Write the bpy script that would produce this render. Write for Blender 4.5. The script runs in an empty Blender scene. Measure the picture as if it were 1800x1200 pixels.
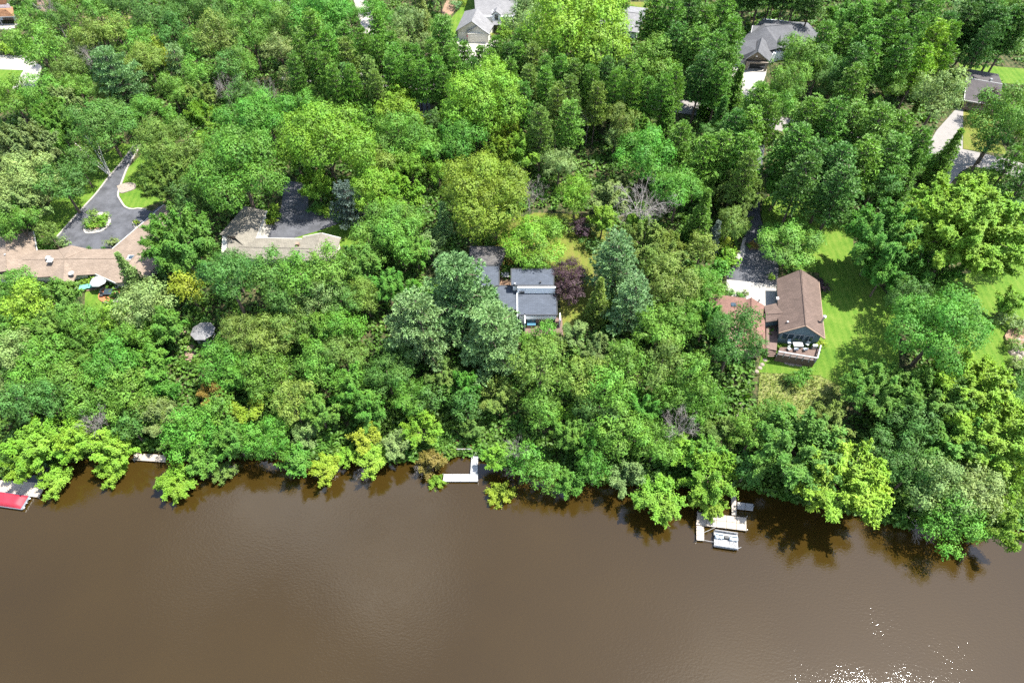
import bpy, bmesh, math, random
import numpy as np
from mathutils import Vector, Matrix
R = math.radians
# ------------------------------------------------------------------ camera, sky, sun, exposure
scene = bpy.context.scene
cd = bpy.data.cameras.new('camera'); cam = bpy.data.objects.new('camera', cd)
scene.collection.objects.link(cam); scene.camera = cam
cd.sensor_width = 36.0; cd.lens = 24.0; cd.clip_end = 8000.0
cam.location = (0, 0, 116.0); cam.rotation_euler = (R(90 - 52.0), 0, 0)
SUN_AZ, SUN_EL = R(76.5), R(64)          # azimuth from +Y towards +X
world = bpy.data.worlds.new('World'); scene.world = world; world.use_nodes = True
wt = world.node_tree; wt.nodes.clear()
wo = wt.nodes.new('ShaderNodeOutputWorld'); wb = wt.nodes.new('ShaderNodeBackground'); wb.inputs['Strength'].default_value = 0.12
sk = wt.nodes.new('ShaderNodeTexSky'); sk.sky_type = 'NISHITA'; sk.sun_disc = False
sk.sun_elevation = SUN_EL; sk.sun_rotation = SUN_AZ; sk.air_density = 1.0; sk.dust_density = 0.6
tc = wt.nodes.new('ShaderNodeTexCoord'); cn = wt.nodes.new('ShaderNodeTexNoise'); cn.inputs['Scale'].default_value = 2.6; cn.inputs['Detail'].default_value = 5
cr = wt.nodes.new('ShaderNodeValToRGB'); cr.color_ramp.elements[0].position = 0.52; cr.color_ramp.elements[1].position = 0.74
mx = wt.nodes.new('ShaderNodeMixRGB'); mx.inputs['Color2'].default_value = (14.5, 14.7, 15.0, 1)
wt.links.new(tc.outputs['Generated'], cn.inputs['Vector']); wt.links.new(cn.outputs['Fac'], cr.inputs['Fac'])
wt.links.new(cr.outputs['Color'], mx.inputs['Fac']); wt.links.new(sk.outputs['Color'], mx.inputs['Color1'])
wt.links.new(mx.outputs['Color'], wb.inputs['Color']); wt.links.new(wb.outputs['Background'], wo.inputs['Surface'])
sl = bpy.data.lights.new('sun', 'SUN'); sl.energy = 4.9; sl.angle = R(0.53); sl.color = (1.0, 0.955, 0.88)
so = bpy.data.objects.new('sun', sl); scene.collection.objects.link(so)
sdir = Vector((math.sin(SUN_AZ) * math.cos(SUN_EL), math.cos(SUN_AZ) * math.cos(SUN_EL), math.sin(SUN_EL)))
so.rotation_euler = sdir.to_track_quat('Z', 'Y').to_euler(); so.location = sdir * 300
vs = scene.view_settings; vs.view_transform = 'Standard'; vs.look = 'None'; vs.exposure = 1.75; vs.gamma = 1.0; vs.use_curve_mapping = False
cy = scene.cycles; cy.max_bounces = 6; cy.diffuse_bounces = 3; cy.glossy_bounces = 3; cy.transmission_bounces = 3; cy.transparent_max_bounces = 4
cy.caustics_reflective = False; cy.caustics_refractive = False; cy.use_denoising = False
C = scene.collection
PL = 7.5
rng = np.random.default_rng(5); random.seed(5)
# ------------------------------------------------------------------ materials
def newmat(name):
    m = bpy.data.materials.new(name); m.use_nodes = True; nt = m.node_tree; nt.nodes.clear()
    o = nt.nodes.new('ShaderNodeOutputMaterial'); return m, nt, o
def N(nt, t, **kw):
    n = nt.nodes.new(t)
    for k, v in kw.items():
        if k in n.inputs.keys(): n.inputs[k].default_value = v
        else: setattr(n, k, v)
    return n
def plain(name, col, rough=0.7, metal=0.0, var=0.12, scale=1.5, bump=0.0, spec=0.35, var2=None):
    """base colour with soft two-scale mottling"""
    m, nt, o = newmat(name); b = N(nt, 'ShaderNodeBsdfPrincipled', Roughness=rough, Metallic=metal); b.inputs['Specular IOR Level'].default_value = spec
    g = N(nt, 'ShaderNodeNewGeometry'); n1 = N(nt, 'ShaderNodeTexNoise', Scale=scale, Detail=6.0, Roughness=0.65)
    nt.links.new(g.outputs['Position'], n1.inputs['Vector'])
    r = N(nt, 'ShaderNodeValToRGB'); e = r.color_ramp.elements
    lo = tuple(c * (1 - var) for c in col); hi = tuple(min(1, c * (1 + var)) for c in (var2 or col))
    e[0].position = 0.3; e[0].color = (*lo, 1); e[1].position = 0.7; e[1].color = (*hi, 1)
    nt.links.new(n1.outputs['Fac'], r.inputs['Fac']); nt.links.new(r.outputs['Color'], b.inputs['Base Color'])
    if bump:
        bp = N(nt, 'ShaderNodeBump', Strength=bump, Distance=0.05); n2 = N(nt, 'ShaderNodeTexNoise', Scale=scale * 8, Detail=4.0)
        nt.links.new(g.outputs['Position'], n2.inputs['Vector']); nt.links.new(n2.outputs['Fac'], bp.inputs['Height']); nt.links.new(bp.outputs['Normal'], b.inputs['Normal'])
    nt.links.new(b.outputs[0], o.inputs['Surface']); return m
def shingle(name, c1, c2, rot=0.0, streak=0.2, course=0.32):
    """asphalt shingles: courses, blotches and weather streaks"""
    m, nt, o = newmat(name); b = N(nt, 'ShaderNodeBsdfPrincipled', Roughness=0.85); b.inputs['Specular IOR Level'].default_value = 0.25
    g = N(nt, 'ShaderNodeNewGeometry'); mp = N(nt, 'ShaderNodeMapping'); mp.inputs['Rotation'].default_value = (0, 0, rot)
    nt.links.new(g.outputs['Position'], mp.inputs['Vector'])
    br = N(nt, 'ShaderNodeTexBrick', Scale=1.0); br.inputs['Color1'].default_value = (*c1, 1); br.inputs['Color2'].default_value = (*c2, 1)
    br.inputs['Mortar'].default_value = tuple(c * 0.6 for c in c1) + (1,); br.inputs['Mortar Size'].default_value = 0.03; br.inputs['Brick Width'].default_value = 0.75; br.inputs['Row Height'].default_value = course
    nt.links.new(mp.outputs['Vector'], br.inputs['Vector'])
    n1 = N(nt, 'ShaderNodeTexNoise', Scale=0.45, Detail=7.0, Roughness=0.7); nt.links.new(g.outputs['Position'], n1.inputs['Vector'])
    n2 = N(nt, 'ShaderNodeTexNoise', Scale=9.0, Detail=3.0); nt.links.new(g.outputs['Position'], n2.inputs['Vector'])
    ad = N(nt, 'ShaderNodeMath', operation='ADD'); nt.links.new(n1.outputs['Fac'], ad.inputs[0]); nt.links.new(n2.outputs['Fac'], ad.inputs[1])
    mr = N(nt, 'ShaderNodeMapRange'); mr.inputs['From Min'].default_value = 0.6; mr.inputs['From Max'].default_value = 1.4; mr.inputs['To Min'].default_value = 1 - streak * 1.6; mr.inputs['To Max'].default_value = 1 + streak * 1.6
    nt.links.new(ad.outputs[0], mr.inputs['Value'])
    mu = N(nt, 'ShaderNodeVectorMath', operation='MULTIPLY'); nt.links.new(br.outputs['Color'], mu.inputs[0]); nt.links.new(mr.outputs[0], mu.inputs[1])
    nt.links.new(mu.outputs[0], b.inputs['Base Color']); nt.links.new(b.outputs[0], o.inputs['Surface']); return m
def leafmat(name, trans=0.3, rough=0.5, spec=0.35, patch=0.35):
    """leaf: colour of the tree (object colour), varied leaf by leaf and branch by branch"""
    m, nt, o = newmat(name)
    oi = N(nt, 'ShaderNodeObjectInfo'); at = N(nt, 'ShaderNodeAttribute', attribute_name='tint'); tx = N(nt, 'ShaderNodeTexCoord')
    nz = N(nt, 'ShaderNodeTexNoise', Scale=0.32, Detail=3.0); nt.links.new(tx.outputs['Object'], nz.inputs['Vector'])
    vm = N(nt, 'ShaderNodeMapRange'); vm.inputs['To Min'].default_value = 0.62; vm.inputs['To Max'].default_value = 1.42
    nt.links.new(at.outputs['Fac'], vm.inputs['Value'])
    hm = N(nt, 'ShaderNodeMapRange'); hm.inputs['From Min'].default_value = 0.35; hm.inputs['From Max'].default_value = 0.65
    hm.inputs['To Min'].default_value = 0.5 + 0.045 * patch; hm.inputs['To Max'].default_value = 0.5 - 0.022 * patch
    nt.links.new(nz.outputs['Fac'], hm.inputs['Value'])
    hs = N(nt, 'ShaderNodeHueSaturation'); nt.links.new(oi.outputs['Color'], hs.inputs['Color']); nt.links.new(vm.outputs[0], hs.inputs['Value']); nt.links.new(hm.outputs[0], hs.inputs['Hue'])
    b = N(nt, 'ShaderNodeBsdfPrincipled', Roughness=rough); b.inputs['Specular IOR Level'].default_value = spec
    t = N(nt, 'ShaderNodeBsdfTranslucent'); ms = N(nt, 'ShaderNodeMixShader'); ms.inputs['Fac'].default_value = trans
    th = N(nt, 'ShaderNodeMixRGB', blend_type='MULTIPLY'); th.inputs['Fac'].default_value = 1.0; th.inputs['Color2'].default_value = (1.25, 1.15, 0.6, 1)
    nt.links.new(hs.outputs[0], b.inputs['Base Color']); nt.links.new(hs.outputs[0], th.inputs['Color1']); nt.links.new(th.outputs[0], t.inputs['Color'])
    nt.links.new(b.outputs[0], ms.inputs[1]); nt.links.new(t.outputs[0], ms.inputs[2]); nt.links.new(ms.outputs[0], o.inputs['Surface']); return m
M = {}
M['leaf'] = leafmat('leaf', trans=0.30, spec=0.25, rough=0.55); M['needle'] = leafmat('needle', trans=0.15, rough=0.5, spec=0.3, patch=0.15)
M['bark'] = plain('bark', (0.10, 0.075, 0.055), 0.9, var=0.35, scale=3)
M['pinebark'] = plain('pinebark', (0.085, 0.062, 0.05), 0.9, var=0.35, scale=3)
M['deadwood'] = plain('deadwood', (0.20, 0.18, 0.165), 0.9, var=0.2, scale=4)
M['birchbark'] = plain('birchbark', (0.62, 0.58, 0.52), 0.8, var=0.2, scale=5)
M['roof_brown'] = shingle('roof_brown', (0.180, 0.140, 0.108), (0.146, 0.112, 0.085))
M['roof_beige'] = shingle('roof_beige', (0.160, 0.147, 0.120), (0.130, 0.119, 0.098), rot=0.5)
M['roof_red'] = shingle('roof_red', (0.15, 0.082, 0.064), (0.122, 0.068, 0.052))
M['roof_umber'] = shingle('roof_umber', (0.105, 0.074, 0.06), (0.082, 0.058, 0.047))
M['roof_slate'] = shingle('roof_slate', (0.060, 0.070, 0.088), (0.048, 0.057, 0.072))
M['roof_moss'] = shingle('roof_moss', (0.05, 0.048, 0.05), (0.085, 0.08, 0.075), streak=0.45)
M['roof_grey'] = shingle('roof_grey', (0.092, 0.094, 0.1), (0.075, 0.076, 0.083))
M['roof_light'] = shingle('roof_light', (0.165, 0.163, 0.165), (0.135, 0.134, 0.137))
M['roof_dark'] = shingle('roof_dark', (0.062, 0.056, 0.057), (0.046, 0.042, 0.044))
M['roof_orange'] = shingle('roof_orange', (0.24, 0.125, 0.065), (0.2, 0.1, 0.05))
M['wall_cream'] = plain('wall_cream', (0.58, 0.55, 0.47), 0.7, var=0.06)
M['wall_white'] = plain('wall_white', (0.72, 0.73, 0.74), 0.6, var=0.05)
M['wall_slate'] = plain('wall_slate', (0.085, 0.12, 0.13), 0.7, var=0.12)
M['wall_brown'] = plain('wall_brown', (0.20, 0.14, 0.10), 0.8, var=0.15)
M['wall_stone'] = plain('wall_stone', (0.24, 0.20, 0.165), 0.9, var=0.45, scale=4, bump=0.5)
M['white'] = plain('white', (0.26, 0.262, 0.262), 0.45, var=0.04)
M['trim'] = plain('trim', (0.34, 0.335, 0.32), 0.5, var=0.05)
M['door'] = plain('door', (0.66, 0.63, 0.55), 0.5, var=0.05)
M['dark'] = plain('dark', (0.03, 0.032, 0.035), 0.6, var=0.2)
M['metal'] = plain('metal', (0.45, 0.47, 0.48), 0.35, metal=0.8, var=0.08)
M['glass'] = plain('glass', (0.03, 0.045, 0.055), 0.06, var=0.1, spec=0.9)
M['asphalt'] = plain('asphalt', (0.042, 0.044, 0.050), 0.85, var=0.3, scale=0.35, bump=0.2, var2=(0.062, 0.064, 0.072))
M['concrete'] = plain('concrete', (0.25, 0.232, 0.205), 0.85, var=0.10, scale=0.5, bump=0.1)
M['pale'] = plain('pale', (0.265, 0.248, 0.222), 0.8, var=0.06, scale=0.7)
M['street'] = plain('street', (0.165, 0.155, 0.146), 0.85, var=0.12, scale=0.4, bump=0.1)
M['deckwood'] = plain('deckwood', (0.10, 0.064, 0.05), 0.7, var=0.2, scale=2)
M['dockwood'] = plain('dockwood', (0.27, 0.235, 0.195), 0.8, var=0.22, scale=1.6)
M['greywood'] = plain('greywood', (0.20, 0.20, 0.20), 0.85, var=0.2, scale=2)
M['stairwood'] = plain('stairwood', (0.22, 0.155, 0.11), 0.85, var=0.25, scale=2)
M['redcover'] = plain('redcover', (0.22, 0.012, 0.024), 0.6, var=0.12, scale=0.8)
M['red'] = plain('red', (0.45, 0.02, 0.025), 0.35, var=0.1)
M['pink'] = plain('pink', (0.75, 0.14, 0.2), 0.7, var=0.15)
M['orange'] = plain('orange', (0.28, 0.105, 0.045), 0.7, var=0.15)
M['blueseat'] = plain('blueseat', (0.22, 0.27, 0.32), 0.5, var=0.08)
M['blue'] = plain('blue', (0.045, 0.12, 0.17), 0.3, var=0.1)
M['green_tarp'] = plain('green_tarp', (0.10, 0.27, 0.22), 0.6, var=0.15, scale=2)
M['canvas'] = plain('canvas', (0.30, 0.32, 0.30), 0.7, var=0.05)
M['mulch'] = plain('mulch', (0.18, 0.115, 0.075), 0.95, var=0.4, scale=2.5, bump=0.3)
M['rock'] = plain('rock', (0.19, 0.16, 0.13), 0.9, var=0.3, scale=3, bump=0.4)
def grassmat(name, c1, c2, c3, scale=0.25, fine=4.0, lo=0.33, hi=0.68):
    m, nt, o = newmat(name); b = N(nt, 'ShaderNodeBsdfPrincipled', Roughness=0.9); b.inputs['Specular IOR Level'].default_value = 0.12
    g = N(nt, 'ShaderNodeNewGeometry')
    n1 = N(nt, 'ShaderNodeTexNoise', Scale=scale, Detail=6.0, Roughness=0.65); n2 = N(nt, 'ShaderNodeTexNoise', Scale=fine, Detail=4.0, Roughness=0.7)
    for n in (n1, n2): nt.links.new(g.outputs['Position'], n.inputs['Vector'])
    r = N(nt, 'ShaderNodeValToRGB'); e = r.color_ramp.elements; e[0].position = lo; e[0].color = (*c1, 1); e[1].position = hi; e[1].color = (*c3, 1)
    k = e.new(0.5); k.color = (*c2, 1)
    ad = N(nt, 'ShaderNodeMath', operation='MULTIPLY_ADD'); ad.inputs[1].default_value = 0.5
    sb = N(nt, 'ShaderNodeMath', operation='MULTIPLY'); sb.inputs[1].default_value = 0.5
    nt.links.new(n1.outputs['Fac'], sb.inputs[0]); nt.links.new(n2.outputs['Fac'], ad.inputs[0]); nt.links.new(sb.outputs[0], ad.inputs[2])
    wv = N(nt, 'ShaderNodeTexWave', Scale=0.22, Distortion=1.2); wv.inputs['Detail'].default_value = 1.0; nt.links.new(g.outputs['Position'], wv.inputs['Vector'])
    sm = N(nt, 'ShaderNodeMath', operation='MULTIPLY_ADD'); sm.inputs[1].default_value = 0.07; nt.links.new(wv.outputs['Fac'], sm.inputs[0]); nt.links.new(ad.outputs[0], sm.inputs[2])
    nt.links.new(sm.outputs[0], r.inputs['Fac']); nt.links.new(r.outputs['Color'], b.inputs['Base Color'])
    bp = N(nt, 'ShaderNodeBump', Strength=0.6, Distance=0.15); nt.links.new(n2.outputs['Fac'], bp.inputs['Height']); nt.links.new(bp.outputs['Normal'], b.inputs['Normal'])
    nt.links.new(b.outputs[0], o.inputs['Surface']); return m
M['lawn'] = grassmat('lawn', (0.036, 0.085, 0.009), (0.060, 0.120, 0.012), (0.105, 0.150, 0.024), 0.25, 4.0, 0.38, 0.68)
M['lawn_dry'] = grassmat('lawn_dry', (0.06, 0.092, 0.014), (0.09, 0.112, 0.018), (0.125, 0.115, 0.03))
M['meadow'] = grassmat('meadow', (0.07, 0.115, 0.02), (0.12, 0.15, 0.035), (0.18, 0.17, 0.075), 0.5)
M['forest_floor'] = grassmat('forest_floor', (0.012, 0.014, 0.007), (0.024, 0.040, 0.011), (0.075, 0.065, 0.032), 0.4, 1.6, 0.40, 0.62)
def watermat():
    m, nt, o = newmat('river_water')
    b = N(nt, 'ShaderNodeBsdfPrincipled', Roughness=0.025, IOR=1.50)
    g = N(nt, 'ShaderNodeNewGeometry'); n0 = N(nt, 'ShaderNodeTexNoise', Scale=0.03, Detail=4.0); nt.links.new(g.outputs['Position'], n0.inputs['Vector'])
    r = N(nt, 'ShaderNodeValToRGB'); e = r.color_ramp.elements; e[0].position = 0.3; e[1].position = 0.7
    e[0].color = (0.0215, 0.0130, 0.0026, 1); e[1].color = (0.0265, 0.0162, 0.0034, 1)
    nt.links.new(n0.outputs['Fac'], r.inputs['Fac']); nt.links.new(r.outputs['Color'], b.inputs['Base Color'])
    mp = N(nt, 'ShaderNodeMapping'); mp.inputs['Scale'].default_value = (1.0, 1.5, 1.0); mp.inputs['Rotation'].default_value = (0, 0, 0.35); nt.links.new(g.outputs['Position'], mp.inputs['Vector'])
    n1 = N(nt, 'ShaderNodeTexNoise', Scale=1.9, Detail=3.0, Roughness=0.6); n2 = N(nt, 'ShaderNodeTexNoise', Scale=0.08, Detail=3.0)
    nt.links.new(mp.outputs[0], n1.inputs['Vector']); nt.links.new(g.outputs['Position'], n2.inputs['Vector'])
    mr = N(nt, 'ShaderNodeMapRange'); mr.inputs['From Min'].default_value = 0.35; mr.inputs['From Max'].default_value = 0.7; mr.inputs['To Min'].default_value = 0.06; mr.inputs['To Max'].default_value = 0.17
    nt.links.new(n2.outputs['Fac'], mr.inputs['Value'])
    bp = N(nt, 'ShaderNodeBump', Distance=0.16); nt.links.new(mr.outputs[0], bp.inputs['Strength']); nt.links.new(n1.outputs['Fac'], bp.inputs['Height']); nt.links.new(bp.outputs['Normal'], b.inputs['Normal'])
    nt.links.new(b.outputs[0], o.inputs['Surface']); return m
M['water'] = watermat()
# ------------------------------------------------------------------ mesh helpers
class MB:
    def __init__(s): s.v = []; s.f = []
    def face(s, pts):
        i = len(s.v); s.v += [tuple(p) for p in pts]; s.f.append(tuple(range(i, i + len(pts))))
    def prism(s, poly, z0, z1):
        """closed prism over an xy polygon; z1 may be a list of heights"""
        n = len(poly); zt = z1 if isinstance(z1, (list, tuple)) else [z1] * n; zb = z0 if isinstance(z0, (list, tuple)) else [z0] * n
        a = sum(poly[i][0] * poly[(i + 1) % n][1] - poly[(i + 1) % n][0] * poly[i][1] for i in range(n))
        idx = list(range(n)) if a > 0 else list(range(n))[::-1]
        b = len(s.v)
        for i in idx: s.v.append((poly[i][0], poly[i][1], zb[i]))
        for i in idx: s.v.append((poly[i][0], poly[i][1], zt[i]))
        s.f.append(tuple(b + n - 1 - i for i in range(n))); s.f.append(tuple(b + n + i for i in range(n)))
        for i in range(n): j = (i + 1) % n; s.f.append((b + i, b + j, b + n + j, b + n + i))
    def box(s, c, size, rz=0.0):
        x, y, z = c; a, b, h = size[0] / 2, size[1] / 2, size[2]; co, si = math.cos(rz), math.sin(rz)
        s.prism([(x + u * co - w * si, y + u * si + w * co) for u, w in ((-a, -b), (a, -b), (a, b), (-a, b))], z, z + h)
    def slab(s, pts, th):
        """planar polygon in space, thickened straight down"""
        n = len(pts); b = len(s.v)
        a = sum(pts[i][0] * pts[(i + 1) % n][1] - pts[(i + 1) % n][0] * pts[i][1] for i in range(n))
        P = list(pts) if a > 0 else list(pts)[::-1]
        for p in P: s.v.append(tuple(p))
        for p in P: s.v.append((p[0], p[1], p[2] - th))
        s.f.append(tuple(b + i for i in range(n))); s.f.append(tuple(b + 2 * n - 1 - i for i in range(n)))
        for i in range(n): j = (i + 1) % n; s.f.append((b + i, b + n + i, b + n + j, b + j))
    def tube(s, pts, rad, seg=6, cap=True):
        pts = [Vector(p) for p in pts]; n = len(pts); rr = rad if isinstance(rad, (list, tuple)) else [rad] * n; b = len(s.v)
        for i, p in enumerate(pts):
            d = (pts[min(i + 1, n - 1)] - pts[max(i - 1, 0)]).normalized(); u = d.orthogonal().normalized(); w = d.cross(u)
            for k in range(seg):
                a = 2 * math.pi * k / seg; s.v.append(tuple(p + (u * math.cos(a) + w * math.sin(a)) * rr[i]))
        for i in range(n - 1):
            for k in range(seg): q = (k + 1) % seg; s.f.append((b + i * seg + k, b + i * seg + q, b + (i + 1) * seg + q, b + (i + 1) * seg + k))
        if cap: s.f.append(tuple(b + k for k in range(seg))[::-1]); s.f.append(tuple(b + (n - 1) * seg + k for k in range(seg)))
    def lathe(s, c, prof, seg=12, a0=0.0):
        b = len(s.v); n = len(prof)
        for r, z in prof:
            for k in range(seg): a = a0 + 2 * math.pi * k / seg; s.v.append((c[0] + r * math.cos(a), c[1] + r * math.sin(a), c[2] + z))
        for i in range(n - 1):
            for k in range(seg): q = (k + 1) % seg; s.f.append((b + i * seg + k, b + i * seg + q, b + (i + 1) * seg + q, b + (i + 1) * seg + k))
        s.f.append(tuple(b + k for k in range(seg))[::-1]); s.f.append(tuple(b + (n - 1) * seg + k for k in range(seg)))
    def build(s, name, mat, parent=None, smooth=False):
        me = bpy.data.meshes.new(name); off = Vector((0, 0, 0))
        p = parent
        while p is not None: off += p.location; p = p.parent
        me.from_pydata([(x - off.x, y - off.y, z - off.z) for x, y, z in s.v], [], s.f); me.validate(); me.update()
        if isinstance(mat, str): mat = M[mat]
        me.materials.append(mat)
        if smooth: me.polygons.foreach_set('use_smooth', [True] * len(me.polygons))
        o = bpy.data.objects.new(name, me); C.objects.link(o); o.parent = parent; return o
def tag(o, label=None, cat=None, group=None, kind=None):
    if label: o['label'] = label
    if cat: o['category'] = cat
    if group: o['group'] = group
    if kind: o['kind'] = kind
    return o
def thing(name, loc, label, cat, group=None):
    o = bpy.data.objects.new(name, None); C.objects.link(o); o.location = loc; o.empty_display_size = 0.3; return tag(o, label, cat, group)
def boxp(name, c, size, mat, parent, rz=0.0):
    m = MB(); m.box(c, size, rz); return m.build(name, mat, parent)
def lerp(a, b, t): return tuple(a[i] + (b[i] - a[i]) * t for i in range(len(a)))
# ------------------------------------------------------------------ ground and river
SHORE = [(-900.00,63.11),(-126.49,57.11),(-95.51,58.50),(-83.21,62.30),(-72.07,64.50),(-61.81,63.03),(-48.80,63.03),(-36.77,62.42),(-21.59,62.06),(-7.61,63.64),(0.00,60.62),(10.59,58.03),(21.11,57.34),(31.62,57.11),(42.16,57.11),(51.83,53.72),(61.52,51.51),(70.81,48.83),(80.71,48.30),(91.19,49.15),(121.07,48.30),(900.00,44.30)]
def shore(x):
    for (x0, y0), (x1, y1) in zip(SHORE, SHORE[1:]):
        if x0 <= x <= x1: return y0 + (y1 - y0) * (x - x0) / (x1 - x0)
    return SHORE[0][1] if x < 0 else SHORE[-1][1]
def terrain(x, y):
    s = y - shore(x)
    if s < 0: return max(-2.5, 0.25 + 0.6 * s)
    t = min(1, s / 36.0); return 0.25 + (PL - 0.25) * t * t * (3 - 2 * t)
def axis(a, b, step, far):
    v = list(np.arange(a, b + 0.1, step)); d = step; lo, hi = v[0], v[-1]
    while lo > -far: d *= 1.6; lo -= d; hi += d; v = [lo] + v + [hi]
    return v
def build_ground():
    xs = axis(-190, 190, 2.0, 3000); ys = [38 + 1.0 * i for i in range(70)]
    y = ys[-1]; d = 1.0
    while y < 3000: d = min(d * 1.25, 400); y += d; ys.append(y)
    nx = len(xs); v = [(x, y, terrain(x, y)) for y in ys for x in xs]
    f = [(j * nx + i, j * nx + i + 1, (j + 1) * nx + i + 1, (j + 1) * nx + i) for j in range(len(ys) - 1) for i in range(nx - 1)]
    m = MB(); m.v = v; m.f = f
    tag(m.build('ground', 'forest_floor', smooth=True), 'leaf-littered wooded ground rising from the river bank', 'ground', kind='structure')
build_ground()
m = MB(); m.face([(-3000, -1500, 0), (3000, -1500, 0), (3000, 90, 0), (-3000, 90, 0)])
tag(m.build('river', 'water'), 'wide muddy brown river along the wooded bank', 'river', kind='structure')
def drape(poly, off):
    bm = bmesh.new(); f = bm.faces.new([bm.verts.new((p[0], p[1], 0)) for p in poly])
    xs = [p[0] for p in poly]; ys = [p[1] for p in poly]
    for k, (lo, hi) in enumerate(((min(xs), max(xs)), (min(ys), max(ys)))):
        t = math.floor(lo / 2) * 2 + 2
        while t < hi:
            co = (t, 0, 0) if k == 0 else (0, t, 0); no = (1, 0, 0) if k == 0 else (0, 1, 0)
            bmesh.ops.bisect_plane(bm, geom=bm.verts[:] + bm.edges[:] + bm.faces[:], plane_co=co, plane_no=no); t += 2
    for v in bm.verts: v.co.z = terrain(v.co.x, v.co.y) + off
    bmesh.ops.recalc_face_normals(bm, faces=bm.faces[:])
    if bm.faces and sum(f.normal.z for f in bm.faces) < 0: bmesh.ops.reverse_faces(bm, faces=bm.faces[:])
    return bm
def sheet(name, poly, mat, off, label, cat):
    bm = drape(poly, off); me = bpy.data.meshes.new(name); bm.to_mesh(me); bm.free(); me.materials.append(M[mat])
    o = bpy.data.objects.new(name, me); C.objects.link(o); return tag(o, label, cat, kind='structure')
def smooth_line(pts, n=6):
    out = []
    for i in range(len(pts) - 1):
        p0, p1, p2, p3 = (Vector(pts[max(i - 1, 0)]).to_2d(), Vector(pts[i]).to_2d(), Vector(pts[i + 1]).to_2d(), Vector(pts[min(i + 2, len(pts) - 1)]).to_2d())
        for k in range(n):
            t = k / n; out.append(tuple(0.5 * ((2 * p1) + (p2 - p0) * t + (2 * p0 - 5 * p1 + 4 * p2 - p3) * t * t + (3 * p1 - p0 - 3 * p2 + p3) * t ** 3)))
    return out + [tuple(pts[-1][:2])]
def ribbon(pts, w):
    L, Rr = [], []
    for i, p in enumerate(pts):
        a = Vector(pts[max(i - 1, 0)]); b = Vector(pts[min(i + 1, len(pts) - 1)]); d = (b - a).normalized(); n = Vector((-d.y, d.x)) * w / 2
        L.append((p[0] + n.x, p[1] + n.y)); Rr.append((p[0] - n.x, p[1] - n.y))
    return L + Rr[::-1]
def kerb(name, pts, w, h, mat, label, base=0.09):
    m = MB(); P = ribbon(pts, w); n = len(pts)
    for i in range(n - 1):
        q = [P[i], P[i + 1], P[2 * n - 2 - i], P[2 * n - 1 - i]]; z = terrain(*q[0])
        m.prism(q, z + base - 0.1, z + base + h)
    return tag(m.build(name, mat), label, 'kerb', kind='structure')
# street, driveways, slabs
street = smooth_line([(131.55,136.82),(121.15,142.24),(109.79,146.44),(89.46,151.75),(70.68,159.32),(49.30,166.21),(16.02,173.42),(-32.64,179.20),(-66.13,183.38)])
for i, seg in enumerate([street[0:18], street[17:30], street[29:]]):
    sheet('street', ribbon(seg, 6.6), 'street', 0.075 + 0.004 * i, ['pale concrete street by the lamp post', 'pale concrete street between the middle pines', 'pale concrete street behind the pine belt'][i], 'street')
sheet('driveway', [(123.79,165.40),(122.14,165.94),(112.76,155.74),(105.34,145.50),(109.06,144.56),(114.03,146.44),(116.51,147.87)], 'street', 0.096, 'pale driveway leading to the small dark-roofed house', 'driveway')
sheet('driveway', [(112.09,138.38),(107.25,133.33),(103.02,132.47),(107.82,141.32),(113.99,145.97),(118.46,142.70)], 'street', 0.104, 'pale side road below the lamp post', 'road')
sheet('driveway', smooth_line([(69.88,159.84),(65.43,148.35),(60.70,132.47),(58.39,122.16),(58.53,115.77),(59.17,110.78),(58.66,105.45),(57.15,100.18)]) + [(51.90,100.85),(46.68,101.85),(46.86,103.38),(50.48,107.73),(52.05,110.41),(53.28,115.02),(54.97,121.17),(58.19,132.47),(62.78,148.35),(67.43,159.84)], 'asphalt', 0.096, 'long asphalt driveway running down to the house with the deck', 'driveway')
sheet('parking_slab', [(46.55,101.77),(56.95,100.09),(55.22,93.08),(45.14,94.49)], 'pale', 0.110, 'white concrete parking slab beside the brown gabled house', 'slab')
ringA = smooth_line([(-96.48,149.56),(-96.73,140.87),(-96.11,134.19),(-95.43,129.92),(-94.14,127.83),(-92.12,125.37),(-90.28,124.56),(-88.46,124.76),(-85.16,123.76)])
leftA = smooth_line([(-104.18,114.83),(-102.61,122.56),(-100.89,130.13),(-100.06,136.60),(-99.06,141.78),(-98.18,149.31)])
sheet('driveway', leftA + ringA + [(-83.91,125.78),(-82.19,123.76),(-85.11,116.34),(-88.70,109.87),(-95.58,109.51),(-100.47,110.59),(-102.39,112.79)], 'asphalt', 0.090, 'dark asphalt turnaround driveway with planted island', 'driveway')
kerb('kerb', leftA, 0.35, 0.12, 'concrete', 'pale kerb along the long straight side of the circular driveway')
kerb('kerb', ringA[:-3], 0.4, 0.12, 'concrete', 'pale curved kerb between circular driveway and lawn')
sheet('driveway', [(-54.97,125.37),(-55.18,122.16),(-55.70,119.02),(-55.89,114.46),(-50.30,114.46),(-44.29,117.29),(-39.81,119.80),(-38.45,121.37),(-40.68,121.96),(-45.74,123.35),(-48.18,124.16),(-49.39,129.29),(-50.44,134.19),(-56.22,135.07)], 'asphalt', 0.094, 'black asphalt forecourt behind the beige roofed house', 'driveway')
sheet('walkway', [(-57.86,119.22),(-55.70,119.02),(-55.93,114.65),(-58.40,114.65)], 'pale', 0.105, 'white concrete apron beside the beige garage wing', 'slab')
sheet('driveway', [(-25.77,171.16),(-23.63,172.29),(-21.63,162.20),(-22.94,155.24),(-24.53,156.25)], 'asphalt', 0.094, 'shaded asphalt drive among the trees', 'driveway')
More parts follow.
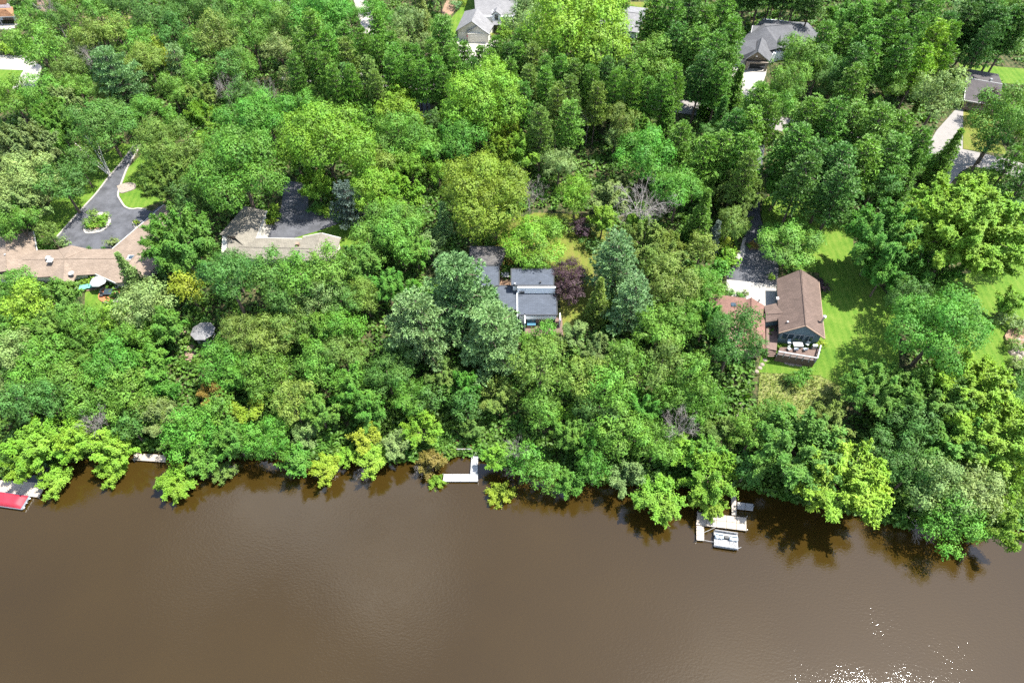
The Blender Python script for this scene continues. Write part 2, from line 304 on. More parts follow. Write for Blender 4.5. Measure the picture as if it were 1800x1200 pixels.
sheet('driveway', [(61.41,178.61),(64.71,187.05),(74.63,185.82),(73.60,182.78),(71.41,177.45),(68.83,173.14),(68.56,166.21),(65.08,164.59),(64.99,173.14)], 'pale', 0.100, 'white concrete drive before the open garage', 'driveway')
sheet('driveway', [(-17.59,203.96),(-4.93,203.96),(-3.46,198.58),(-6.49,194.00),(-9.50,180.39),(-16.41,180.98),(-15.77,195.29)], 'pale', 0.100, 'white concrete drive before the cream garage', 'driveway')
sheet('driveway', [(-156.81,193.35),(-145.56,193.35),(-138.12,187.05),(-134.93,175.71),(-141.77,175.13),(-142.66,185.20),(-153.26,185.82)], 'pale', 0.110, 'pale concrete drive at the wood edge', 'driveway')
sheet('driveway', [(-53.79,232.91),(-49.59,232.91),(-44.52,216.74),(-42.03,205.34),(-45.92,205.34)], 'concrete', 0.100, 'pinkish drive between the bright maple and dark oak', 'driveway')
sheet('driveway', [(-82.67,234.12),(-77.31,234.12),(-75.06,219.71),(-77.80,220.46)], 'pale', 0.100, 'sunlit strip of road at the top edge', 'road')
sheet('mulch_bed', [(-138.66,216.74),(-122.24,216.74),(-121.15,210.95),(-136.40,210.95)], 'mulch', 0.090, 'bare sandy clearing under the oaks', 'clearing')
sheet('mulch_bed', [(-159.88,232.10),(-148.46,232.10),(-145.34,219.71),(-152.70,219.71)], 'mulch', 0.090, 'bare tan soil beside the orange-roofed house', 'soil')
sheet('mulch_bed', smooth_line([(-17.85,231.31),(-18.47,221.22),(-21.03,214.55),(-21.94,206.03),(-23.48,192.71),(-26.23,188.92)]) + [(-27.35,190.17),(-24.88,197.91),(-23.90,208.82),(-23.04,217.48),(-21.27,231.31)], 'mulch', 0.090, 'tan mulch bed along the lawn strip', 'flower bed')
# lawns
LAWNS = [
 ('lawn', [(-109.04,115.96),(-104.18,114.65),(-100.89,130.13),(-99.06,141.78),(-98.18,149.31),(-101.62,150.28),(-107.64,140.87),(-110.62,129.29),(-110.95,119.80)], 'bright lawn left of the circular driveway'),
 ('lawn', [(-95.58,130.34),(-92.05,125.37),(-88.46,124.76),(-83.47,127.83),(-83.86,133.54),(-90.57,141.32),(-94.99,145.97),(-96.50,140.18)], 'bright lawn right of the circular driveway entrance'),
 ('lawn', [(-51.84,113.71),(-44.32,117.48),(-38.45,121.37),(-31.95,120.58),(-31.38,110.78),(-43.87,112.60)], 'narrow lawn between forecourt and beige house'),
 ('lawn_dry', [(-8.89,108.62),(-7.04,115.40),(-2.65,119.02),(5.38,123.35),(20.12,122.56),(22.75,114.46),(18.18,105.45),(16.35,88.10),(9.89,86.86),(10.65,105.45),(0.00,108.62)], 'yellowing lawn around the flat-roofed house'),
 ('lawn', [(58.66,122.16),(60.21,127.83),(68.48,133.54),(82.55,129.29),(76.85,110.78),(80.60,93.86),(75.99,78.15),(66.23,73.72),(60.43,77.39),(48.51,78.45),(51.23,85.05),(62.02,84.85),(67.21,103.72),(58.91,105.45),(59.17,110.78),(58.53,115.77)], 'sunny mown lawn beside the brown gabled house'),
 ('lawn', [(85.02,97.87),(117.84,110.78),(103.30,79.41),(91.71,78.22),(86.03,87.72)], 'bright lawn under the giant tree at right'),
 ('lawn', [(131.85,188.92),(151.59,185.82),(146.06,177.45),(131.04,180.39)], 'shaded lawn behind the small dark-roofed house'),
 ('lawn_dry', [(123.79,165.40),(130.32,163.52),(126.93,145.50),(116.66,147.87)], 'yellowish lawn in front of the small dark-roofed house'),
 ('lawn', [(112.37,138.38),(118.45,141.32),(123.03,139.96),(119.72,132.47),(108.03,132.47)], 'lawn patch under the street lamp'),
 ('lawn', [(-11.42,232.10),(-12.19,221.22),(-16.41,208.82),(-18.88,201.92),(-21.53,188.92),(-24.98,190.17),(-21.55,205.34),(-19.95,214.55),(-17.03,221.97),(-15.61,232.10)], 'bright lawn strip beside the cream garage house'),
 ('lawn_dry', [(24.37,226.58),(46.87,226.58),(43.79,216.74),(29.19,216.74)], 'yellow-green lawn behind the grey gabled roof'),
 ('lawn', [(-91.54,99.02),(-88.43,99.85),(-85.89,93.31),(-88.72,91.13)], 'bright strip of lawn beside the round patio'),
 ('lawn', [(-153.26,185.82),(-142.66,185.20),(-141.77,175.13),(-148.21,175.13)], 'grass verge inside the pale drive'),
 ('lawn', [(-141.14,213.82),(-136.16,213.10),(-134.32,207.42),(-139.22,208.12)], 'small grass patch beside the clearing'),
 ('meadow', [(49.04,78.31),(60.41,77.27),(66.23,73.72),(63.14,68.41),(54.59,68.19),(47.25,69.06)], 'rough meadow slope of pale tall grass'),
]
for i, (mt, P, lb) in enumerate(LAWNS): sheet('meadow' if mt == 'meadow' else 'lawn', P, mt, 0.05 + 0.0008 * i, lb, 'lawn')
# ------------------------------------------------------------------ houses
def inset(poly, d):
    n = len(poly); a = sum(poly[i][0] * poly[(i + 1) % n][1] - poly[(i + 1) % n][0] * poly[i][1] for i in range(n)); sg = 1 if a > 0 else -1
    out = []
    for i in range(n):
        p0, p1, p2 = (Vector(poly[(i + k) % n][:2]) for k in (-1, 0, 1))
        d1 = (p1 - p0).normalized(); d2 = (p2 - p1).normalized(); n1 = Vector((-d1.y, d1.x)) * sg; n2 = Vector((-d2.y, d2.x)) * sg
        b = (n1 + n2); b = b / max(0.35, b.length_squared / 2) if b.length > 1e-6 else n1
        out.append(tuple(p1 + b * d))
    return out
def walls(root, poly, top, mat, d=0.55, base=None, name='wall'):
    P = inset(poly, d); m = MB(); m.prism(P, (PL - 0.3) if base is None else base, top); m.build(name, mat, root); return P
def roof(root, faces, mat, th=0.22, ridges=(), name='roof', capmat=None):
    m = MB()
    for f in faces: m.slab(f, th)
    r = m.build(name, mat, root)
    for a, b in ridges:
        c = MB(); c.tube([(a[0], a[1], a[2] + 0.02), (b[0], b[1], b[2] + 0.02)], 0.11, 5); c.build('ridge_cap', capmat or mat, r)
    return r
def fascia(root, edges, mat='trim', h=0.24, t=0.09):
    for a, b in edges:
        d = Vector(b) - Vector(a); n = Vector((-d.y, d.x, 0)).normalized() * t; m = MB()
        q = [Vector(a), Vector(b)]; m.slab([q[0] + n, q[1] + n, q[1] - n, q[0] - n], h + 0.02); o = m.build('fascia', mat, root); o.location.z += 0.012
def panel(root, a, b, z0, z1, mat, name, out=0.05, parent=None, th=0.08):
    """flat thing fixed on the wall line a-b"""
    d = (Vector(b[:2]) - Vector(a[:2])).normalized(); n = Vector((d.y, -d.x)); m = MB()
    pa, pb = Vector(a[:2]) + n * out, Vector(b[:2]) + n * out; qa, qb = pa - n * th, pb - n * th
    m.prism([tuple(pa), tuple(pb), tuple(qb), tuple(qa)], z0, z1); return m.build(name, mat, parent or root)
def window(root, a, b, t0, t1, z0, z1, mull=1):
    """framed window between fractions t0 and t1 of the wall line a-b"""
    p, q = lerp(a[:2], b[:2], t0), lerp(a[:2], b[:2], t1)
    w = panel(root, p, q, z0, z1, 'white', 'window', 0.06, th=0.1)
    for k in range(mull):
        e = 0.07; u0 = (k + e) / mull; u1 = (k + 1 - e) / mull
        panel(root, lerp(p, q, u0), lerp(p, q, u1), z0 + 0.1, z1 - 0.1, 'glass', 'pane', 0.075, parent=w, th=0.03)
    return w
def garage_door(root, a, b, t0, t1, h, mat='door'):
    p, q = lerp(a[:2], b[:2], t0), lerp(a[:2], b[:2], t1)
    g = panel(root, p, q, PL + 0.05, PL + h, mat, 'garage_door', 0.05, th=0.08)
    for k in range(4): z = PL + 0.1 + k * (h - 0.1) / 4; panel(root, lerp(p, q, 0.02), lerp(p, q, 0.98), z, z + (h - 0.1) / 4 - 0.07, mat, 'panel', 0.08, parent=g, th=0.04)
    return g
def vent(root, p, r=0.14, h=0.4, mat='dark'):
    m = MB(); m.lathe((p[0], p[1], p[2] - 0.1), [(r, 0), (r, h), (r * 1.5, h), (r * 1.5, h + 0.08)], 8); return m.build('vent', mat, root)
def chimney(root, p, w, d, z0, z1, mat, capm='trim'):
    m = MB(); m.box((p[0], p[1], z0), (w, d, z1 - z0)); c = m.build('chimney', mat, root)
    boxp('chimney_cap', (p[0], p[1], z1 + 0.003), (w + 0.25, d + 0.25, 0.14), capm, c); return c
def gable_wall(root, a, b, apex, mat, inw=0.35):
    """triangle of wall under a gable, set back from the verge; a-b runs left to right as seen from outside"""
    d = (Vector(b[:2]) - Vector(a[:2])).normalized(); n = Vector((-d.y, d.x)) * inw
    m = MB(); th = Vector((-d.y, d.x)) * 0.18; A, B, T = (Vector((p[0] + n.x, p[1] + n.y, p[2] - 0.1)) for p in (a, b, apex))
    A = A + (B - A) * 0.03; B = B - (B - A) * 0.03; T.z -= 0.16; k = Vector((th.x, th.y, 0))
    m.v = [tuple(p) for p in (A, B, T, A + k, B + k, T + k)]; m.f = [(0, 1, 2), (5, 4, 3), (0, 3, 4, 1), (1, 4, 5, 2), (2, 5, 3, 0)]
    return m.build('gable_wall', mat, root)
# --- brown shingled ranch house with a slanting wing (left)
h = thing('ranch_house', (-98.47,107.20,7.50), 'long brown shingled ranch house with a slanting wing', 'house')
E1 = [(-116.07,107.84,10.20), (-87.97,108.48,10.20), (-84.84,100.81,10.20), (-112.08,99.48,10.20)]
lw = [(-120.39,112.89,10.20), (-107.74,114.19,10.20), (-101.00,101.48,10.20), (-113.44,99.81,10.20)]
rw = [(-87.99,108.55,10.20), (-81.19,123.15,10.20), (-73.03,121.07,10.20), (-77.99,99.15,10.20), (-83.59,98.34,10.20), (-89.21,101.14,10.20)]
walls(h, E1, PL + 2.6, 'wall_cream'); walls(h, lw, PL + 2.55, 'wall_cream'); P = walls(h, rw, PL + 2.65, 'wall_cream')
roof(h, [[(-116.07,107.84,10.20), (-87.97,108.48,10.20), (-83.90,104.53,11.15), (-113.62,103.93,11.15)], [(-113.62,103.93,11.15), (-83.90,104.53,11.15), (-86.11,100.98,10.20), (-111.92,99.15,10.20)]], 'roof_brown', ridges=[((-105.18,104.19,11.15), (-85.74,104.53,11.15))])
roof(h, [[(-111.85,111.27,11.55), (-107.69,114.13,10.25), (-101.89,102.78,10.25), (-106.70,100.51,11.55)], [(-111.85,111.27,11.55), (-106.70,100.51,11.55), (-113.95,100.43,10.25), (-120.24,112.65,10.25)]], 'roof_brown', ridges=[((-111.85,111.27,11.55), (-107.16,101.51,11.55))])
roof(h, [[(-87.96,108.50,10.22), (-81.17,123.12,10.22), (-76.23,121.23,11.25), (-82.03,103.15,11.25), (-84.99,104.23,11.20)], [(-82.03,103.15,11.25), (-76.23,121.23,11.25), (-72.78,120.65,10.22), (-77.62,98.81,10.22)],
         [(-88.25,104.65,11.12), (-82.03,103.15,11.25), (-77.62,98.81,10.22), (-83.57,98.32,10.22), (-89.19,101.12,10.22)]], 'roof_brown', ridges=[((-82.03,103.15,11.25), (-76.23,121.23,11.25))])
roof(h, [[(-99.66,108.34,10.23), (-96.97,109.10,10.70), (-96.27,104.46,11.22)], [(-96.97,109.10,10.70), (-93.19,108.43,10.23), (-96.27,104.46,11.22)]], 'roof_brown')
roof(h, [[(-96.19,104.40,11.20), (-94.06,98.03,11.05), (-92.62,98.63,10.24), (-92.69,101.10,10.24)], [(-96.19,104.40,11.20), (-94.06,98.03,11.05), (-97.44,99.12,10.24), (-98.24,100.44,10.24)]], 'roof_brown')
fascia(h, [((-87.96,108.50,10.22), (-81.17,123.12,10.22)), ((-89.19,101.12,10.22), (-83.57,98.32,10.22)), ((-92.71,101.12,10.22), (-89.19,101.12,10.22)), ((-107.69,114.13,10.25), (-104.24,107.97,10.25))])
wl = ((-92.95,101.14,9.50), (-89.42,101.14,9.50))
for k in range(4): window(h, wl[0], wl[1], 0.05 + 0.24 * k, 0.26 + 0.24 * k, PL + 0.4, PL + 2.35)
c = boxp('chimney', (-99.54,104.28,10.80), (0.9, 0.9, 1.0), 'white', h); boxp('chimney_cap', (-98.59,103.29,11.80), (1.15, 1.15, 0.12), 'trim', c)
sd = MB(); sp = (-93.08,100.10,10.60); sd.tube([sp, (sp[0], sp[1] - 0.1, sp[2] + 0.5)], 0.05); sd.lathe((sp[0], sp[1], sp[2] + 0.45), [(0.1, 0), (0.45, 0.12), (0.6, 0.3), (0.52, 0.3), (0.1, 0.08)], 14); sd.build('satellite_dish', 'white', h)
vent(h, (-109.18,105.23,11.40), mat='white'); sk2 = MB(); s0 = (-82.01,104.86,11.25); sk2.slab([(s0[0] - .9, s0[1] - .7, s0[2]), (s0[0] + .9, s0[1] - .7, s0[2] - .1), (s0[0] + .9, s0[1] + .7, s0[2] - .1), (s0[0] - .9, s0[1] + .7, s0[2])], 0.25); k = sk2.build('skylight', 'white', h)
boxp('pane', (s0[0], s0[1], s0[2] + 0.004), (1.1, 0.9, 0.03), 'glass', k)
# --- beige house
h = thing('beige_house', (-52.90,112.60,7.50), 'U-shaped house with pale beige-grey shingle roof', 'house')
lw = [(-65.53,113.08,10.20), (-61.43,122.65,10.20), (-56.69,120.97,10.20), (-56.46,106.96,10.20), (-64.17,106.96,10.20)]
mn = [(-63.46,111.97,10.20), (-46.80,111.79,10.20), (-42.01,105.39,10.20), (-63.21,105.22,10.20)]
rr = [(-46.78,112.34,10.20), (-42.80,113.63,10.20), (-38.20,111.97,10.20), (-38.63,105.91,10.20), (-45.06,105.22,10.20)]
for q, t in ((lw, 2.5), (mn, 2.55), (rr, 2.6)): walls(h, q, PL + t, 'wall_cream')
roof(h, [[(-61.42,111.23,11.25), (-59.07,120.65,11.25), (-56.67,120.92,10.24), (-57.05,111.75,10.24), (-58.29,108.11,10.80)], [(-61.42,111.23,11.25), (-59.07,120.65,11.25), (-62.21,122.60,10.24), (-65.51,113.03,10.24)]], 'roof_beige', ridges=[((-61.42,111.23,11.25), (-59.07,120.65,11.25))])
roof(h, [[(-63.76,112.16,10.20), (-46.28,111.70,10.20), (-43.37,107.78,10.95), (-62.28,108.31,10.95)], [(-62.28,108.31,10.95), (-43.37,107.78,10.95), (-43.80,105.05,10.20), (-63.60,105.74,10.20)]], 'roof_beige', ridges=[((-59.78,108.28,10.95), (-43.62,107.78,10.95))])
roof(h, [[(-46.75,112.28,10.26), (-42.42,112.57,11.10), (-43.06,106.23,11.10), (-45.74,107.51,10.70)], [(-42.42,112.57,11.10), (-38.18,111.91,10.26), (-38.53,106.90,10.26), (-43.03,106.05,11.10)], [(-43.06,106.23,11.10), (-38.53,106.90,10.26), (-40.04,104.82,10.26), (-45.59,104.82,10.26)]], 'roof_beige', ridges=[((-42.42,112.57,11.10), (-43.06,106.23,11.10))])
fascia(h, [((-57.05,111.75,10.24), (-56.67,120.92,10.24)), ((-56.86,111.97,10.20), (-46.79,111.74,10.20)), ((-42.42,112.57,11.10), (-38.18,111.91,10.26)), ((-46.75,112.28,10.26), (-42.42,112.57,11.10))])
vent(h, (-61.73,109.89,10.80)); vent(h, (-61.00,112.01,11.20)); vent(h, (-46.37,106.93,10.75)); boxp('chimney', (-47.01,108.93,10.70), (0.7, 0.7, 0.8), 'wall_brown', h); m = MB(); m.slab([(-63.45,111.49,11.00), (-61.36,111.12,11.35), (-60.67,110.95,11.00)], 0.1); m.build('roof_vent', 'wall_brown', h)
# --- dark flat-roofed house (centre)
h = thing('flat_roofed_house', (2.42,97.06,7.50), 'modern house of stepped dark flat roofs and white clerestory walls', 'house')
def flat(px, z, mat, wm='wall_brown'):
    walls(h, px, px[0][2] - 0.25, wm, 0.35)
    m = MB(); m.slab(px, 0.28); r = m.build('roof', mat, h)
    n = len(px)
    for i in range(n):
        a, b = Vector(px[i]), Vector(px[(i + 1) % n]); d = (b - a).normalized(); nn = Vector((-d.y, d.x, 0)) * 0.1
        e = MB(); e.slab([a + nn, b + nn, b - nn, a - nn], 0.2); o = e.build('edge_trim', 'dark', r); o.location.z += 0.06 + 0.004 * i
    return r
flat([(-9.20,108.87,10.50), (-1.00,108.87,10.50), (-2.44,103.21,10.50), (-9.17,103.21,10.50)], 3, 'roof_moss')
flat([(-8.88,102.57,10.90), (-2.74,102.57,10.90), (-2.67,96.56,10.90), (-8.42,96.56,10.90)], 3.4, 'roof_slate')
c3 = [(-0.18,99.79,12.90), (8.74,99.79,12.90), (8.56,95.11,12.90), (-0.17,95.11,12.90)]
c4 = [(1.12,94.65,10.90), (9.23,94.65,10.90), (9.11,88.88,10.90), (1.09,88.88,10.90)]
c5 = [(-3.44,96.88,10.90), (1.01,96.88,10.90), (0.98,90.31,10.90), (-3.11,90.31,10.90)]
flat(c3, 5, 'roof_slate', 'wall_white'); flat(c4, 3.4, 'roof_slate', 'wall_white'); flat(c5, 3.4, 'roof_slate', 'wall_white')
m = MB(); a, b = (1.12,94.65,10.90), (8.94,94.65,10.90); m.prism([(a[0], a[1] - 0.02), (b[0], b[1] - 0.02), (b[0], b[1] + 0.3), (a[0], a[1] + 0.3)], PL + 3.3, PL + 5.25); cw = m.build('clerestory_wall', 'wall_white', h)
panel(h, (1.52,94.26,11.50), (2.57,94.26,11.50), PL + 4.0, PL + 4.5, 'dark', 'vent', 0.1)
for i, (a, b) in enumerate([((1.08,94.96,11.25), (1.05,88.21,11.25)), ((2.58,89.25,10.90), (2.60,86.79,8.10)), ((9.74,89.74,10.50), (9.79,87.97,8.30))]):
    m = MB(); m.prism([(a[0] - .1, b[1]), (a[0] + .1, b[1]), (a[0] + .1, a[1]), (a[0] - .1, a[1])], PL - 0.3, a[2]); m.build('fin_wall', 'wall_white', h)
a, b = (2.64,88.92,10.40), (8.97,88.92,10.40); fw = MB(); fw.prism([(a[0], a[1] - .1), (b[0], b[1] - .1), (b[0], b[1] + .2), (a[0], a[1] + .2)], PL + 2.2, PL + 3.1); fw.build('fascia', 'wall_white', h)
for k in range(4): window(h, a, b, 0.02 + 0.245 * k, 0.24 + 0.245 * k, PL + 0.2, PL + 2.1)
a, b = (-2.78,90.35,10.50), (0.81,90.35,10.50); window(h, a, b, 0.1, 0.45, PL + 0.6, PL + 2.4); window(h, a, b, 0.55, 0.9, PL + 0.6, PL + 2.4)
a = (2.59,90.72,7.90); b = (10.36,85.92,7.90); m = MB(); m.prism([(a[0], b[1]), (b[0], b[1]), (b[0], a[1]), (a[0], a[1])], PL - 0.3, PL + 0.4); m.build('terrace', 'deckwood', h)
a = (-2.76,105.78,7.70); b = (-0.24,99.83,7.70); m = MB(); m.prism([(a[0], b[1]), (b[0], b[1]), (b[0], a[1]), (a[0], a[1])], PL - 0.3, PL + 0.2); m.build('courtyard_deck', 'mulch', h)
vent(h, (-1.18,96.14,11.00)); vent(h, (5.84,95.73,13.00)); vent(h, (0.58,95.26,13.00), mat='white')
t = thing('patio_table', (-1.48,102.34,7.70), 'white square table in the courtyard of the flat-roofed house', 'table')
p = (-1.48,102.34,7.70); boxp('tabletop', (p[0], p[1], p[2] + 0.72), (1.7, 1.4, 0.06), 'white', t)
for sx in (-1, 1):
    for sy in (-1, 1): boxp('leg', (p[0] + sx * .7, p[1] + sy * .55, p[2] + 0.004), (.07, .07, .71), 'white', t)
t = thing('hot_tub', (3.96,88.74,7.90), 'blue covered tub on the terrace of the flat-roofed house', 'hot tub'); p = (3.96,88.74,7.90)
boxp('tub', (p[0], p[1], p[2] + .004), (1.7, 1.5, .7), 'wall_brown', t); boxp('cover', (p[0], p[1], p[2] + .708), (1.75, 1.55, .12), 'blue', t)
# --- brown gabled house with deck (right)
h = thing('gabled_house', (58.90,90.75,7.50), 'brown-roofed gabled house with slate blue gable and rear deck', 'house')
A0, A1 = (59.97,99.22,13.40), (57.08,84.09,13.40); B0, B1 = (59.17,96.16,13.40), (59.75,95.68,13.40)
main = [(55.71,98.50,10.90), (64.51,98.34,10.90), (61.37,82.96,10.90), (52.64,84.25,10.90)]
P = walls(h, main, PL + 3.3, 'wall_slate', 0.6)
roof(h, [[(59.93,99.06,13.40), A1, (52.64,84.25,10.90), (55.73,98.82,10.90)], [(60.16,99.06,13.40), (64.41,98.17,10.90), (61.35,82.89,10.90), A1]], 'roof_umber', ridges=[((59.93,99.06,13.40), A1)])
gable_wall(h, (52.64,84.25,10.90), (61.35,82.89,10.90), A1, 'wall_slate', 0.5); gable_wall(h, (64.41,98.17,10.90), (55.73,98.82,10.90), (59.93,99.06,13.40), 'wall_slate', 0.4)
fascia(h, [((52.64,84.25,10.90), A1), (A1, (61.35,82.89,10.90)), ((61.35,82.89,10.90), (64.41,98.17,10.90))], 'wall_brown')
for tx in (0.40, 0.455, 0.51): window(h, (P[3][0], P[3][1] + .05), (P[2][0], P[2][1] + .05), tx + .06, tx + .1, PL + 3.35, PL + 3.9)
window(h, (P[3][0], P[3][1] + .05), (P[2][0], P[2][1] + .05), 0.17, 0.21, PL + 3.35, PL + 3.7)
for t0, t1 in ((0.05, 0.36), (0.40, 0.60), (0.64, 0.84)): window(h, P[3], P[2], t0, t1, PL + 1.15, PL + 2.9, 2)
cn_ = [(51.15,91.57,10.50), (55.14,92.65,10.50), (54.22,87.94,10.50), (50.20,87.35,10.50)]
walls(h, cn_, PL + 2.9, 'wall_slate', 0.4); roof(h, [[(51.52,91.65,10.50), (55.14,92.65,10.50), (56.29,89.13,11.40), (50.93,88.68,11.40)], [(50.93,88.68,11.40), (56.29,89.13,11.40), (54.22,87.94,10.50), (50.89,87.35,10.50)]], 'roof_umber', ridges=[((51.15,88.68,11.40), (55.47,89.05,11.40))])
lw = [(40.87,93.90,10.50), (46.76,92.81,10.50), (49.60,94.06,10.50), (51.65,91.73,10.50), (49.34,80.60,10.50), (44.05,79.63,10.50), (39.58,87.94,10.50)]
walls(h, lw, PL + 2.85, 'wall_brown', 0.5)
roof(h, [[(48.89,92.83,11.70), (51.65,91.73,10.50), (49.34,80.60,10.50), (46.15,80.65,11.70)], [(48.89,92.83,11.70), (46.15,80.65,11.70), (43.84,80.74,10.50), (46.49,92.65,10.50)]], 'roof_red', ridges=[((48.89,92.83,11.70), (46.15,80.65,11.70))])
roof(h, [[(40.42,93.18,11.40), (47.72,91.86,11.40), (47.12,87.93,10.52), (39.62,88.82,10.52)], [(40.42,93.18,11.40), (47.72,91.86,11.40), (48.18,93.39,10.90), (41.03,94.65,10.90)]], 'roof_red')
ch = MB(); p = (61.62,86.70,11.10); ch.tube([p, (p[0], p[1], p[2] + 1.9)], 0.2, 10); ch.lathe((p[0], p[1], p[2] + 1.85), [(0.2, 0), (0.34, .02), (0.34, .22), (0.1, .3)], 10); ch.build('chimney', 'metal', h)
vent(h, (54.56,86.21,11.70), mat='white'); vent(h, (50.43,92.35,11.20)); boxp('air_conditioner', (54.75,93.26,10.70), (0.9, 0.7, 0.35), 'trim', h)
a = (45.03,91.36,11.10); boxp('skylight', a, (1.0, 0.9, 0.2), 'glass', h)
# deck of the gabled house
dk = [(53.20,82.55,8.50), (52.19,80.72,8.50), (59.37,79.12,8.50), (60.91,82.27,8.50)]
d_ = thing('deck', (dk[1][0], dk[1][1], PL), 'raised brown timber deck with white railing behind the gable', 'deck')
m = MB(); m.prism([dk[0][:2], dk[1][:2], dk[2][:2], dk[3][:2]], PL + 0.75, PL + 1.0); m.build('deck_floor', 'deckwood', d_)
for i in range(18):
    t = (i + .5) / 18; p, q = lerp(dk[0], dk[1], t), lerp(dk[3], dk[2], t); w = Vector((q[0] - p[0], q[1] - p[1])).length; c = lerp(p, q, .5)
    boxp('plank', (c[0], c[1], PL + 1.004), (w - .1, 0.7 * Vector((dk[0][0] - dk[1][0], dk[0][1] - dk[1][1])).length / 18, .02), 'deckwood', d_, math.atan2(q[1] - p[1], q[0] - p[0]))
def railing(root, a, b, z, n, h=1.0, solid=None):
    L = Vector((b[0] - a[0], b[1] - a[1])).length; rz = math.atan2(b[1] - a[1], b[0] - a[0])
    for i in range(n + 1): c = lerp(a, b, i / n); boxp('post', (c[0], c[1], z - .6), (.13, .13, h + .6), 'white', root, rz)
    c = lerp(a, b, .5); boxp('top_rail', (c[0], c[1], z + h + .003), (L, .24, .07), 'white', root, rz); boxp('bottom_rail', (c[0], c[1], z + .12), (L, .06, .06), 'white', root, rz)
    for i in range(n):
        for k in range(1, 7): q = lerp(a, b, (i + k / 7) / n); boxp('baluster', (q[0], q[1], z + .18), (.035, .035, h - .2), 'white', root, rz)
railing(d_, dk[1], dk[2], PL + 1.0, 6); railing(d_, dk[2], dk[3], PL + 1.0, 3)
m = MB(); a = dk[1]; b = dk[2]; n_ = 0.1; m.prism([(a[0], a[1] - .02), (b[0], b[1] - .02), (b[0], b[1] + .05), (a[0], a[1] + .05)], PL - 1.6, PL + .74); m.build('skirting', 'deckwood', d_)
dk2 = [(52.01,89.09,8.40), (50.47,82.35,8.40), (52.37,81.78,8.40), (54.57,89.09,8.40)]; m = MB(); m.prism([p[:2] for p in dk2], PL - .8, PL + .9); m.build('side_deck', 'deckwood', d_)
for i in range(4): p, q = (50.84,82.58,8.10), (52.32,82.15,8.10); c = lerp(p, q, .5); boxp('step', (c[0], c[1] - .3 - .3 * i, PL + .55 - .22 * i), (1.7, .34, .12), 'deckwood', d_)
p = (56.61,82.68,8.52); t = thing('deck_table', p, 'white dining table on the timber deck', 'table'); boxp('tabletop', (p[0], p[1], p[2] + .7), (1.9, 1.1, .06), 'white', t)
for sx in (-1, 1):
    for sy in (-1, 1): boxp('leg', (p[0] + sx * .8, p[1] + sy * .42, p[2] + .004), (.07, .07, .69), 'white', t)
def chair(p, rz, label, mat='metal', cushion='blueseat'):
    t = thing('deck_chair', p, label, 'chair', 'chairs on the timber deck'); co, si = math.cos(rz), math.sin(rz); L = lambda u, w: (p[0] + u * co - w * si, p[1] + u * si + w * co)
    boxp('seat', (*L(0, 0), p[2] + .4), (.62, .6, .12), cushion, t, rz); boxp('backrest', (*L(0, .3), p[2] + .5), (.62, .1, .55), cushion, t, rz)
    for u in (-.27, .27):
        for w in (-.25, .25): boxp('leg', (*L(u, w), p[2] + .004), (.05, .05, .4), mat, t, rz)
chair((54.71,81.83,8.52), 0.4, 'pale cushioned chair at the left end of the deck table', cushion='canvas'); chair((56.02,81.69,8.52), 3.1, 'grey chair in front of the deck table'); chair((57.82,81.69,8.52), 3.3, 'grey chair right of the deck table near the rail'); chair((55.10,83.40,8.52), 0.0, 'grey-green chair behind the deck table'); chair((58.61,82.97,8.52), -0.8, 'chair by the pot at the deck corner', cushion='canvas')
p = (59.77,82.26,8.52); t = thing('grill', p, 'small silver barbecue grill at the deck corner', 'grill'); boxp('cabinet', (p[0], p[1], p[2] + .004), (.9, .55, .8), 'metal', t); m = MB(); m.tube([(p[0] - .45, p[1], p[2] + .85), (p[0] + .45, p[1], p[2] + .85)], .27, 10); m.build('lid', 'metal', t)
# --- cream garage house (top)
h = thing('garage_house', (-8.94,209.53,7.50), 'cream house with three-bay garage and light grey gabled roof', 'house')
g0, g1 = (-10.62,208.83,14.10), (-12.08,201.16,14.10); gl, gr = (-17.14,202.39,10.40), (-7.06,200.52,10.40); gbl, gbr = (-14.89,214.57,10.40), (-5.60,206.00,10.40)
P = walls(h, [gbl, gl, gr, gbr], PL + 2.8, 'wall_cream', 0.45)
roof(h, [[g0, g1, gl, gbl], [g1, g0, gbr, gr]], 'roof_light', ridges=[(g0, g1)]); gable_wall(h, gl, gr, g1, 'wall_cream', 0.4); fascia(h, [(gl, g1), (g1, gr)], 'white')
sa, sl_, sr = (-10.51,201.01,12.70), (-13.98,201.35,10.50), (-6.71,200.17,10.50); b_ = (-10.30,202.54,12.70)
roof(h, [[b_, sa, sl_, (-13.21,203.74,10.50)], [sa, b_, (-6.94,203.05,10.50), sr]], 'roof_light'); gable_wall(h, sl_, sr, sa, 'wall_cream', 0.25); fascia(h, [(sl_, sa), (sa, sr)], 'white')
q0, q1 = (-13.43,200.52,10.40), (-7.23,200.52,10.40); m = MB(); m.prism([(q0[0], q0[1]), (q1[0], q1[1]), (q1[0], q1[1] + 1.5), (q0[0], q0[1] + 1.5)], PL - .2, PL + 3.0); m.build('garage_bay', 'wall_cream', h)
garage_door(h, q0, q1, 0.09, 0.93, 2.5); garage_door(h, P[1], P[2], 0.03, 0.36, 2.4)
mr_ = [(-12.27,221.69,14.50), (2.16,221.69,14.50), (1.07,211.83,10.50), (-11.39,211.83,10.50)]; bk = [(-12.60,236.94,10.50), (1.91,236.94,10.50)]
walls(h, [bk[0], bk[1], (0.89,210.75,10.50), (-11.00,210.75,10.50)], PL + 2.9, 'wall_white', 0.5); roof(h, [mr_, [mr_[1], mr_[0], bk[0], bk[1]]], 'roof_light', ridges=[(mr_[0], mr_[1])]); fascia(h, [(mr_[3], mr_[2]), (mr_[1], mr_[2])], 'white')
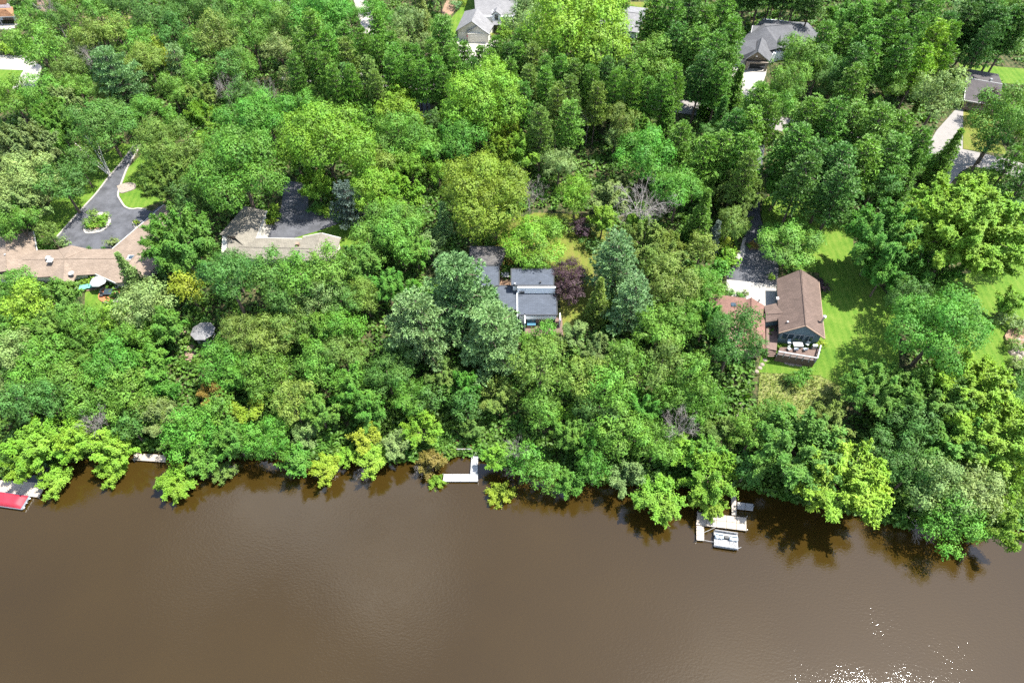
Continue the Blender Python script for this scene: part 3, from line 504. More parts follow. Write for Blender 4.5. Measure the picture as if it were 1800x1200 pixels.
dA = (-4.97,208.47,13.40); dl, dr = (-6.39,208.59,12.20), (-3.24,208.24,12.20); dB = (-4.48,211.34,13.40)
roof(h, [[dB, dA, dl, (-5.83,211.63,12.20)], [dA, dB, (-2.47,210.91,12.20), dr]], 'roof_light', name='dormer_roof'); m = MB(); m.prism([(dl[0] + .25, dl[1] + .3), (dr[0] - .25, dr[1] + .3), (dr[0] - .25, dr[1] + 3), (dl[0] + .25, dl[1] + 3)], PL + 2.6, PL + 4.75); dw = m.build('dormer_wall', 'wall_white', h); gable_wall(h, dl, dr, dA, 'wall_white', 0.3)
window(h, (dl[0] + .25, dl[1] + .3), (dr[0] - .25, dr[1] + .3), 0.28, 0.72, PL + 3.0, PL + 4.9)
pr = [(-5.97,206.59,10.10), (-3.34,206.59,10.10), (-3.34,207.71,10.60), (-5.98,207.71,10.60)]; roof(h, [pr], 'roof_light', name='porch_roof'); 
for s_ in (0.08, 0.92): c = lerp(pr[0], pr[1], s_); boxp('porch_post', (c[0], c[1] + .2, PL), (.18, .18, 2.4), 'white', h)
a, b = (-2.84,210.12,10.10), (0.53,210.12,10.10); window(h, a, b, 0.1, 0.5, PL + .8, PL + 2.4, 2); window(h, a, b, 0.55, 0.95, PL + .8, PL + 2.4, 2)
p = (-13.29,201.92,7.50); t = thing('garden_parasol', p, 'small pink parasol in front of the cream garage', 'parasol'); m = MB(); m.tube([p, (p[0], p[1], p[2] + 2.0)], .04); m.build('pole', 'white', t); m = MB(); m.lathe((p[0], p[1], p[2] + 1.45), [(.62, 0), (.45, .28), (.2, .48), (.03, .6)], 10); m.build('canopy', 'pink', t)
# --- grey gabled roof (top, half hidden)
h = thing('grey_roofed_house', (35.03,211.30,7.50), 'house with plain light grey gabled roof behind the lime tree', 'house')
a, b = (29.34,211.79,12.30), (40.67,208.92,12.30); e0, e1 = (25.80,204.62,10.40), (38.24,201.37,10.40); bb = [(2 * a[0] - e0[0], 2 * a[1] - e0[1], e0[2]), (2 * b[0] - e1[0], 2 * b[1] - e1[1], e1[2])]
walls(h, [e0, e1, bb[1], bb[0]], PL + 2.8, 'wall_white', 0.5); roof(h, [[a, b, e1, e0], [b, a, bb[0], bb[1]]], 'roof_light', ridges=[(a, b)]); fascia(h, [(a, b)], 'trim'); gable_wall(h, e1, bb[1], b, 'wall_white', 0.3); vent(h, (36.71,203.26,11.10), 0.2, 0.3, 'white')
# --- grey hip-roofed house with open garage
h = thing('hip_roofed_house', (76.07,194.32,7.50), 'large grey hip-roofed house with open stone-fronted garage', 'house')
ga0, ga1 = (72.89,192.31,13.70), (70.01,184.59,13.70); gl, gr = (67.59,186.17,10.40), (74.34,185.40,10.40); gbl, gbr = (70.43,193.27,10.40), (77.54,191.98,10.40)
walls(h, [gl, gr, (76.09,190.07,10.40), (69.38,190.71,10.40)], PL + 2.75, 'dark', 0.4)
roof(h, [[ga0, ga1, gl, gbl], [ga1, ga0, gbr, gr]], 'roof_grey', ridges=[(ga0, ga1)]); gable_wall(h, gl, gr, ga1, 'wall_stone', 0.35); fascia(h, [(gl, ga1), (ga1, gr)], 'white')
P = inset([gl, gr, (76.09,190.07,10.40), (69.38,190.71,10.40)], 0.3); P[0] = (P[0][0], P[0][1]); a, b = P[0], P[1]
for t0, t1, z0, z1 in ((0, .13, -.2, 2.8), (.9, 1, -.2, 2.8), (.13, .9, 2.3, 2.8)): panel(h, lerp(a, b, t0), lerp(a, b, t1), PL + z0, PL + z1, 'wall_stone', 'garage_front', 1.3, th=.3)
panel(h, lerp(a, b, .13), lerp(a, b, .16), PL, PL + 2.3, 'white', 'door_frame', 1.34, th=.1); panel(h, lerp(a, b, .87), lerp(a, b, .9), PL, PL + 2.3, 'white', 'door_frame', 1.34, th=.1)
lb = [(66.98,196.20,10.40), (72.49,196.53,10.40), (68.75,186.94,10.40), (65.13,187.87,10.40)]; walls(h, lb, PL + 2.8, 'wall_white', 0.5); roof(h, [[(66.95,196.11,10.45), (71.58,192.52,12.90), (70.00,186.81,12.90), (68.25,186.23,10.45), (65.77,187.01,10.45), (65.27,189.04,10.45)]], 'roof_grey')
mb_ = [(70.30,192.62,10.40), (74.84,187.56,10.40), (90.51,195.22,10.40), (92.84,201.20,10.40), (91.58,208.11,10.40), (78.13,210.95,10.40), (70.96,200.52,10.40)]
walls(h, mb_, PL + 2.8, 'wall_white', 0.8)
r0, r1, r2 = (74.40,196.01,15.10), (82.24,197.34,15.10), (86.88,197.22,13.70)
roof(h, [[r0, (66.79,193.73,10.50), (73.21,189.53,10.70), (78.10,189.52,12.10)], [r0, (78.25,189.89,11.90), (83.51,190.53,10.50), r1], [r1, (83.51,190.53,10.50), (90.30,195.36,10.50), r2], [r2, (90.30,195.36,10.50), (92.75,201.01,10.50)], [r1, r2, (92.75,201.01,10.50), (91.31,207.21,10.50)], [r0, r1, (91.31,207.21,10.50), (77.74,209.32,10.50)], [r0, (77.74,209.32,10.50), (70.75,199.66,10.50), (66.79,193.73,10.50)]], 'roof_grey', ridges=[(r0, r1), (r1, r2)])
da0, da1 = (79.31,195.76,13.60), (77.89,190.57,13.60); dl, dr = (75.97,192.35,10.90), (80.83,192.35,10.90); roof(h, [[da0, da1, dl, (77.82,195.32,12.10)], [da1, da0, (81.20,194.01,12.10), dr]], 'roof_grey', name='cross_gable'); gable_wall(h, dl, dr, da1, 'wall_white', 0.25); fascia(h, [(dl, da1), (da1, dr)], 'white')
bl = [(72.49,201.57,12.50), (76.53,201.23,12.50), (75.13,198.53,11.10), (71.07,196.63,10.70)]; roof(h, [bl], 'roof_grey', name='rear_roof'); fascia(h, [(bl[0], bl[3])], 'white'); walls(h, bl, PL + 3.0, 'wall_white', .4)
bk2 = [(77.01,202.30,12.30), (79.59,202.09,13.80), (80.93,201.08,13.10), (77.84,198.61,13.50)]; roof(h, [bk2], 'roof_grey', name='rear_gable')
m = MB(); m.lathe((ga1[0], ga1[1] - .02, PL + 4.7), [(.3, 0), (.3, .1)], 10); o = m.build('gable_light', 'white', h)
def car(p, rz, mat, label):
    t = thing('parked_car', p, label, 'car'); co, si = math.cos(rz), math.sin(rz)
    L = lambda u, w, z: (p[0] + u * co - w * si, p[1] + u * si + w * co, p[2] + z)
    m = MB(); secs = [(-2.2, .55, .75, .78), (-2.1, .35, .9, .85), (-1.2, .3, .98, .9), (-.5, .3, .98, .9), (1.3, .3, .98, .9), (2.1, .35, .95, .86), (2.25, .55, .85, .8)]
    n = len(secs)
    for u, z0, z1, w in secs:
        for a, b in ((-w, z0), (w, z0), (w * 1.02, (z0 + z1) / 2), (w * .93, z1), (-w * .93, z1), (-w * 1.02, (z0 + z1) / 2)): m.v.append(L(u, a, b))
    for i in range(n - 1):
        for k in range(6): q = (k + 1) % 6; m.f.append((i * 6 + k, (i + 1) * 6 + k, (i + 1) * 6 + q, i * 6 + q))
    m.f.append(tuple(range(6))); m.f.append(tuple((n - 1) * 6 + k for k in range(6))[::-1]); m.build('body', mat, t, True)
    m = MB()
    for u, z, w in ((-1.3, .96, .82), (-.5, 1.46, .66), (.9, 1.46, .66), (1.9, .96, .8)):
        m.v += [L(u, -w, z), L(u, w, z)]
    m.f = [(0, 1, 3, 2), (2, 3, 5, 4), (4, 5, 7, 6), (0, 2, 4, 6), (1, 7, 5, 3)]; m.build('cabin', 'glass', t)
    m = MB(); m.slab([L(-.52, -.64, 1.5), L(.92, -.64, 1.5), L(.92, .64, 1.5), L(-.52, .64, 1.5)], .05); m.build('roof', mat, t)
    for u in (-1.4, 1.4):
        for w in (-.82, .82): m = MB(); m.tube([L(u, w - .1, .33), L(u, w + .1, .33)], .33, 12); m.build('wheel', 'dark', t)
    for w in (-.6, .6): m = MB(); c = L(-2.2, w, .66); m.box((c[0], c[1], c[2]), (.18, .3, .14), rz); m.build('headlight', 'white', t)
car((73.62,187.98,7.50), R(80), M['white'], 'white car parked inside the open garage'); car((70.40,188.60,7.50), R(80), M['dark'], 'dark car parked in the open garage beside the white one')
# --- small dark-roofed house (far right)
h = thing('dark_roofed_house', (132.06,173.14,7.50), 'small single-storey house with weathered dark shingle roof', 'house')
a, b = (125.68,173.59,12.10), (134.21,170.48,12.10); e0, e1 = (122.63,165.50,10.40), (130.90,162.56,10.40); bb = [(2 * a[0] - e0[0], 2 * a[1] - e0[1], 2.9 + PL), (2 * b[0] - e1[0], 2 * b[1] - e1[1], 2.9 + PL)]
P = walls(h, [e0, e1, bb[1], bb[0]], PL + 2.8, 'wall_brown', 0.5); roof(h, [[a, b, e1, e0], [b, a, bb[0], bb[1]]], 'roof_dark', ridges=[(a, b)], capmat='trim'); fascia(h, [(e0, e1), (a, e0)], 'trim'); gable_wall(h, bb[0], e0, a, 'wall_brown', .3)
window(h, P[0], P[1], .1, .28, PL + .9, PL + 2.3); window(h, P[0], P[1], .33, .55, PL + .9, PL + 2.3, 2); window(h, P[0], P[1], .62, .8, PL + .9, PL + 2.3); boxp('chimney', (131.52,171.94,11.90), (.6, .6, .9), 'metal', h)
# --- orange-roofed house (top left corner)
h = thing('orange_roofed_house', (-161.62,213.10,7.50), 'orange-tan roofed house with covered patio at the frame corner', 'house')
a, b = (-166.47,212.20,12.10), (-157.36,212.02,12.10); e0, e1 = (-166.75,210.59,10.40), (-155.54,211.31,10.40); bb = [(-170.45,218.27,10.40), (-158.87,217.52,10.40)]
roof(h, [[a, b, e1, e0], [b, a, bb[0], bb[1]], [b, bb[1], e1]], 'roof_orange', ridges=[(a, b)]); walls(h, [(-168.66,214.57,10.40), (-158.26,214.57,10.40), (-160.29,218.27,10.40), (-170.45,218.27,10.40)], PL + 2.8, 'wall_brown', .3); fascia(h, [(e0, e1)], 'white')
for t in (0.55, 0.95): c = lerp(e0, e1, t); boxp('porch_post', (c[0], c[1] + .2, PL), (.2, .2, 2.7), 'white', h)
a, b = (-166.56,214.68,13.90), (-157.68,215.42,13.90); e0, e1 = (-167.41,214.66,12.50), (-158.68,215.03,12.50); roof(h, [[a, b, e1, e0]], 'roof_orange', name='upper_roof'); walls(h, [e0, e1, b, a], PL + 4.9, 'wall_white', .3)
c = (-161.20,210.24,7.50); m = MB(); m.box((c[0], c[1], PL + .06), (10, 3.5, .12)); m.build('patio', 'concrete', h)
# --- planted island, patio, gazebo, lamp posts
isl = smooth_line([(-98.96,117.29),(-98.00,116.15),(-96.56,116.15),(-94.68,116.72),(-93.67,118.64),(-93.85,120.78),(-95.44,122.76),(-96.87,123.35),(-98.26,122.76),(-99.19,120.97),(-99.37,119.02),(-98.96,117.29)], 3)
m = MB(); m.prism(isl[:-1], PL + .02, PL + .22); isd = thing('planter_island', (isl[0][0], isl[0][1], PL), 'egg-shaped planting island with pale gravel in the circular driveway', 'planter'); m.build('kerb_ring', 'pale', isd); m = MB(); m.prism(inset(isl[:-1], 1.2), PL + .2, PL + .24); m.build('soil', 'mulch', isd)
pl = smooth_line([(-88.52,119.80),(-88.25,120.97),(-86.92,120.97),(-85.73,119.80),(-86.27,118.25),(-87.20,117.87),(-88.52,119.80)], 3); m = MB(); m.prism(pl[:-1], PL + .02, PL + .2); tag(m.build('planter_bed', 'pale'), 'small pale gravel bed against the slanting brown wing', 'planter')
bd = smooth_line([(-96.77,132.90),(-95.03,130.34),(-93.52,130.76),(-92.01,132.04),(-92.60,133.76),(-94.71,134.19),(-96.77,132.90)], 3); m = MB(); m.prism(bd[:-1], PL + .02, PL + .22); tag(m.build('rock_bed', 'rock'), 'rounded stone bed at the foot of the birch', 'rock bed')
pt = smooth_line([(-88.06,97.55),(-88.24,99.35),(-87.02,100.01),(-84.70,99.02),(-83.16,97.40),(-83.28,95.55),(-84.51,94.93),(-86.26,95.20),(-88.06,97.55)], 3); m = MB(); m.prism(pt[:-1], PL - .6, PL + .12); pat = tag(m.build('patio', 'pale'), 'round pale patio beside the brown shingled house', 'patio')
p_ = (-85.76,97.55,7.50); m = MB(); m.lathe((p_[0], p_[1], PL + .12), [(2.3, 0.002), (2.3, .05)], 20); m.build('brick_ring', 'orange', None).parent = pat
t = thing('fire_table', (p_[0], p_[1], PL + .17), 'dark covered fire table in the orange patio circle', 'fire table'); m = MB(); m.box((p_[0], p_[1], PL + .174), (1.5, 1.3, .55)); m.build('base', 'dark', t); m = MB(); m.prism(inset([(p_[0] - .9, p_[1] - .8), (p_[0] + .9, p_[1] - .8), (p_[0] + .9, p_[1] + .8), (p_[0] - .9, p_[1] + .8)], 0), PL + .73, PL + .83); m.build('cover', 'glass', t)
p = (-87.73,99.26,7.60); t = thing('patio_umbrella', p, 'white octagonal patio umbrella beside the green awnings', 'umbrella'); m = MB(); m.tube([p, (p[0], p[1], p[2] + 2.6)], .05); m.build('pole', 'white', t)
m = MB(); m.lathe((p[0], p[1], p[2] + 2.2), [(1.75, 0), (1.2, .25), (.5, .5), (.04, .62)], 8, .39); m.build('canopy', 'canvas', t)
for i, (px_) in enumerate(((-91.52,98.68,8.50), (-90.37,99.01,8.50), (-89.07,99.25,8.50))):
    t = thing('awning_seat', (px_[0], px_[1], PL), ['left', 'middle', 'right'][i] + ' one of three green canvas shades along the retaining wall', 'shade', 'green canvas shades'); a = .12
    m = MB(); m.slab([(px_[0] - .72, px_[1] - .55, px_[2] - .15), (px_[0] + .72, px_[1] - .45, px_[2] - .1), (px_[0] + .72, px_[1] + .65, px_[2] + .15), (px_[0] - .72, px_[1] + .55, px_[2] + .1)], .06); m.build('canvas', 'green_tarp', t)
    for sx in (-.6, .6): boxp('leg', (px_[0] + sx, px_[1], PL - .2), (.07, .07, 1.1), 'dark', t)
rw_ = smooth_line([(-93.52,100.34),(-91.35,98.53),(-89.65,98.85),(-88.49,99.35)]); m = MB(); Q = ribbon(rw_, .5); m.prism(Q, PL - 1.2, PL + .35); tag(m.build('retaining_wall', 'stairwood'), 'low tan retaining wall below the green shades', 'wall')
sb = ribbon(smooth_line([(-94.95,100.85),(-93.02,99.68),(-90.76,100.18),(-88.67,100.51)]), 2.2); m = MB(); m.prism(sb, PL - .3, PL + .08); tag(m.build('terrace_slab', 'pale'), 'pale terrace slab under the green shades', 'terrace')
for i, q in enumerate(((-87.09,96.90,7.50), (-84.64,99.18,7.50), (-83.50,96.61,7.46), (-86.72,99.18,7.50))):
    t = thing('patio_chair', (q[0], q[1], PL + .13), ['dark', 'white', 'grey', 'brown'][i] + ' armchair on the round patio', 'chair', 'patio armchairs'); mt = ['dark', 'white', 'greywood', 'wall_brown'][i]
    boxp('seat', (q[0], q[1], PL + .35), (.75, .75, .2), mt, t, i); boxp('backrest', (q[0], q[1] + .32, PL + .56), (.75, .15, .45), mt, t); 
    for u in (-.3, .3):
        for w in (-.3, .3): boxp('leg', (q[0] + u, q[1] + w, PL + .135), (.07, .07, .22), mt, t)
p = Vector((-62.65,86.83,7.50)); gz = terrain(p.x, p.y); p.z = gz
t = thing('gazebo', p, 'octagonal gazebo with grey shingled roof at the head of the stairs', 'gazebo'); m = MB(); m.lathe((p.x, p.y, gz - .6), [(2.0, 0), (2.0, .85)], 8, .39); m.build('floor', 'greywood', t)
m = MB(); m.lathe((p.x, p.y, gz + 2.75), [(2.45, -.1), (2.45, 0), (1.3, .42), (.06, .8)], 8, .39); m.build('roof', 'roof_light', t)
for k in range(8): a = .39 + k * math.pi / 4; boxp('post', (p.x + 1.85 * math.cos(a), p.y + 1.85 * math.sin(a), gz + .26), (.14, .14, 2.42), 'greywood', t)
for k in range(8):
    if k == 5: continue
    a0, a1 = .39 + k * math.pi / 4, .39 + (k + 1) * math.pi / 4; m = MB(); m.tube([(p.x + 1.85 * math.cos(a0), p.y + 1.85 * math.sin(a0), gz + 1.15), (p.x + 1.85 * math.cos(a1), p.y + 1.85 * math.sin(a1), gz + 1.15)], .06, 5); m.build('rail', 'greywood', t)
def stairs(a, b, w, n, label, mat='stairwood'):
    t = thing('hillside_stairs', (a[0], a[1], a[2]), label, 'stairs'); rz = math.atan2(b[1] - a[1], b[0] - a[0])
    for i in range(n):
        c = lerp(a, b, (i + .5) / n); z = terrain(c[0], c[1]); boxp('tread', (c[0], c[1], z - .1), (.34, w, .34), mat, t, rz)
    return t
st_ = stairs((-66.50,87.72,5.63), (-64.74,80.75,3.66), 2.3, 16, 'upper flight of timber steps below the gazebo'); stairs((-65.12,75.90,2.24), (-64.74,72.89,1.49), 1.9, 9, 'lower flight of timber steps on the bank'); stairs((45.45,75.11,4.22), (44.13,69.77,2.50), 1.3, 16, 'narrow stone steps beside the meadow slope', 'rock')
a = (-67.22,88.99,5.93); m = MB(); m.box((a[0] + .6, a[1], terrain(*a[:2]) + .1), (3.2, 2.6, .15)); m.build('landing', 'stairwood', None); o = bpy.context.scene.objects['landing']; tag(o, 'weathered timber landing beside the gazebo', 'landing')
def lamp(p, hgt, label, arm=False):
    t = thing('street_lamp', p, label, 'street lamp', 'lamp posts'); m = MB(); m.tube([p, (p[0], p[1], p[2] + hgt)], [.12, .07], 8); m.build('pole', 'dark' if arm else 'metal', t)
    m = MB(); m.lathe((p[0], p[1], p[2] + hgt), [(.08, 0), (.24, .12), (.28, .45), (.05, .65)], 8); m.build('lantern', 'dark' if arm else 'white', t)
lamp((112.94,135.94,7.50), 5.6, 'black lamp post beside the pale street', True); lamp((-45.35,126.60,7.50), 5.0, 'thin pale pole beside the black forecourt')
p = (52.89,111.32,7.50); t = thing('flower_box', p, 'square raised flower box beside the long driveway', 'flower box')
c = (54.55,111.87,7.50); t.location = c; boxp('box', (c[0], c[1], c[2] - .1), (2.4, 1.9, .6), 'mulch', t); m = MB(); q = (52.99,112.42,7.50); m.box((q[0], q[1], q[2]), (.5, .5, 1.1)); tag(m.build('bin', 'dark'), 'black bin beside the raised flower box', 'bin')
sheet('walkway', [(52.85,114.83),(53.50,114.83),(52.12,109.51),(50.81,106.85),(49.77,108.62),(51.12,110.23)], 'pale', .12, 'pale path beside the flower box', 'path')
# stones and bed at the right edge
bed = [(99.65,85.94),(101.37,87.72),(106.16,88.02),(103.88,83.07),(99.22,83.91)]; m = MB(); m.prism(bed, PL - .5, PL + .5); tag(m.build('raised_bed', 'mulch'), 'raised stone garden bed at the right edge', 'garden bed')
for i, q in enumerate([(100.35,83.08),(100.58,82.26),(101.73,83.63),(101.39,81.73),(99.57,82.00),(100.40,80.95),(99.44,80.18),(102.92,84.77),(102.02,85.06)]):
    m = MB(); r_ = .5 + .35 * random.random(); m.lathe((q[0], q[1], terrain(*q) - .2), [(r_ * .8, 0), (r_, .3), (r_ * .7, .65), (r_ * .2, .8)], 7, i); o = m.build('boulder', 'rock'); o.rotation_euler = (0, 0, 0)
    tag(o, ['left', 'second', 'third', 'fourth', 'lowest left', 'low middle', 'lowest', 'upper right', 'upper middle'][i] + ' tan boulder beside the raised garden bed at the right edge', 'boulder', 'boulders of the stone garden')
for i, q in enumerate([(54.54,80.30),(55.17,80.04),(55.70,79.91),(56.58,79.88),(57.11,79.74),(49.85,80.14),(49.31,79.46),(50.55,81.06),(48.56,78.80)]):
    m = MB(); m.lathe((q[0], q[1], terrain(*q) - .1), [(.45, 0), (.5, .12), (.3, .26)], 7, i); tag(m.build('stepping_stone', 'rock'), ['first', 'second', 'third', 'fourth', 'last'][i % 5] + (' stepping stone from the left in the row below the deck' if i < 5 else ' stone down the slope at the foot of the deck steps'), 'stone', 'stepping stones below the deck')

# ------------------------------------------------------------------ docks and boats
def dock(name, label, panels, z, mat, th=0.18, posts=()):
    t = thing(name, (panels[0][0][0], panels[0][0][1], 0), label, 'dock')
    for q in panels:
        Q = inset([p[:2] for p in q], .03); m = MB(); m.prism(Q, z - th, z); d = m.build('deck_panel', mat, t)
        a, b, c, e = [Vector(p) for p in Q]
        n = 8
    for p in posts: m = MB(); m.tube([(p[0], p[1], -2.0), (p[0], p[1], z + .55)], .06, 6); m.build('post', 'metal', t)
    return t
def split(a, b, c, d, n):
    """quad a-b-c-d cut into n panels along a-b"""
    return [[lerp(a, b, i / n), lerp(a, b, (i + 1) / n), lerp(d, c, (i + 1) / n), lerp(d, c, i / n)] for i in range(n)]
z = .55
a, b, c, d = (33.31,51.37,0.55), (41.88,50.34,0.55), (41.40,47.85,0.55), (32.65,48.96,0.55)
mid0, mid1 = lerp(a, d, .48), lerp(b, c, .48)
dock('platform_dock', 'tan panelled dock platform behind the pontoon boat', split(a, b, mid1, mid0, 5) + split(mid0, mid1, c, d, 5) + split((32.68,48.85,0.55), (32.23,46.14,0.55), (33.61,46.04,0.55), (34.07,48.69,0.55), 3), z, 'dockwood', posts=[a, b, c, (32.28,46.14,0.55)])
dock('finger_dock', 'grey dock section reaching out beside the lime sapling', split((40.88,53.36,0.50), (43.73,52.98,0.50), (43.40,51.66,0.50), (40.60,51.99,0.50), 2), .5, 'greywood', posts=[(43.54,52.32,0.50)])
dock('gangway', 'pale gangway leading from the bank to the dock platform', split((40.01,54.83,0.58), (40.95,54.83,0.58), (40.23,50.76,0.58), (39.31,50.76,0.58), 1), .62, 'dockwood')
dock('corner_dock', 'white L-shaped dock at the middle of the bank', split((-12.73,58.94,0.50), (-6.31,58.94,0.50), (-6.24,57.37,0.50), (-12.84,57.37,0.50), 4) + split((-7.70,63.54,0.50), (-7.80,59.00,0.50), (-6.42,59.00,0.50), (-6.40,63.54,0.50), 3), .5, 'white', posts=[(-12.82,58.65,0.50), (-6.32,57.37,0.50), (-6.35,62.08,0.50), (-12.74,57.37,0.50)])
dock('shore_dock', 'small pale dock beside an overhanging sapling', split((-71.92,63.30,0.50), (-65.74,62.93,0.50), (-65.36,61.36,0.50), (-71.75,61.84,0.50), 4), .5, 'dockwood', posts=[(-71.64,61.84,0.50)])
dock('boat_dock', 'weathered wide dock beside the red covered boat', split((-99.30,58.07,0.50), (-85.97,57.03,0.50), (-86.24,54.20,0.50), (-98.14,55.66,0.50), 6), .5, 'dockwood', posts=[(-86.24,54.20,0.50)])
# rail and canoe by the corner dock
a, b = (-10.54,63.68,0.25), (-7.72,63.68,0.25); t = thing('timber_rail', a, 'low grey timber rail on the bank beside the white dock', 'railing'); m = MB(); m.tube([(a[0], a[1], 1.35), (b[0], b[1], 1.35)], .1, 6); m.build('beam', 'greywood', t)
m = MB(); m.tube([(a[0], a[1], .9), (b[0], b[1], .9)], .08, 6); m.build('beam', 'greywood', t)
for s_ in (0.02, .5, .98): c = lerp(a, b, s_); boxp('post', (c[0], c[1], 0), (.16, .16, 1.5), 'stairwood', t)
def canoe(c, rz, L, label):
    m = MB(); n = 13; co, si = math.cos(rz), math.sin(rz)
    for i in range(n):
        u = -1 + 2 * i / (n - 1); w = .43 * (1 - abs(u) ** 2.6) + .01; up = .18 * u * u
        for a, b in ((-w, .42 + up), (-w * .85, .15 + up), (-w * .3, 0.02 + up), (w * .3, 0.02 + up), (w * .85, .15 + up), (w, .42 + up), (w * .9, .40 + up), (w * .3, .07 + up), (-w * .3, .07 + up), (-w * .9, .40 + up)):
            x = u * L / 2; m.v.append((c[0] + x * co - a * si, c[1] + x * si + a * co, c[2] + b))
    for i in range(n - 1):
        for k in range(10): q = (k + 1) % 10; m.f.append((i * 10 + k, i * 10 + q, (i + 1) * 10 + q, (i + 1) * 10 + k))
    t = thing('canoe', c, label, 'canoe'); m.build('hull', 'red', t, True)
    for u in (-.22, .25): boxp('thwart', (c[0] + u * L * co, c[1] + u * L * si, c[2] + .36), (.25, .74, .04), 'stairwood', t, rz)
c = (-9.62,65.01,0.29); canoe((c[0], c[1], terrain(c[0], c[1]) + .35), -.35, 4.6, 'red canoe lying on the bank above the white dock')
# pontoon boats
def pontoon(name, label, o, rz, L, W, covered=False):
    t = thing(name, (o[0], o[1], 0), label, 'boat'); co, si = math.cos(rz), math.sin(rz); T = lambda u, w, z: (o[0] + u * co - w * si, o[1] + u * si + w * co, z)
    for w in (-W * .36, W * .36):
        m = MB(); m.tube([T(-L / 2, w, .12), T(-L / 2 + .1, w, .12), T(L / 2 - .6, w, .12), T(L / 2 - .15, w, .2), T(L / 2 + .05, w, .3)], [.2, .3, .3, .2, .04], 12); m.build('float', 'metal' if covered else 'white', t, True)
    def bx(n, u, w, z, su, sw, sz, mat, par=None): c_ = T(u, w, z); return boxp(n, c_, (su, sw, sz), mat, par or t, rz)
    bx('deck', 0, 0, .42, L, W, .12, 'greywood' if not covered else 'metal')
    if covered:
        m = MB(); nu, nw = 13, 9; hw, hl = W * .47, L * .46
        for i in range(nu):
            for j in range(nw):
                u = -hl + 2 * hl * i / (nu - 1); w = -hw + 2 * hw * j / (nw - 1); e = min(1, 3.2 * min(1 - abs(u) / hl, 1 - abs(w) / hw) + .0)
                zz = .62 + .75 * min(1, e * 1.6) + .09 * math.sin(u * 2.4 + w) * e - .05 * math.cos(w * 3 - u) * e; m.v.append(T(u, w, zz))
        m.f = [(i * nw + j, (i + 1) * nw + j, (i + 1) * nw + j + 1, i * nw + j + 1) for i in range(nu - 1) for j in range(nw - 1)]; m.build('cover', 'redcover', t, True)
        for s_ in (-1, 1): bx('side_rail', 0, s_ * (W / 2 - .04), .543, L, .06, .1, 'metal')
        for w in (-W * .3, 0, W * .3): bx('cleat', L / 2 + .1, w, .45, .3, .14, .1, 'metal')
        bx('bow_edge', L / 2 - .08, 0, .545, .2, W, .08, 'metal')
    else:
        for s_ in (-1, 1):
            w = s_ * (W / 2 - .08)
            for u in (-.48, -.28, -.08, .1, .3, .48): bx('rail_post', u * L, w, .543, .05, .05, .62, 'white')
            for z_ in (.8, 1.16): m = MB(); m.tube([T(-L * .48, w, z_), T(L * .48, w, z_)], .04 if z_ < 1 else .06, 6); m.build('rail', 'white', t)
            bx('rail_panel', 0, w * 1.005, .56, L * .9, .02, .22, 'blueseat')
        for u in (-.30, .30):
            s = bx('bench', u * L, .25, .545, 1.15, .62, .38, 'blueseat'); bx('backrest', u * L, .62, .92, 1.15, .16, .42, 'blueseat', s)
            for e in (-.3, .3): bx('cushion', u * L + e, .22, .928, .5, .5, .1, 'canvas', s)
            for e in (-.64, .64): bx('armrest', u * L + e, .25, .56, .12, .62, .6, 'blueseat', s)
        for u in (-.42, -.24, .24, .42): m = MB(); m.tube([T(u * L, -.85, .55), T(u * L, -.6, 1.3), T(u * L, .2, 1.5)], .035, 5); m.build('frame_bar', 'white', t)
        bx('console', 0, .35, .545, .7, .45, .55, 'dark'); m = MB(); m.tube([T(-.1, W * .42, .6), T(-.1, W * .62, 1.25)], .06, 6); m.build('motor', 'dark', t)
    return t
b0 = (37.42,46.16,0.50); pontoon('pontoon_boat', 'small white pontoon boat with pale blue double seats', b0, -.16, 4.1, 2.9)
b1 = (-92.25,53.75,0.50); pontoon('covered_boat', 'pontoon boat under a red canvas cover', b1, -.14, 8.6, 2.7, True)
for i, (a, b) in enumerate((((33.86,47.57,0.60), (36.01,48.47,0.70)), ((33.64,46.16,0.50), (35.38,45.85,0.50)), ((39.10,44.63,0.50), (39.89,44.97,0.40)))):
    m = MB(); mid = lerp(a, b, .5); m.tube([a, (mid[0], mid[1], mid[2] - .08), b], .035, 5); tag(m.build('mooring_rope', 'white'), ['pale rope from the dock arm to the boat stern', 'thin rope from the dock end to the boat float', 'short loose rope off the right end of the boat'][i], 'rope')

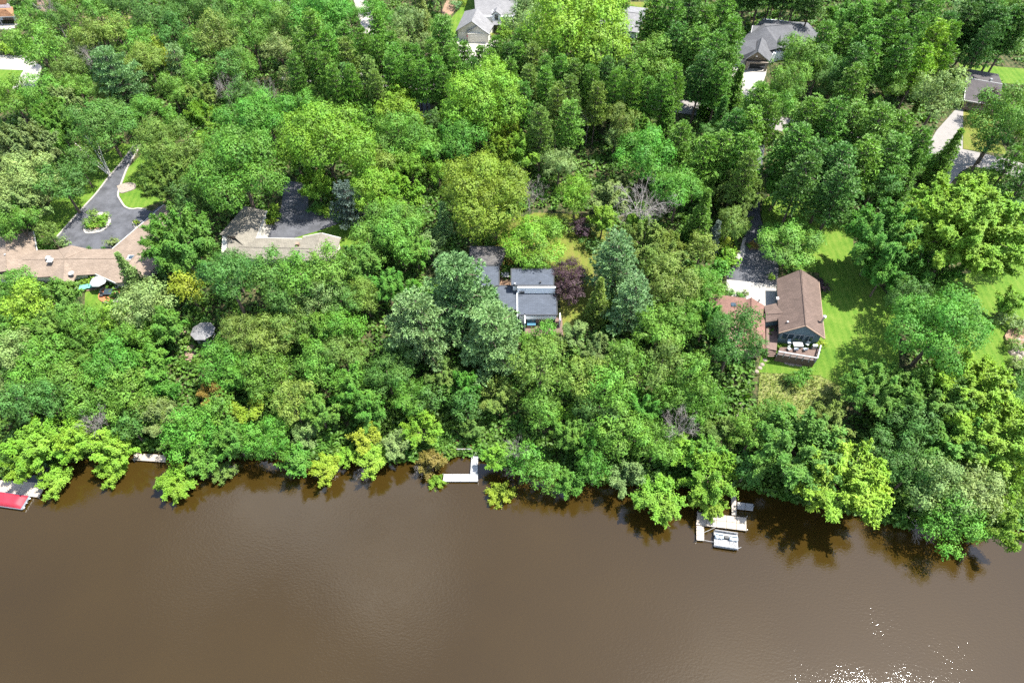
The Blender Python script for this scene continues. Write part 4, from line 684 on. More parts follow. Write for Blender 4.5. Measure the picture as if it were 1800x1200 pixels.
# ------------------------------------------------------------------ plants
def unit(v): return v / np.maximum(np.linalg.norm(v, axis=1, keepdims=True), 1e-6)
def leaf_mesh(name, pos, nrm, size, aspect, tint, mat, droop=0.0, axis_dir=None):
    """one four-cornered leaf spray per point, folded along its middle"""
    n = len(pos); a = axis_dir if axis_dir is not None else rng.normal(size=(n, 3))
    u = unit(a - nrm * np.sum(a * nrm, axis=1, keepdims=True)); w = np.cross(nrm, u)
    s = size[:, None]; L = s; Wd = s * aspect
    fold = nrm * s * 0.16
    v = np.empty((n, 4, 3)); v[:, 0] = pos - u * L * 0.5; v[:, 1] = pos + w * Wd * 0.5 + fold - u * L * 0.06; v[:, 2] = pos + u * L * 0.5 - nrm * s * droop; v[:, 3] = pos - w * Wd * 0.5 + fold - u * L * 0.06
    me = bpy.data.meshes.new(name); me.vertices.add(n * 4); me.vertices.foreach_set('co', v.reshape(-1).astype(np.float32))
    base = np.arange(n) * 4; tri = np.stack([base, base + 1, base + 2, base, base + 2, base + 3], 1).reshape(-1)
    me.loops.add(n * 6); me.loops.foreach_set('vertex_index', tri.astype(np.int32)); me.polygons.add(n * 2)
    me.polygons.foreach_set('loop_start', (np.arange(n * 2) * 3).astype(np.int32)); me.polygons.foreach_set('loop_total', np.full(n * 2, 3, np.int32))
    at = me.attributes.new('tint', 'FLOAT', 'POINT'); at.data.foreach_set('value', np.repeat(np.clip(tint, 0, 1), 4).astype(np.float32))
    me.update(calc_edges=True); me.materials.append(mat); return me
def rdir(n, zmin=-1.0):
    z = rng.uniform(zmin, 1, n); a = rng.uniform(0, 2 * np.pi, n); r = np.sqrt(1 - z * z); return np.stack([r * np.cos(a), r * np.sin(a), z], 1)
def trunk_mesh(name, H, r0, limbs, mat, seg=7, lean=(0, 0)):
    m = MB(); top = Vector((lean[0], lean[1], H)); mid = Vector((lean[0] * .35 + rng.normal() * .1, lean[1] * .35, H * .5))
    m.tube([(0, 0, -.5), (0, 0, .0), tuple(mid), tuple(top)], [r0 * 1.35, r0, r0 * .7, r0 * .25], seg)
    for p, t0 in limbs:
        b = Vector((0, 0, 0)).lerp(mid, t0 * 2) if t0 < .5 else mid.lerp(top, t0 * 2 - 1); p = Vector(p); k = b.lerp(p, .5) + Vector((0, 0, (p - b).length * .1))
        m.tube([tuple(b), tuple(k), tuple(p)], [r0 * .42, r0 * .28, r0 * .08], 5)
    me = bpy.data.meshes.new(name); me.from_pydata(m.v, [], m.f); me.materials.append(M[mat]); me.polygons.foreach_set('use_smooth', [True] * len(me.polygons)); return me
def lobed(seed, Rr, H, cz, rz, nl, lr, nleaf, leaf, per=9, low=-0.35, gap=0.0, spread=.42):
    """round crown: lobes on an ellipsoid, leaf clusters on the lobes' outer skin"""
    global rng; rng = np.random.default_rng(seed)
    d = rdir(nl, low); d = d[np.argsort(d[:, 2])]; rad = rng.uniform(.60, 1.0, nl)[:, None]
    ax = np.array([Rr * rng.uniform(.88, 1.12), Rr * rng.uniform(.88, 1.12), rz]); c = d * rad * ax; c[:, 2] += cz
    rr = rng.uniform(lr[0], lr[1], nl) * Rr
    c = np.vstack([c, [[0, 0, cz]]]); rr = np.append(rr, min(Rr, rz) * .50)
    ncl = nleaf // per; k = rng.choice(nl + 1, int(ncl * 4.5), p=(rr ** 2) / np.sum(rr ** 2)); dd = rdir(len(k), -.45)
    sq = np.array([1, 1, .82]); p = c[k] + dd * rr[k][:, None] * rng.uniform(.72, 1.1, len(k))[:, None] * sq
    keep = np.ones(len(k), bool)
    for j in range(nl + 1): keep &= ~((np.linalg.norm((p - c[j]) / sq, axis=1) < rr[j] * .86) & (k != j))
    p, dd, k = p[keep], dd[keep], k[keep]; cell = .98 * spread / .42 * (leaf / .40)
    _, ui = np.unique(np.floor((p + rng.uniform(0, .2, p.shape)) / cell).astype(int), axis=0, return_index=True); ui = rng.permutation(ui)[:ncl]; p, dd, k = p[ui], dd[ui], k[ui]
    lt = rng.uniform(.28, .72, nl + 1); ct = lt[k] + rng.normal(0, .10, len(k))
    off = rdir(len(p) * per).reshape(len(p), per, 3) * (rng.uniform(.25, 1.15, (len(p), per, 1)) ** .6) * spread * 1.35 * (leaf / .40); od_ = off.reshape(-1, 3) / (spread * 1.35); off = off + dd[:, None] * (np.sum(off * dd[:, None], axis=2, keepdims=True) * .7 + rng.uniform(-.4, .4, (len(p), 1, 1))); P = (p[:, None] + off).reshape(-1, 3); D = np.repeat(dd, per, 0); T = np.repeat(ct, per) + rng.normal(0, .14, len(P))
    nrm = unit(D * .72 + od_ * .50 + np.array([0, 0, .42]) + rng.normal(size=P.shape) * .25)
    sz = rng.uniform(.65, 1.35, len(P)) * leaf
    return P, nrm, sz, T, c, rr
VAR = {}
def add_variant(key, size, crown, trunk, R0, H0): VAR.setdefault(key, []).append((size, crown, trunk, R0, H0))
def make_round(key, seed, Rr, oak=False):
    H = (6.0 + 1.9 * Rr) if oak else (4.0 + 1.75 * Rr); rz = (.34 if oak else .37) * H; cz = H - rz * 1.02
    nl = int((12 if oak else 14) + Rr * 1.9); leaf = (.39 if oak else .36) * (1 + .05 * (Rr - 5))
    P, n, s, T, c, rr = lobed(seed, Rr, H, cz, rz, nl, (.18, .34) if oak else (.22, .38), int(640 * Rr ** 1.85) + 900, leaf, per=12 if oak else 14)
    cr = leaf_mesh('crown', P, n, s, .6, T, M['leaf']); lim = [(tuple(c[i] * .85 + np.array([0, 0, .1])), rng.uniform(.35, .8)) for i in range(0, len(c) - 1, 3)]
    add_variant(key, Rr, cr, trunk_mesh('trunk', H * .8, .12 + .045 * Rr, lim, 'bark'), Rr, H)
for i, r_ in enumerate((2.6, 2.6, 4.4, 4.4, 4.4, 6.2, 6.2, 6.2, 9.0, 9.0)): make_round('r', 100 + i, r_)
for i, r_ in enumerate((3.2, 4.6, 4.6, 4.6, 6.4, 6.4)): make_round('o', 200 + i, r_, True)
def make_feathery(key, seed, Rr, H, cz, rz, lean=(0, 0), leaf=.40, nlimb=26, dens=1.0):
    """crown of arching limbs with leaf sprays along their twigs"""
    global rng; rng = np.random.default_rng(seed); P, Dn, T, Ax = [], [], [], []; limbs = []; org = np.array([lean[0] * .72, lean[1] * .72, cz - rz * .55])
    for d in rdir(int(nlimb), -.25):
        end = np.array([lean[0], lean[1], cz]) + d * np.array([Rr, Rr, rz]) * rng.uniform(.72, 1.08); limbs.append((tuple(end * .9 + org * .1), rng.uniform(.5, .95))); lt = rng.uniform(.3, .7)
        L = np.linalg.norm(end - org); nt = max(6, int(L * 3.4))
        for t in np.linspace(.35, 1.0, nt):
            b = org + (end - org) * t; b[2] += np.sin(t * 2.2) * L * .10 - t * t * L * .06
            for q in range(3):
                td = unit((d * .9 + rng.normal(size=3) * .75)[None])[0]; tl = rng.uniform(.5, 1.5) * (1.15 - .5 * t) * (Rr / 5) ** .5
                m_ = int(5 * dens + 2); ts = rng.uniform(.15, 1, m_)[:, None]; pts = b + td * tl * ts + rng.normal(size=(m_, 3)) * .13; pts[:, 2] -= (ts[:, 0] ** 2) * tl * .25
                P.append(pts); Dn.append(np.repeat((d * .35 + np.array([.15, 0, .95]))[None], m_, 0)); Ax.append(np.repeat(td[None], m_, 0)); T.append(np.full(m_, lt) + rng.normal(0, .16, m_))
    P = np.vstack(P); n = unit(np.vstack(Dn) + rng.normal(size=P.shape) * .36); T = np.concatenate(T); Ax = np.vstack(Ax) + rng.normal(size=P.shape) * .5
    cr = leaf_mesh('crown', P, n, rng.uniform(.65, 1.4, len(P)) * leaf, .5, T, M['leaf'], .12, Ax)
    add_variant(key, Rr, cr, trunk_mesh('trunk', cz - rz * .1, .1 + .03 * Rr, limbs[::2], 'bark', lean=lean), Rr, H)
for i, r_ in enumerate((2.6, 2.6, 4.4, 4.4, 7.0, 7.0, 11.5)):
    H_ = 3.5 + 1.45 * r_; make_feathery('f', 300 + i, r_, H_, H_ * .60, H_ * .40, nlimb=[24, 24, 34, 34, 60, 60, 110][i], dens=[1.6, 1.6, 2.0, 2.0, 2.5, 2.5, 2.8][i], leaf=[.29, .29, .31, .31, .36, .36, .40][i])
for i, r_ in enumerate((2.2, 2.9, 3.6)):
    H_ = 1.6 + 1.2 * r_; make_feathery('v', 320 + i, r_, H_, H_ * .60, H_ * .34, lean=(.25 * (i - 1), -.95 * r_), nlimb=26 + 6 * i, leaf=.28, dens=2.1)
def blades(c, d, n, L, w, spreadv, seedt):
    """tuft of needle blades round direction d"""
    dd = unit(d[None] + rng.normal(size=(n, 3)) * spreadv); return c + dd * L * .5, dd
def make_pine(seed, Rr, H):
    global rng; rng = np.random.default_rng(seed); P, Ax, T = [], [], []; limbs = []
    for i in range(60):
        h = rng.uniform(.60, 1.0); rad = Rr * (np.clip((1.06 - h) / .30, .10, 1)) ** .55 * rng.uniform(.35, 1.05); a = rng.uniform(0, 6.283)
        tip = np.array([rad * math.cos(a), rad * math.sin(a), H * h * .985 + rad * .12 - .6]); 
        if i % 3 == 0: limbs.append((tuple(tip), max(.2, min(.98, (tip[2] - 1.2) / (H * .96)))))
        od = unit((tip * np.array([1, 1, 0]) + np.array([0, 0, .5 * Rr]))[None])[0]; lt = rng.uniform(.25, .75)
        for q in range(6):
            c = tip + rng.normal(size=3) * np.array([.45, .45, .3]); up = unit((od * .5 + np.array([0, 0, .9]) + rng.normal(size=3) * .3)[None])[0]
            m_ = 11; pp, dd = blades(c, up, m_, rng.uniform(.5, .8), .1, .62, lt); P.append(pp); Ax.append(dd); T.append(np.full(m_, lt) + rng.normal(0, .16, m_))
    P = np.vstack(P); Ax = np.vstack(Ax); T = np.concatenate(T); up_ = np.array([.2, 0, 1.0]) + rng.normal(size=P.shape) * .38; n = unit(up_ - Ax * np.sum(up_ * Ax, axis=1, keepdims=True))
    cr = leaf_mesh('crown', P, n, rng.uniform(.55, .85, len(P)), .24, T, M['needle'], 0, Ax); add_variant('p', Rr, cr, trunk_mesh('trunk', H * .97, .24, limbs, 'pinebark', 6), Rr, H)

def make_whorled(key, seed, Rr, H, z0, nwh, nbr, lift, prof, tuft, droop=0.0, spreadv=.55, tw=.22, step=.5, blade=12, mat='pinebark'):
    """conifer built of whorls of branches that carry needle tufts"""
    global rng; rng = np.random.default_rng(seed); P, Ax, T = [], [], []; limbs = []
    for i in range(nwh):
        f = i / (nwh - 1); z = H * (z0 + (0.97 - z0) * f); R_ = Rr * max(.06, (1 - f)) ** prof
        for b in range(nbr):
            a = 6.283 * (b + rng.uniform(-.25, .25)) / nbr + i * 1.1; L = R_ * rng.uniform(.6, 1.18); dz = lift * L - droop * L; tip = np.array([L * math.cos(a), L * math.sin(a), z + dz]); base = np.array([0, 0, z]); lt = rng.uniform(.3, .7)
            if L > .8: limbs.append((tuple(tip), min(.98, max(.06, z / (H * .96)))))
            n_ = max(2, int(L / step)); od = unit((tip - base)[None])[0]; sd = np.array([-math.sin(a), math.cos(a), 0])
            for t in np.linspace(.25, 1, n_):
                wd = tuft * 1.5 * (1 - .6 * abs(t - .6)) * min(1, L / 2)
                for q in (-1, 0, 1):
                    c = base + (tip - base) * t + sd * q * wd * rng.uniform(.4, 1.1) + rng.normal(size=3) * .12 + np.array([0, 0, .1 * math.sin(t * 3)])
                    up = unit((od * .75 + sd * q * .5 + np.array([0, 0, .55 - droop]) + rng.normal(size=3) * .2)[None])[0]
                    pp, dd = blades(c, up, blade, tuft, tw, spreadv, lt); P.append(pp); Ax.append(dd); T.append(np.full(blade, lt) + rng.normal(0, .15, blade))
    P = np.vstack(P); Ax = np.vstack(Ax); T = np.concatenate(T); up_ = np.array([.2, 0, 1.0]) + rng.normal(size=P.shape) * .38; n = unit(up_ - Ax * np.sum(up_ * Ax, axis=1, keepdims=True))
    cr = leaf_mesh('crown', P, n, rng.uniform(.8, 1.2, len(P)) * tuft, tw, T, M['needle'], 0, Ax); add_variant(key, Rr, cr, trunk_mesh('trunk', H * .98, .12 + .035 * Rr, limbs[::2], mat, 6), Rr, H)
for i, r_ in enumerate((3.0, 5.0, 7.4, 7.4)): make_whorled('w', 500 + i, r_, 5 + 1.9 * r_, .20, [5, 6, 7, 7][i], [5, 6, 7, 7][i], .28, .36, [.62, .75, .9, .9][i], spreadv=.62, tw=.22, step=.55, blade=10)
for i, r_ in enumerate((1.8, 3.2)): make_whorled('s', 520 + i, r_, 3 + 3.6 * r_, .06, [15, 22][i], [7, 9][i], .05, .9, [.42, .5][i], droop=.25, spreadv=.5, tw=.26, step=.5, blade=8)
for i in range(5): make_whorled('p', 400 + i, 3.4, 19.0, .40, 9, 6, .36, .40, .66, spreadv=.58, tw=.24, step=.5, blade=8)
def make_dead(seed, Rr, H):
    global rng; rng = np.random.default_rng(seed); m = MB()
    def br(p, d, L, r, lev):
        q = p + d * L * .5 + Vector(rng.normal(size=3)) * L * .05; e = p + d * L + Vector(rng.normal(size=3)) * L * .1; m.tube([tuple(p), tuple(q), tuple(e)], [r, r * .75, r * .45], 5 if lev < 2 else 4, False)
        if lev < 4:
            for k in range([5, 4, 4, 3][lev]):
                t = rng.uniform(.35, 1); b = p.lerp(e, t); nd = (d * .75 + Vector(rng.normal(size=3)) * .6 + Vector((0, 0, .12))).normalized(); br(b, nd, L * rng.uniform(.42, .68), r * .5, lev + 1)
    m2 = MB(); m2.tube([(0, 0, -.4), (0.05, 0, H * .3), (-.05, .1, H * .55)], [.16, .12, .09], 6); t_ = bpy.data.meshes.new('trunk'); t_.from_pydata(m2.v, [], m2.f); t_.materials.append(M['deadwood'])
    for k in range(6): a = k * 1.05 + rng.uniform(-.3, .3); br(Vector((0, 0, H * (.38 + .03 * k))), Vector((math.cos(a) * .62, math.sin(a) * .62, .85)).normalized(), H * .30, .075, 0)
    me = bpy.data.meshes.new('branches'); me.from_pydata(m.v, [], m.f); me.materials.append(M['deadwood']); add_variant('d', Rr, me, t_, Rr, H)
for i in range(3): make_dead(600 + i, 3.4, 13.0)
def make_birch(seed):
    global rng; rng = np.random.default_rng(seed); m = MB(); P = []
    for dx, dy, hh in ((-3.4, .6, 9.5), (-2.2, -1.2, 8.8), (-1.2, 1.6, 10.5), (.8, .4, 9.6), (-4.0, -.8, 7.6)):
        m.tube([(0, 0, -.4), (dx * .3, dy * .3, hh * .4), (dx, dy, hh)], [.17, .12, .05], 6)
        for k in range(5): t = .5 + .1 * k; a = rng.uniform(0, 6.28); b = Vector((dx * t, dy * t, hh * t)); e = b + Vector((math.cos(a) * 1.3, math.sin(a) * 1.3, .9)); m.tube([tuple(b), tuple(e)], [.05, .02], 4); P.append(np.array(e) + rng.normal(size=(34, 3)) * .5)
    P = np.vstack(P); n = unit(rng.normal(size=P.shape) + np.array([0, 0, .7])); cr = leaf_mesh('crown', P, n, rng.uniform(.25, .45, len(P)), .7, rng.uniform(.2, .8, len(P)), M['leaf'])
    me = bpy.data.meshes.new('trunk'); me.from_pydata(m.v, [], m.f); me.materials.append(M['birchbark']); add_variant('b', 4.0, cr, me, 4.0, 11.0)
make_birch(640)
for i, r_ in enumerate((.8, .8, 1.6, 1.6)):
    H_ = .35 + 1.35 * r_; P, n, s, T, c, rr = lobed(660 + i, r_, H_, H_ * .52, H_ * .48, 9, (.34, .52), [420, 420, 1000, 1000][i], .26, per=6, low=-.2, spread=.26)
    st_m = MB(); 
    for k in range(5): a = k * 1.26; st_m.tube([(0, 0, -.2), (math.cos(a) * r_ * .25, math.sin(a) * r_ * .25, H_ * .4), (math.cos(a) * r_ * .5, math.sin(a) * r_ * .5, H_ * .7)], [.05, .035, .015], 4)
    me = bpy.data.meshes.new('stems'); me.from_pydata(st_m.v, [], st_m.f); me.materials.append(M['bark']); add_variant('h', r_, leaf_mesh('foliage', P, n, s, .7, T, M['leaf']), me, r_, H_)
COL = {'L': (.136, .250, .020), 'Y': (.185, .245, .018), 'K': (.135, .205, .020), 'G': (.092, .196, .024), 'E': (.078, .200, .022), 'D': (.060, .140, .024), 'O': (.114, .180, .030), 'B': (.140, .250, .090), 'P': (.142, .212, .062), 'U': (.045, .025, .033), 'R': (.19, .14, .03), 'S': (.075, .115, .095), 'W': (.3, .3, .3)}
VAR['t'] = VAR['r']
GAIN = {'p': 1.25, 's': 1.2, 'w': 1.08, 'f': 1.06}
CAT = {'r': ('leafy_tree', 'tree'), 't': ('leafy_tree', 'tree'), 'o': ('oak_tree', 'tree'), 'f': ('feathery_tree', 'tree'), 'p': ('pine_tree', 'pine'), 'w': ('white_pine', 'pine'), 's': ('spruce_tree', 'spruce'), 'd': ('dead_tree', 'dead tree'), 'b': ('birch_tree', 'birch'), 'v': ('leaning_sapling', 'sapling'), 'h': ('shrub', 'shrub')}
GRP = {'r': 'broadleaf trees of the wood', 't': 'broadleaf trees of the wood', 'o': 'oaks of the wood', 'f': 'feathery trees of the wood and bank', 'p': 'tall pines', 'w': 'white pines', 's': 'spruces', 'd': 'dead trees', 'b': 'birches', 'v': 'saplings leaning over the river', 'h': 'shrubs and bushes'}
FALLEN = [(*(-35.03,62.65,0.80), .3, .42, 'pale bare limb dipping into the river below the golden saplings'), (*(-26.85,61.92,0.80), -.2, .40, 'bare grey limb under the lime bushes left of the L-shaped dock'), (*(-17.02,62.59,0.90), .1, .38, 'bare limb hanging beside the orange tinted tree'), (*(0.32,61.92,0.80), -.3, .36, 'small bare limb right of the L-shaped dock'), (*(70.26,51.16,0.90), .2, .5, 'large bare limb in the shade of the right bank'), (*(-53.54,61.98,0.70), .4, .34, 'small bare limb beside the olive sapling')]
TREES = [
(-144.5,203.1,7.50,3.40,12.5,'o','G','small mid green oak tree right of the orange-roofed house, leftmost'),
(-136.8,202.3,7.50,3.36,14.4,'d','O','brownish bare dead tree right of the orange-roofed house'),
(-131.7,197.5,7.50,4.00,13.6,'o','D','dark green oak tree right of the orange-roofed house, leftmost'),
(-123.0,199.5,7.50,4.52,14.6,'o','G','mid green oak tree right of the orange-roofed house, second from left'),
(-116.0,203.5,7.50,4.57,14.7,'o','D','dark green oak tree right of the orange-roofed house, third from left'),
(-102.7,193.0,7.50,5.54,16.5,'o','D','dark green oak tree right of the orange-roofed house, fourth from left'),
(-94.6,198.7,7.50,5.64,16.7,'o','D','large dark green oak tree right of the orange-roofed house'),
(-96.8,189.0,7.50,4.53,14.6,'o','D','dark green oak tree right of the orange-roofed house, fifth from left'),
(-87.1,198.2,7.50,5.31,16.1,'o','D','dark green oak tree left of the pine belt, leftmost'),
(-78.6,200.8,7.50,5.35,16.2,'o','G','mid green oak tree left of the pine belt, third from left'),
(-127.4,175.2,7.50,7.03,19.4,'o','G','large mid green oak tree in front of the orange-roofed house'),
(-117.8,184.5,7.50,5.09,15.7,'o','O','olive green oak tree right of the orange-roofed house, leftmost'),
(-111.5,187.0,7.50,4.82,15.2,'o','O','olive green oak tree right of the orange-roofed house, rightmost'),
(-123.5,182.7,7.50,3.54,10.2,'r','P','small pale grey-green broadleaf tree right of the orange-roofed house'),
(-103.9,182.9,7.50,4.45,14.5,'o','G','mid green oak tree right of the orange-roofed house, rightmost'),
(-113.4,175.5,7.50,3.09,13.9,'d','S','grey bare dead tree right of the orange-roofed house'),
(-80.9,179.9,7.50,6.53,18.4,'o','O','large olive green oak tree left of the pine belt, leftmost'),
(-72.9,184.3,7.50,5.71,16.8,'o','G','large mid green oak tree left of the pine belt'),
(-75.1,174.5,7.50,2.47,13.0,'d','S','grey bare dead tree left of the pine belt, leftmost'),
(-87.2,178.7,7.50,5.00,15.5,'o','G','mid green oak tree left of the pine belt, leftmost'),
(-75.7,170.9,7.50,4.58,14.7,'o','D','dark green oak tree left of the pine belt, second from left'),
(-120.3,171.3,7.50,4.63,12.1,'r','O','olive green broadleaf tree in front of the orange-roofed house'),
(-102.8,163.1,7.50,6.81,17.9,'w','B','blue-green white pine right of the orange-roofed house'),
(-98.9,174.1,7.50,5.58,13.8,'r','O','olive green broadleaf tree right of the orange-roofed house'),
(-101.3,185.1,7.50,3.25,9.7,'r','Y','small golden yellow green broadleaf tree right of the orange-roofed house, leftmost'),
(-90.9,174.3,7.50,4.36,13.3,'w','B','blue-green white pine behind the circular driveway'),
(-83.3,167.2,7.50,4.23,14.0,'o','G','mid green oak tree behind the circular driveway'),
(-90.2,163.7,7.50,3.92,10.9,'r','G','mid green broadleaf tree behind the circular driveway, third from left'),
(-85.1,161.6,7.50,3.89,10.8,'r','G','mid green broadleaf tree behind the circular driveway, rightmost'),
(-129.1,158.2,7.50,5.29,13.3,'r','G','mid green broadleaf tree in front of the orange-roofed house, leftmost'),
(-122.3,160.2,7.50,4.75,12.3,'r','G','mid green broadleaf tree in front of the orange-roofed house, second from left'),
(-115.4,156.1,7.50,4.68,12.2,'r','P','pale grey-green broadleaf tree in front of the orange-roofed house'),
(-115.2,164.8,7.50,3.64,10.4,'r','G','mid green broadleaf tree in front of the orange-roofed house, rightmost'),
(-106.9,162.7,7.50,3.61,10.3,'r','O','olive green broadleaf tree behind the circular driveway, leftmost'),
(-99.8,144.6,7.50,6.67,15.7,'r','D','large dark green broadleaf tree behind the circular driveway'),
(-114.2,148.5,7.50,5.40,13.4,'r','G','mid green broadleaf tree behind the circular driveway, leftmost'),
(-94.5,155.6,7.50,3.81,10.7,'r','G','mid green broadleaf tree behind the circular driveway, second from left'),
(-114.3,134.3,7.50,7.46,17.1,'r','P','large pale grey-green broadleaf tree left of the circular driveway, rightmost'),
(-82.1,161.1,7.50,4.18,11.3,'r','O','olive green broadleaf tree behind the circular driveway, rightmost'),
(-77.4,150.3,7.50,4.87,12.5,'r','L','lime green broadleaf tree behind the circular driveway'),
(-74.3,160.9,7.50,2.65,13.2,'d','S','grey bare dead tree behind the black driveway'),
(-72.4,171.6,7.50,3.99,13.6,'o','G','mid green oak tree left of the pine belt, second from left'),
(-68.0,156.7,7.50,4.65,14.8,'o','D','dark green oak tree behind the black driveway'),
(-64.3,145.9,7.50,6.43,15.3,'r','E','large bright emerald green broadleaf tree behind the black driveway, leftmost'),
(-83.8,138.2,7.50,5.73,14.0,'r','O','large olive green broadleaf tree behind the circular driveway'),
(-76.7,134.2,7.50,4.86,12.5,'r','O','olive green broadleaf tree right of the circular driveway'),
(-60.2,122.5,7.50,9.31,20.3,'r','E','huge bright emerald green broadleaf tree left of the black driveway'),
(-99.9,137.2,7.50,4.66,11.0,'b','O','olive green birch behind the circular driveway'),
(-102.7,132.7,7.50,3.52,10.2,'r','D','small dark green broadleaf tree behind the circular driveway'),
(-69.0,195.0,7.50,5.26,16.0,'o','G','mid green oak tree left of the pine belt, fourth from left'),
(-62.3,188.5,7.50,5.78,17.0,'o','O','large olive green oak tree left of the pine belt, rightmost'),
(-52.5,191.6,7.50,8.73,19.3,'r','E','huge bright emerald green broadleaf tree left of the pine belt'),
(-57.8,186.0,7.50,4.18,13.9,'o','D','dark green oak tree left of the pine belt, rightmost'),
(-64.1,179.4,7.50,4.40,14.4,'o','P','pale grey-green oak tree left of the pine belt'),
(-64.4,205.4,7.50,2.39,12.8,'d','O','brownish bare dead tree left of the pine belt'),
(-39.6,200.1,7.50,4.03,13.7,'o','E','bright emerald green oak tree behind the pine belt'),
(-30.3,194.6,7.50,4.61,14.8,'o','P','pale grey-green oak tree behind the pine belt'),
(-26.9,202.9,7.50,3.41,15.3,'s','P','pale grey-green spruce behind the pine belt'),
(-21.2,195.0,7.50,3.65,12.9,'o','G','mid green oak tree left of the cream garage house'),
(-61.2,169.9,7.50,2.32,9.4,'w','P','pale grey-green white pine left of the pine belt'),
(-63.2,159.9,7.50,2.35,12.8,'d','S','grey bare dead tree left of the pine belt, rightmost'),
(-61.0,149.1,7.50,5.96,14.4,'r','E','large bright emerald green broadleaf tree behind the black driveway, rightmost'),
(-52.4,155.1,7.50,4.10,11.2,'r','E','bright emerald green broadleaf tree left of the pine belt'),
(-50.6,161.6,7.50,3.89,10.8,'r','G','mid green broadleaf tree left of the pine belt'),
(-43.8,158.1,7.50,3.85,10.7,'r','G','mid green broadleaf tree in front of the pine belt, leftmost'),
(-45.5,155.0,7.50,3.23,9.7,'r','P','small pale grey-green broadleaf tree in front of the pine belt'),
(-30.1,158.6,7.50,4.72,12.3,'r','L','lime green broadleaf tree in front of the pine belt, leftmost'),
(-28.2,149.0,7.50,5.40,13.5,'r','L','lime green broadleaf tree in front of the pine belt, rightmost'),
(-36.2,153.0,7.50,3.21,9.6,'r','G','small mid green broadleaf tree in front of the pine belt'),
(-6.7,148.6,7.50,9.46,20.6,'r','L','huge lime green broadleaf tree in front of the cream garage house'),
(-41.8,129.6,7.50,10.06,21.6,'r','L','huge lime green broadleaf tree behind the black driveway'),
(-27.0,139.2,7.50,6.28,15.0,'r','G','large mid green broadleaf tree in front of the pine belt'),
(-21.5,136.8,7.50,4.91,12.6,'r','G','mid green broadleaf tree in front of the pine belt, rightmost'),
(-12.0,139.1,7.50,5.75,14.1,'r','E','large bright emerald green broadleaf tree in front of the pine belt'),
(-20.1,149.2,7.50,3.17,9.5,'r','D','small dark green broadleaf tree in front of the pine belt'),
(-2.5,145.5,7.50,3.68,10.4,'r','Y','golden yellow green broadleaf tree in front of the cream garage house'),
(-3.8,135.0,7.50,4.61,12.1,'r','L','lime green broadleaf tree behind the flat-roofed house, leftmost'),
(-32.2,131.6,7.50,4.29,11.5,'r','O','olive green broadleaf tree right of the black driveway'),
(-24.1,133.2,7.50,3.79,10.6,'r','L','lime green broadleaf tree right of the black driveway, rightmost'),
(3.3,195.6,7.50,5.27,16.0,'o','P','pale grey-green oak tree right of the cream garage house'),
(18.3,174.7,7.50,12.62,26.1,'r','L','huge lime green broadleaf tree left of the grey gabled roof'),
(11.4,208.4,7.50,3.79,13.2,'o','G','mid green oak tree right of the cream garage house, rightmost'),
(39.7,171.3,7.50,7.02,16.3,'r','G','large mid green broadleaf tree in front of the grey gabled roof'),
(30.0,156.8,7.50,4.08,13.8,'o','L','lime green oak tree in front of the grey gabled roof'),
(26.3,154.4,7.50,3.76,13.2,'o','P','pale grey-green oak tree in front of the grey gabled roof'),
(6.6,137.5,7.50,3.16,19.3,'p','O','tall olive green pine in front of the cream garage house, rightmost'),
(13.5,139.7,7.50,3.19,19.4,'p','G','tall mid green pine in front of the grey gabled roof, leftmost'),
(19.2,149.7,7.50,1.85,12.0,'d','S','grey bare dead tree in front of the grey gabled roof'),
(26.9,145.8,7.50,4.20,14.0,'o','O','olive green oak tree in front of the grey gabled roof'),
(31.3,145.1,7.50,4.23,11.4,'r','G','mid green broadleaf tree in front of the grey gabled roof'),
(38.9,149.3,7.50,3.15,14.3,'s','G','mid green spruce in front of the grey gabled roof'),
(38.6,133.2,7.50,3.11,19.2,'p','G','tall mid green pine in front of the grey gabled roof, rightmost'),
(6.8,139.0,7.50,2.05,12.3,'d','S','grey bare dead tree in front of the cream garage house'),
(25.5,144.4,7.50,2.55,8.5,'r','P','small pale grey-green broadleaf tree in front of the grey gabled roof'),
(30.8,132.5,7.50,6.64,15.6,'r','E','large bright emerald green broadleaf tree in front of the grey gabled roof'),
(3.0,136.4,7.50,4.90,12.6,'r','L','lime green broadleaf tree behind the flat-roofed house, rightmost'),
(11.1,132.3,7.50,3.78,10.6,'r','P','pale grey-green broadleaf tree behind the purple tree'),
(43.0,135.8,7.50,4.36,11.6,'r','G','mid green broadleaf tree in front of the grey hip-roofed house, leftmost'),
(53.1,162.8,7.50,3.59,15.9,'s','G','mid green spruce left of the grey hip-roofed house'),
(97.8,200.1,7.50,5.06,12.9,'r','E','bright emerald green broadleaf tree right of the grey hip-roofed house'),
(75.9,171.0,7.50,6.35,18.1,'o','G','large mid green oak tree right of the grey hip-roofed house'),
(71.6,159.6,7.50,5.26,16.0,'o','G','mid green oak tree in front of the grey hip-roofed house, rightmost'),
(82.4,170.3,7.50,4.86,15.2,'o','D','dark green oak tree right of the grey hip-roofed house, leftmost'),
(83.1,161.3,7.50,4.43,14.4,'o','D','dark green oak tree right of the grey hip-roofed house, rightmost'),
(107.6,171.2,7.50,3.38,12.4,'o','P','small pale grey-green oak tree left of the small dark-roofed house'),
(97.8,161.3,7.50,4.43,14.4,'o','G','mid green oak tree left of the small dark-roofed house'),
(106.4,152.5,7.50,6.51,18.4,'o','P','large pale grey-green oak tree left of the small dark-roofed house'),
(132.8,199.4,7.50,5.38,13.4,'r','B','blue-green broadleaf tree behind the small dark-roofed house'),
(130.9,184.4,7.50,5.40,16.3,'o','D','dark green oak tree behind the small dark-roofed house'),
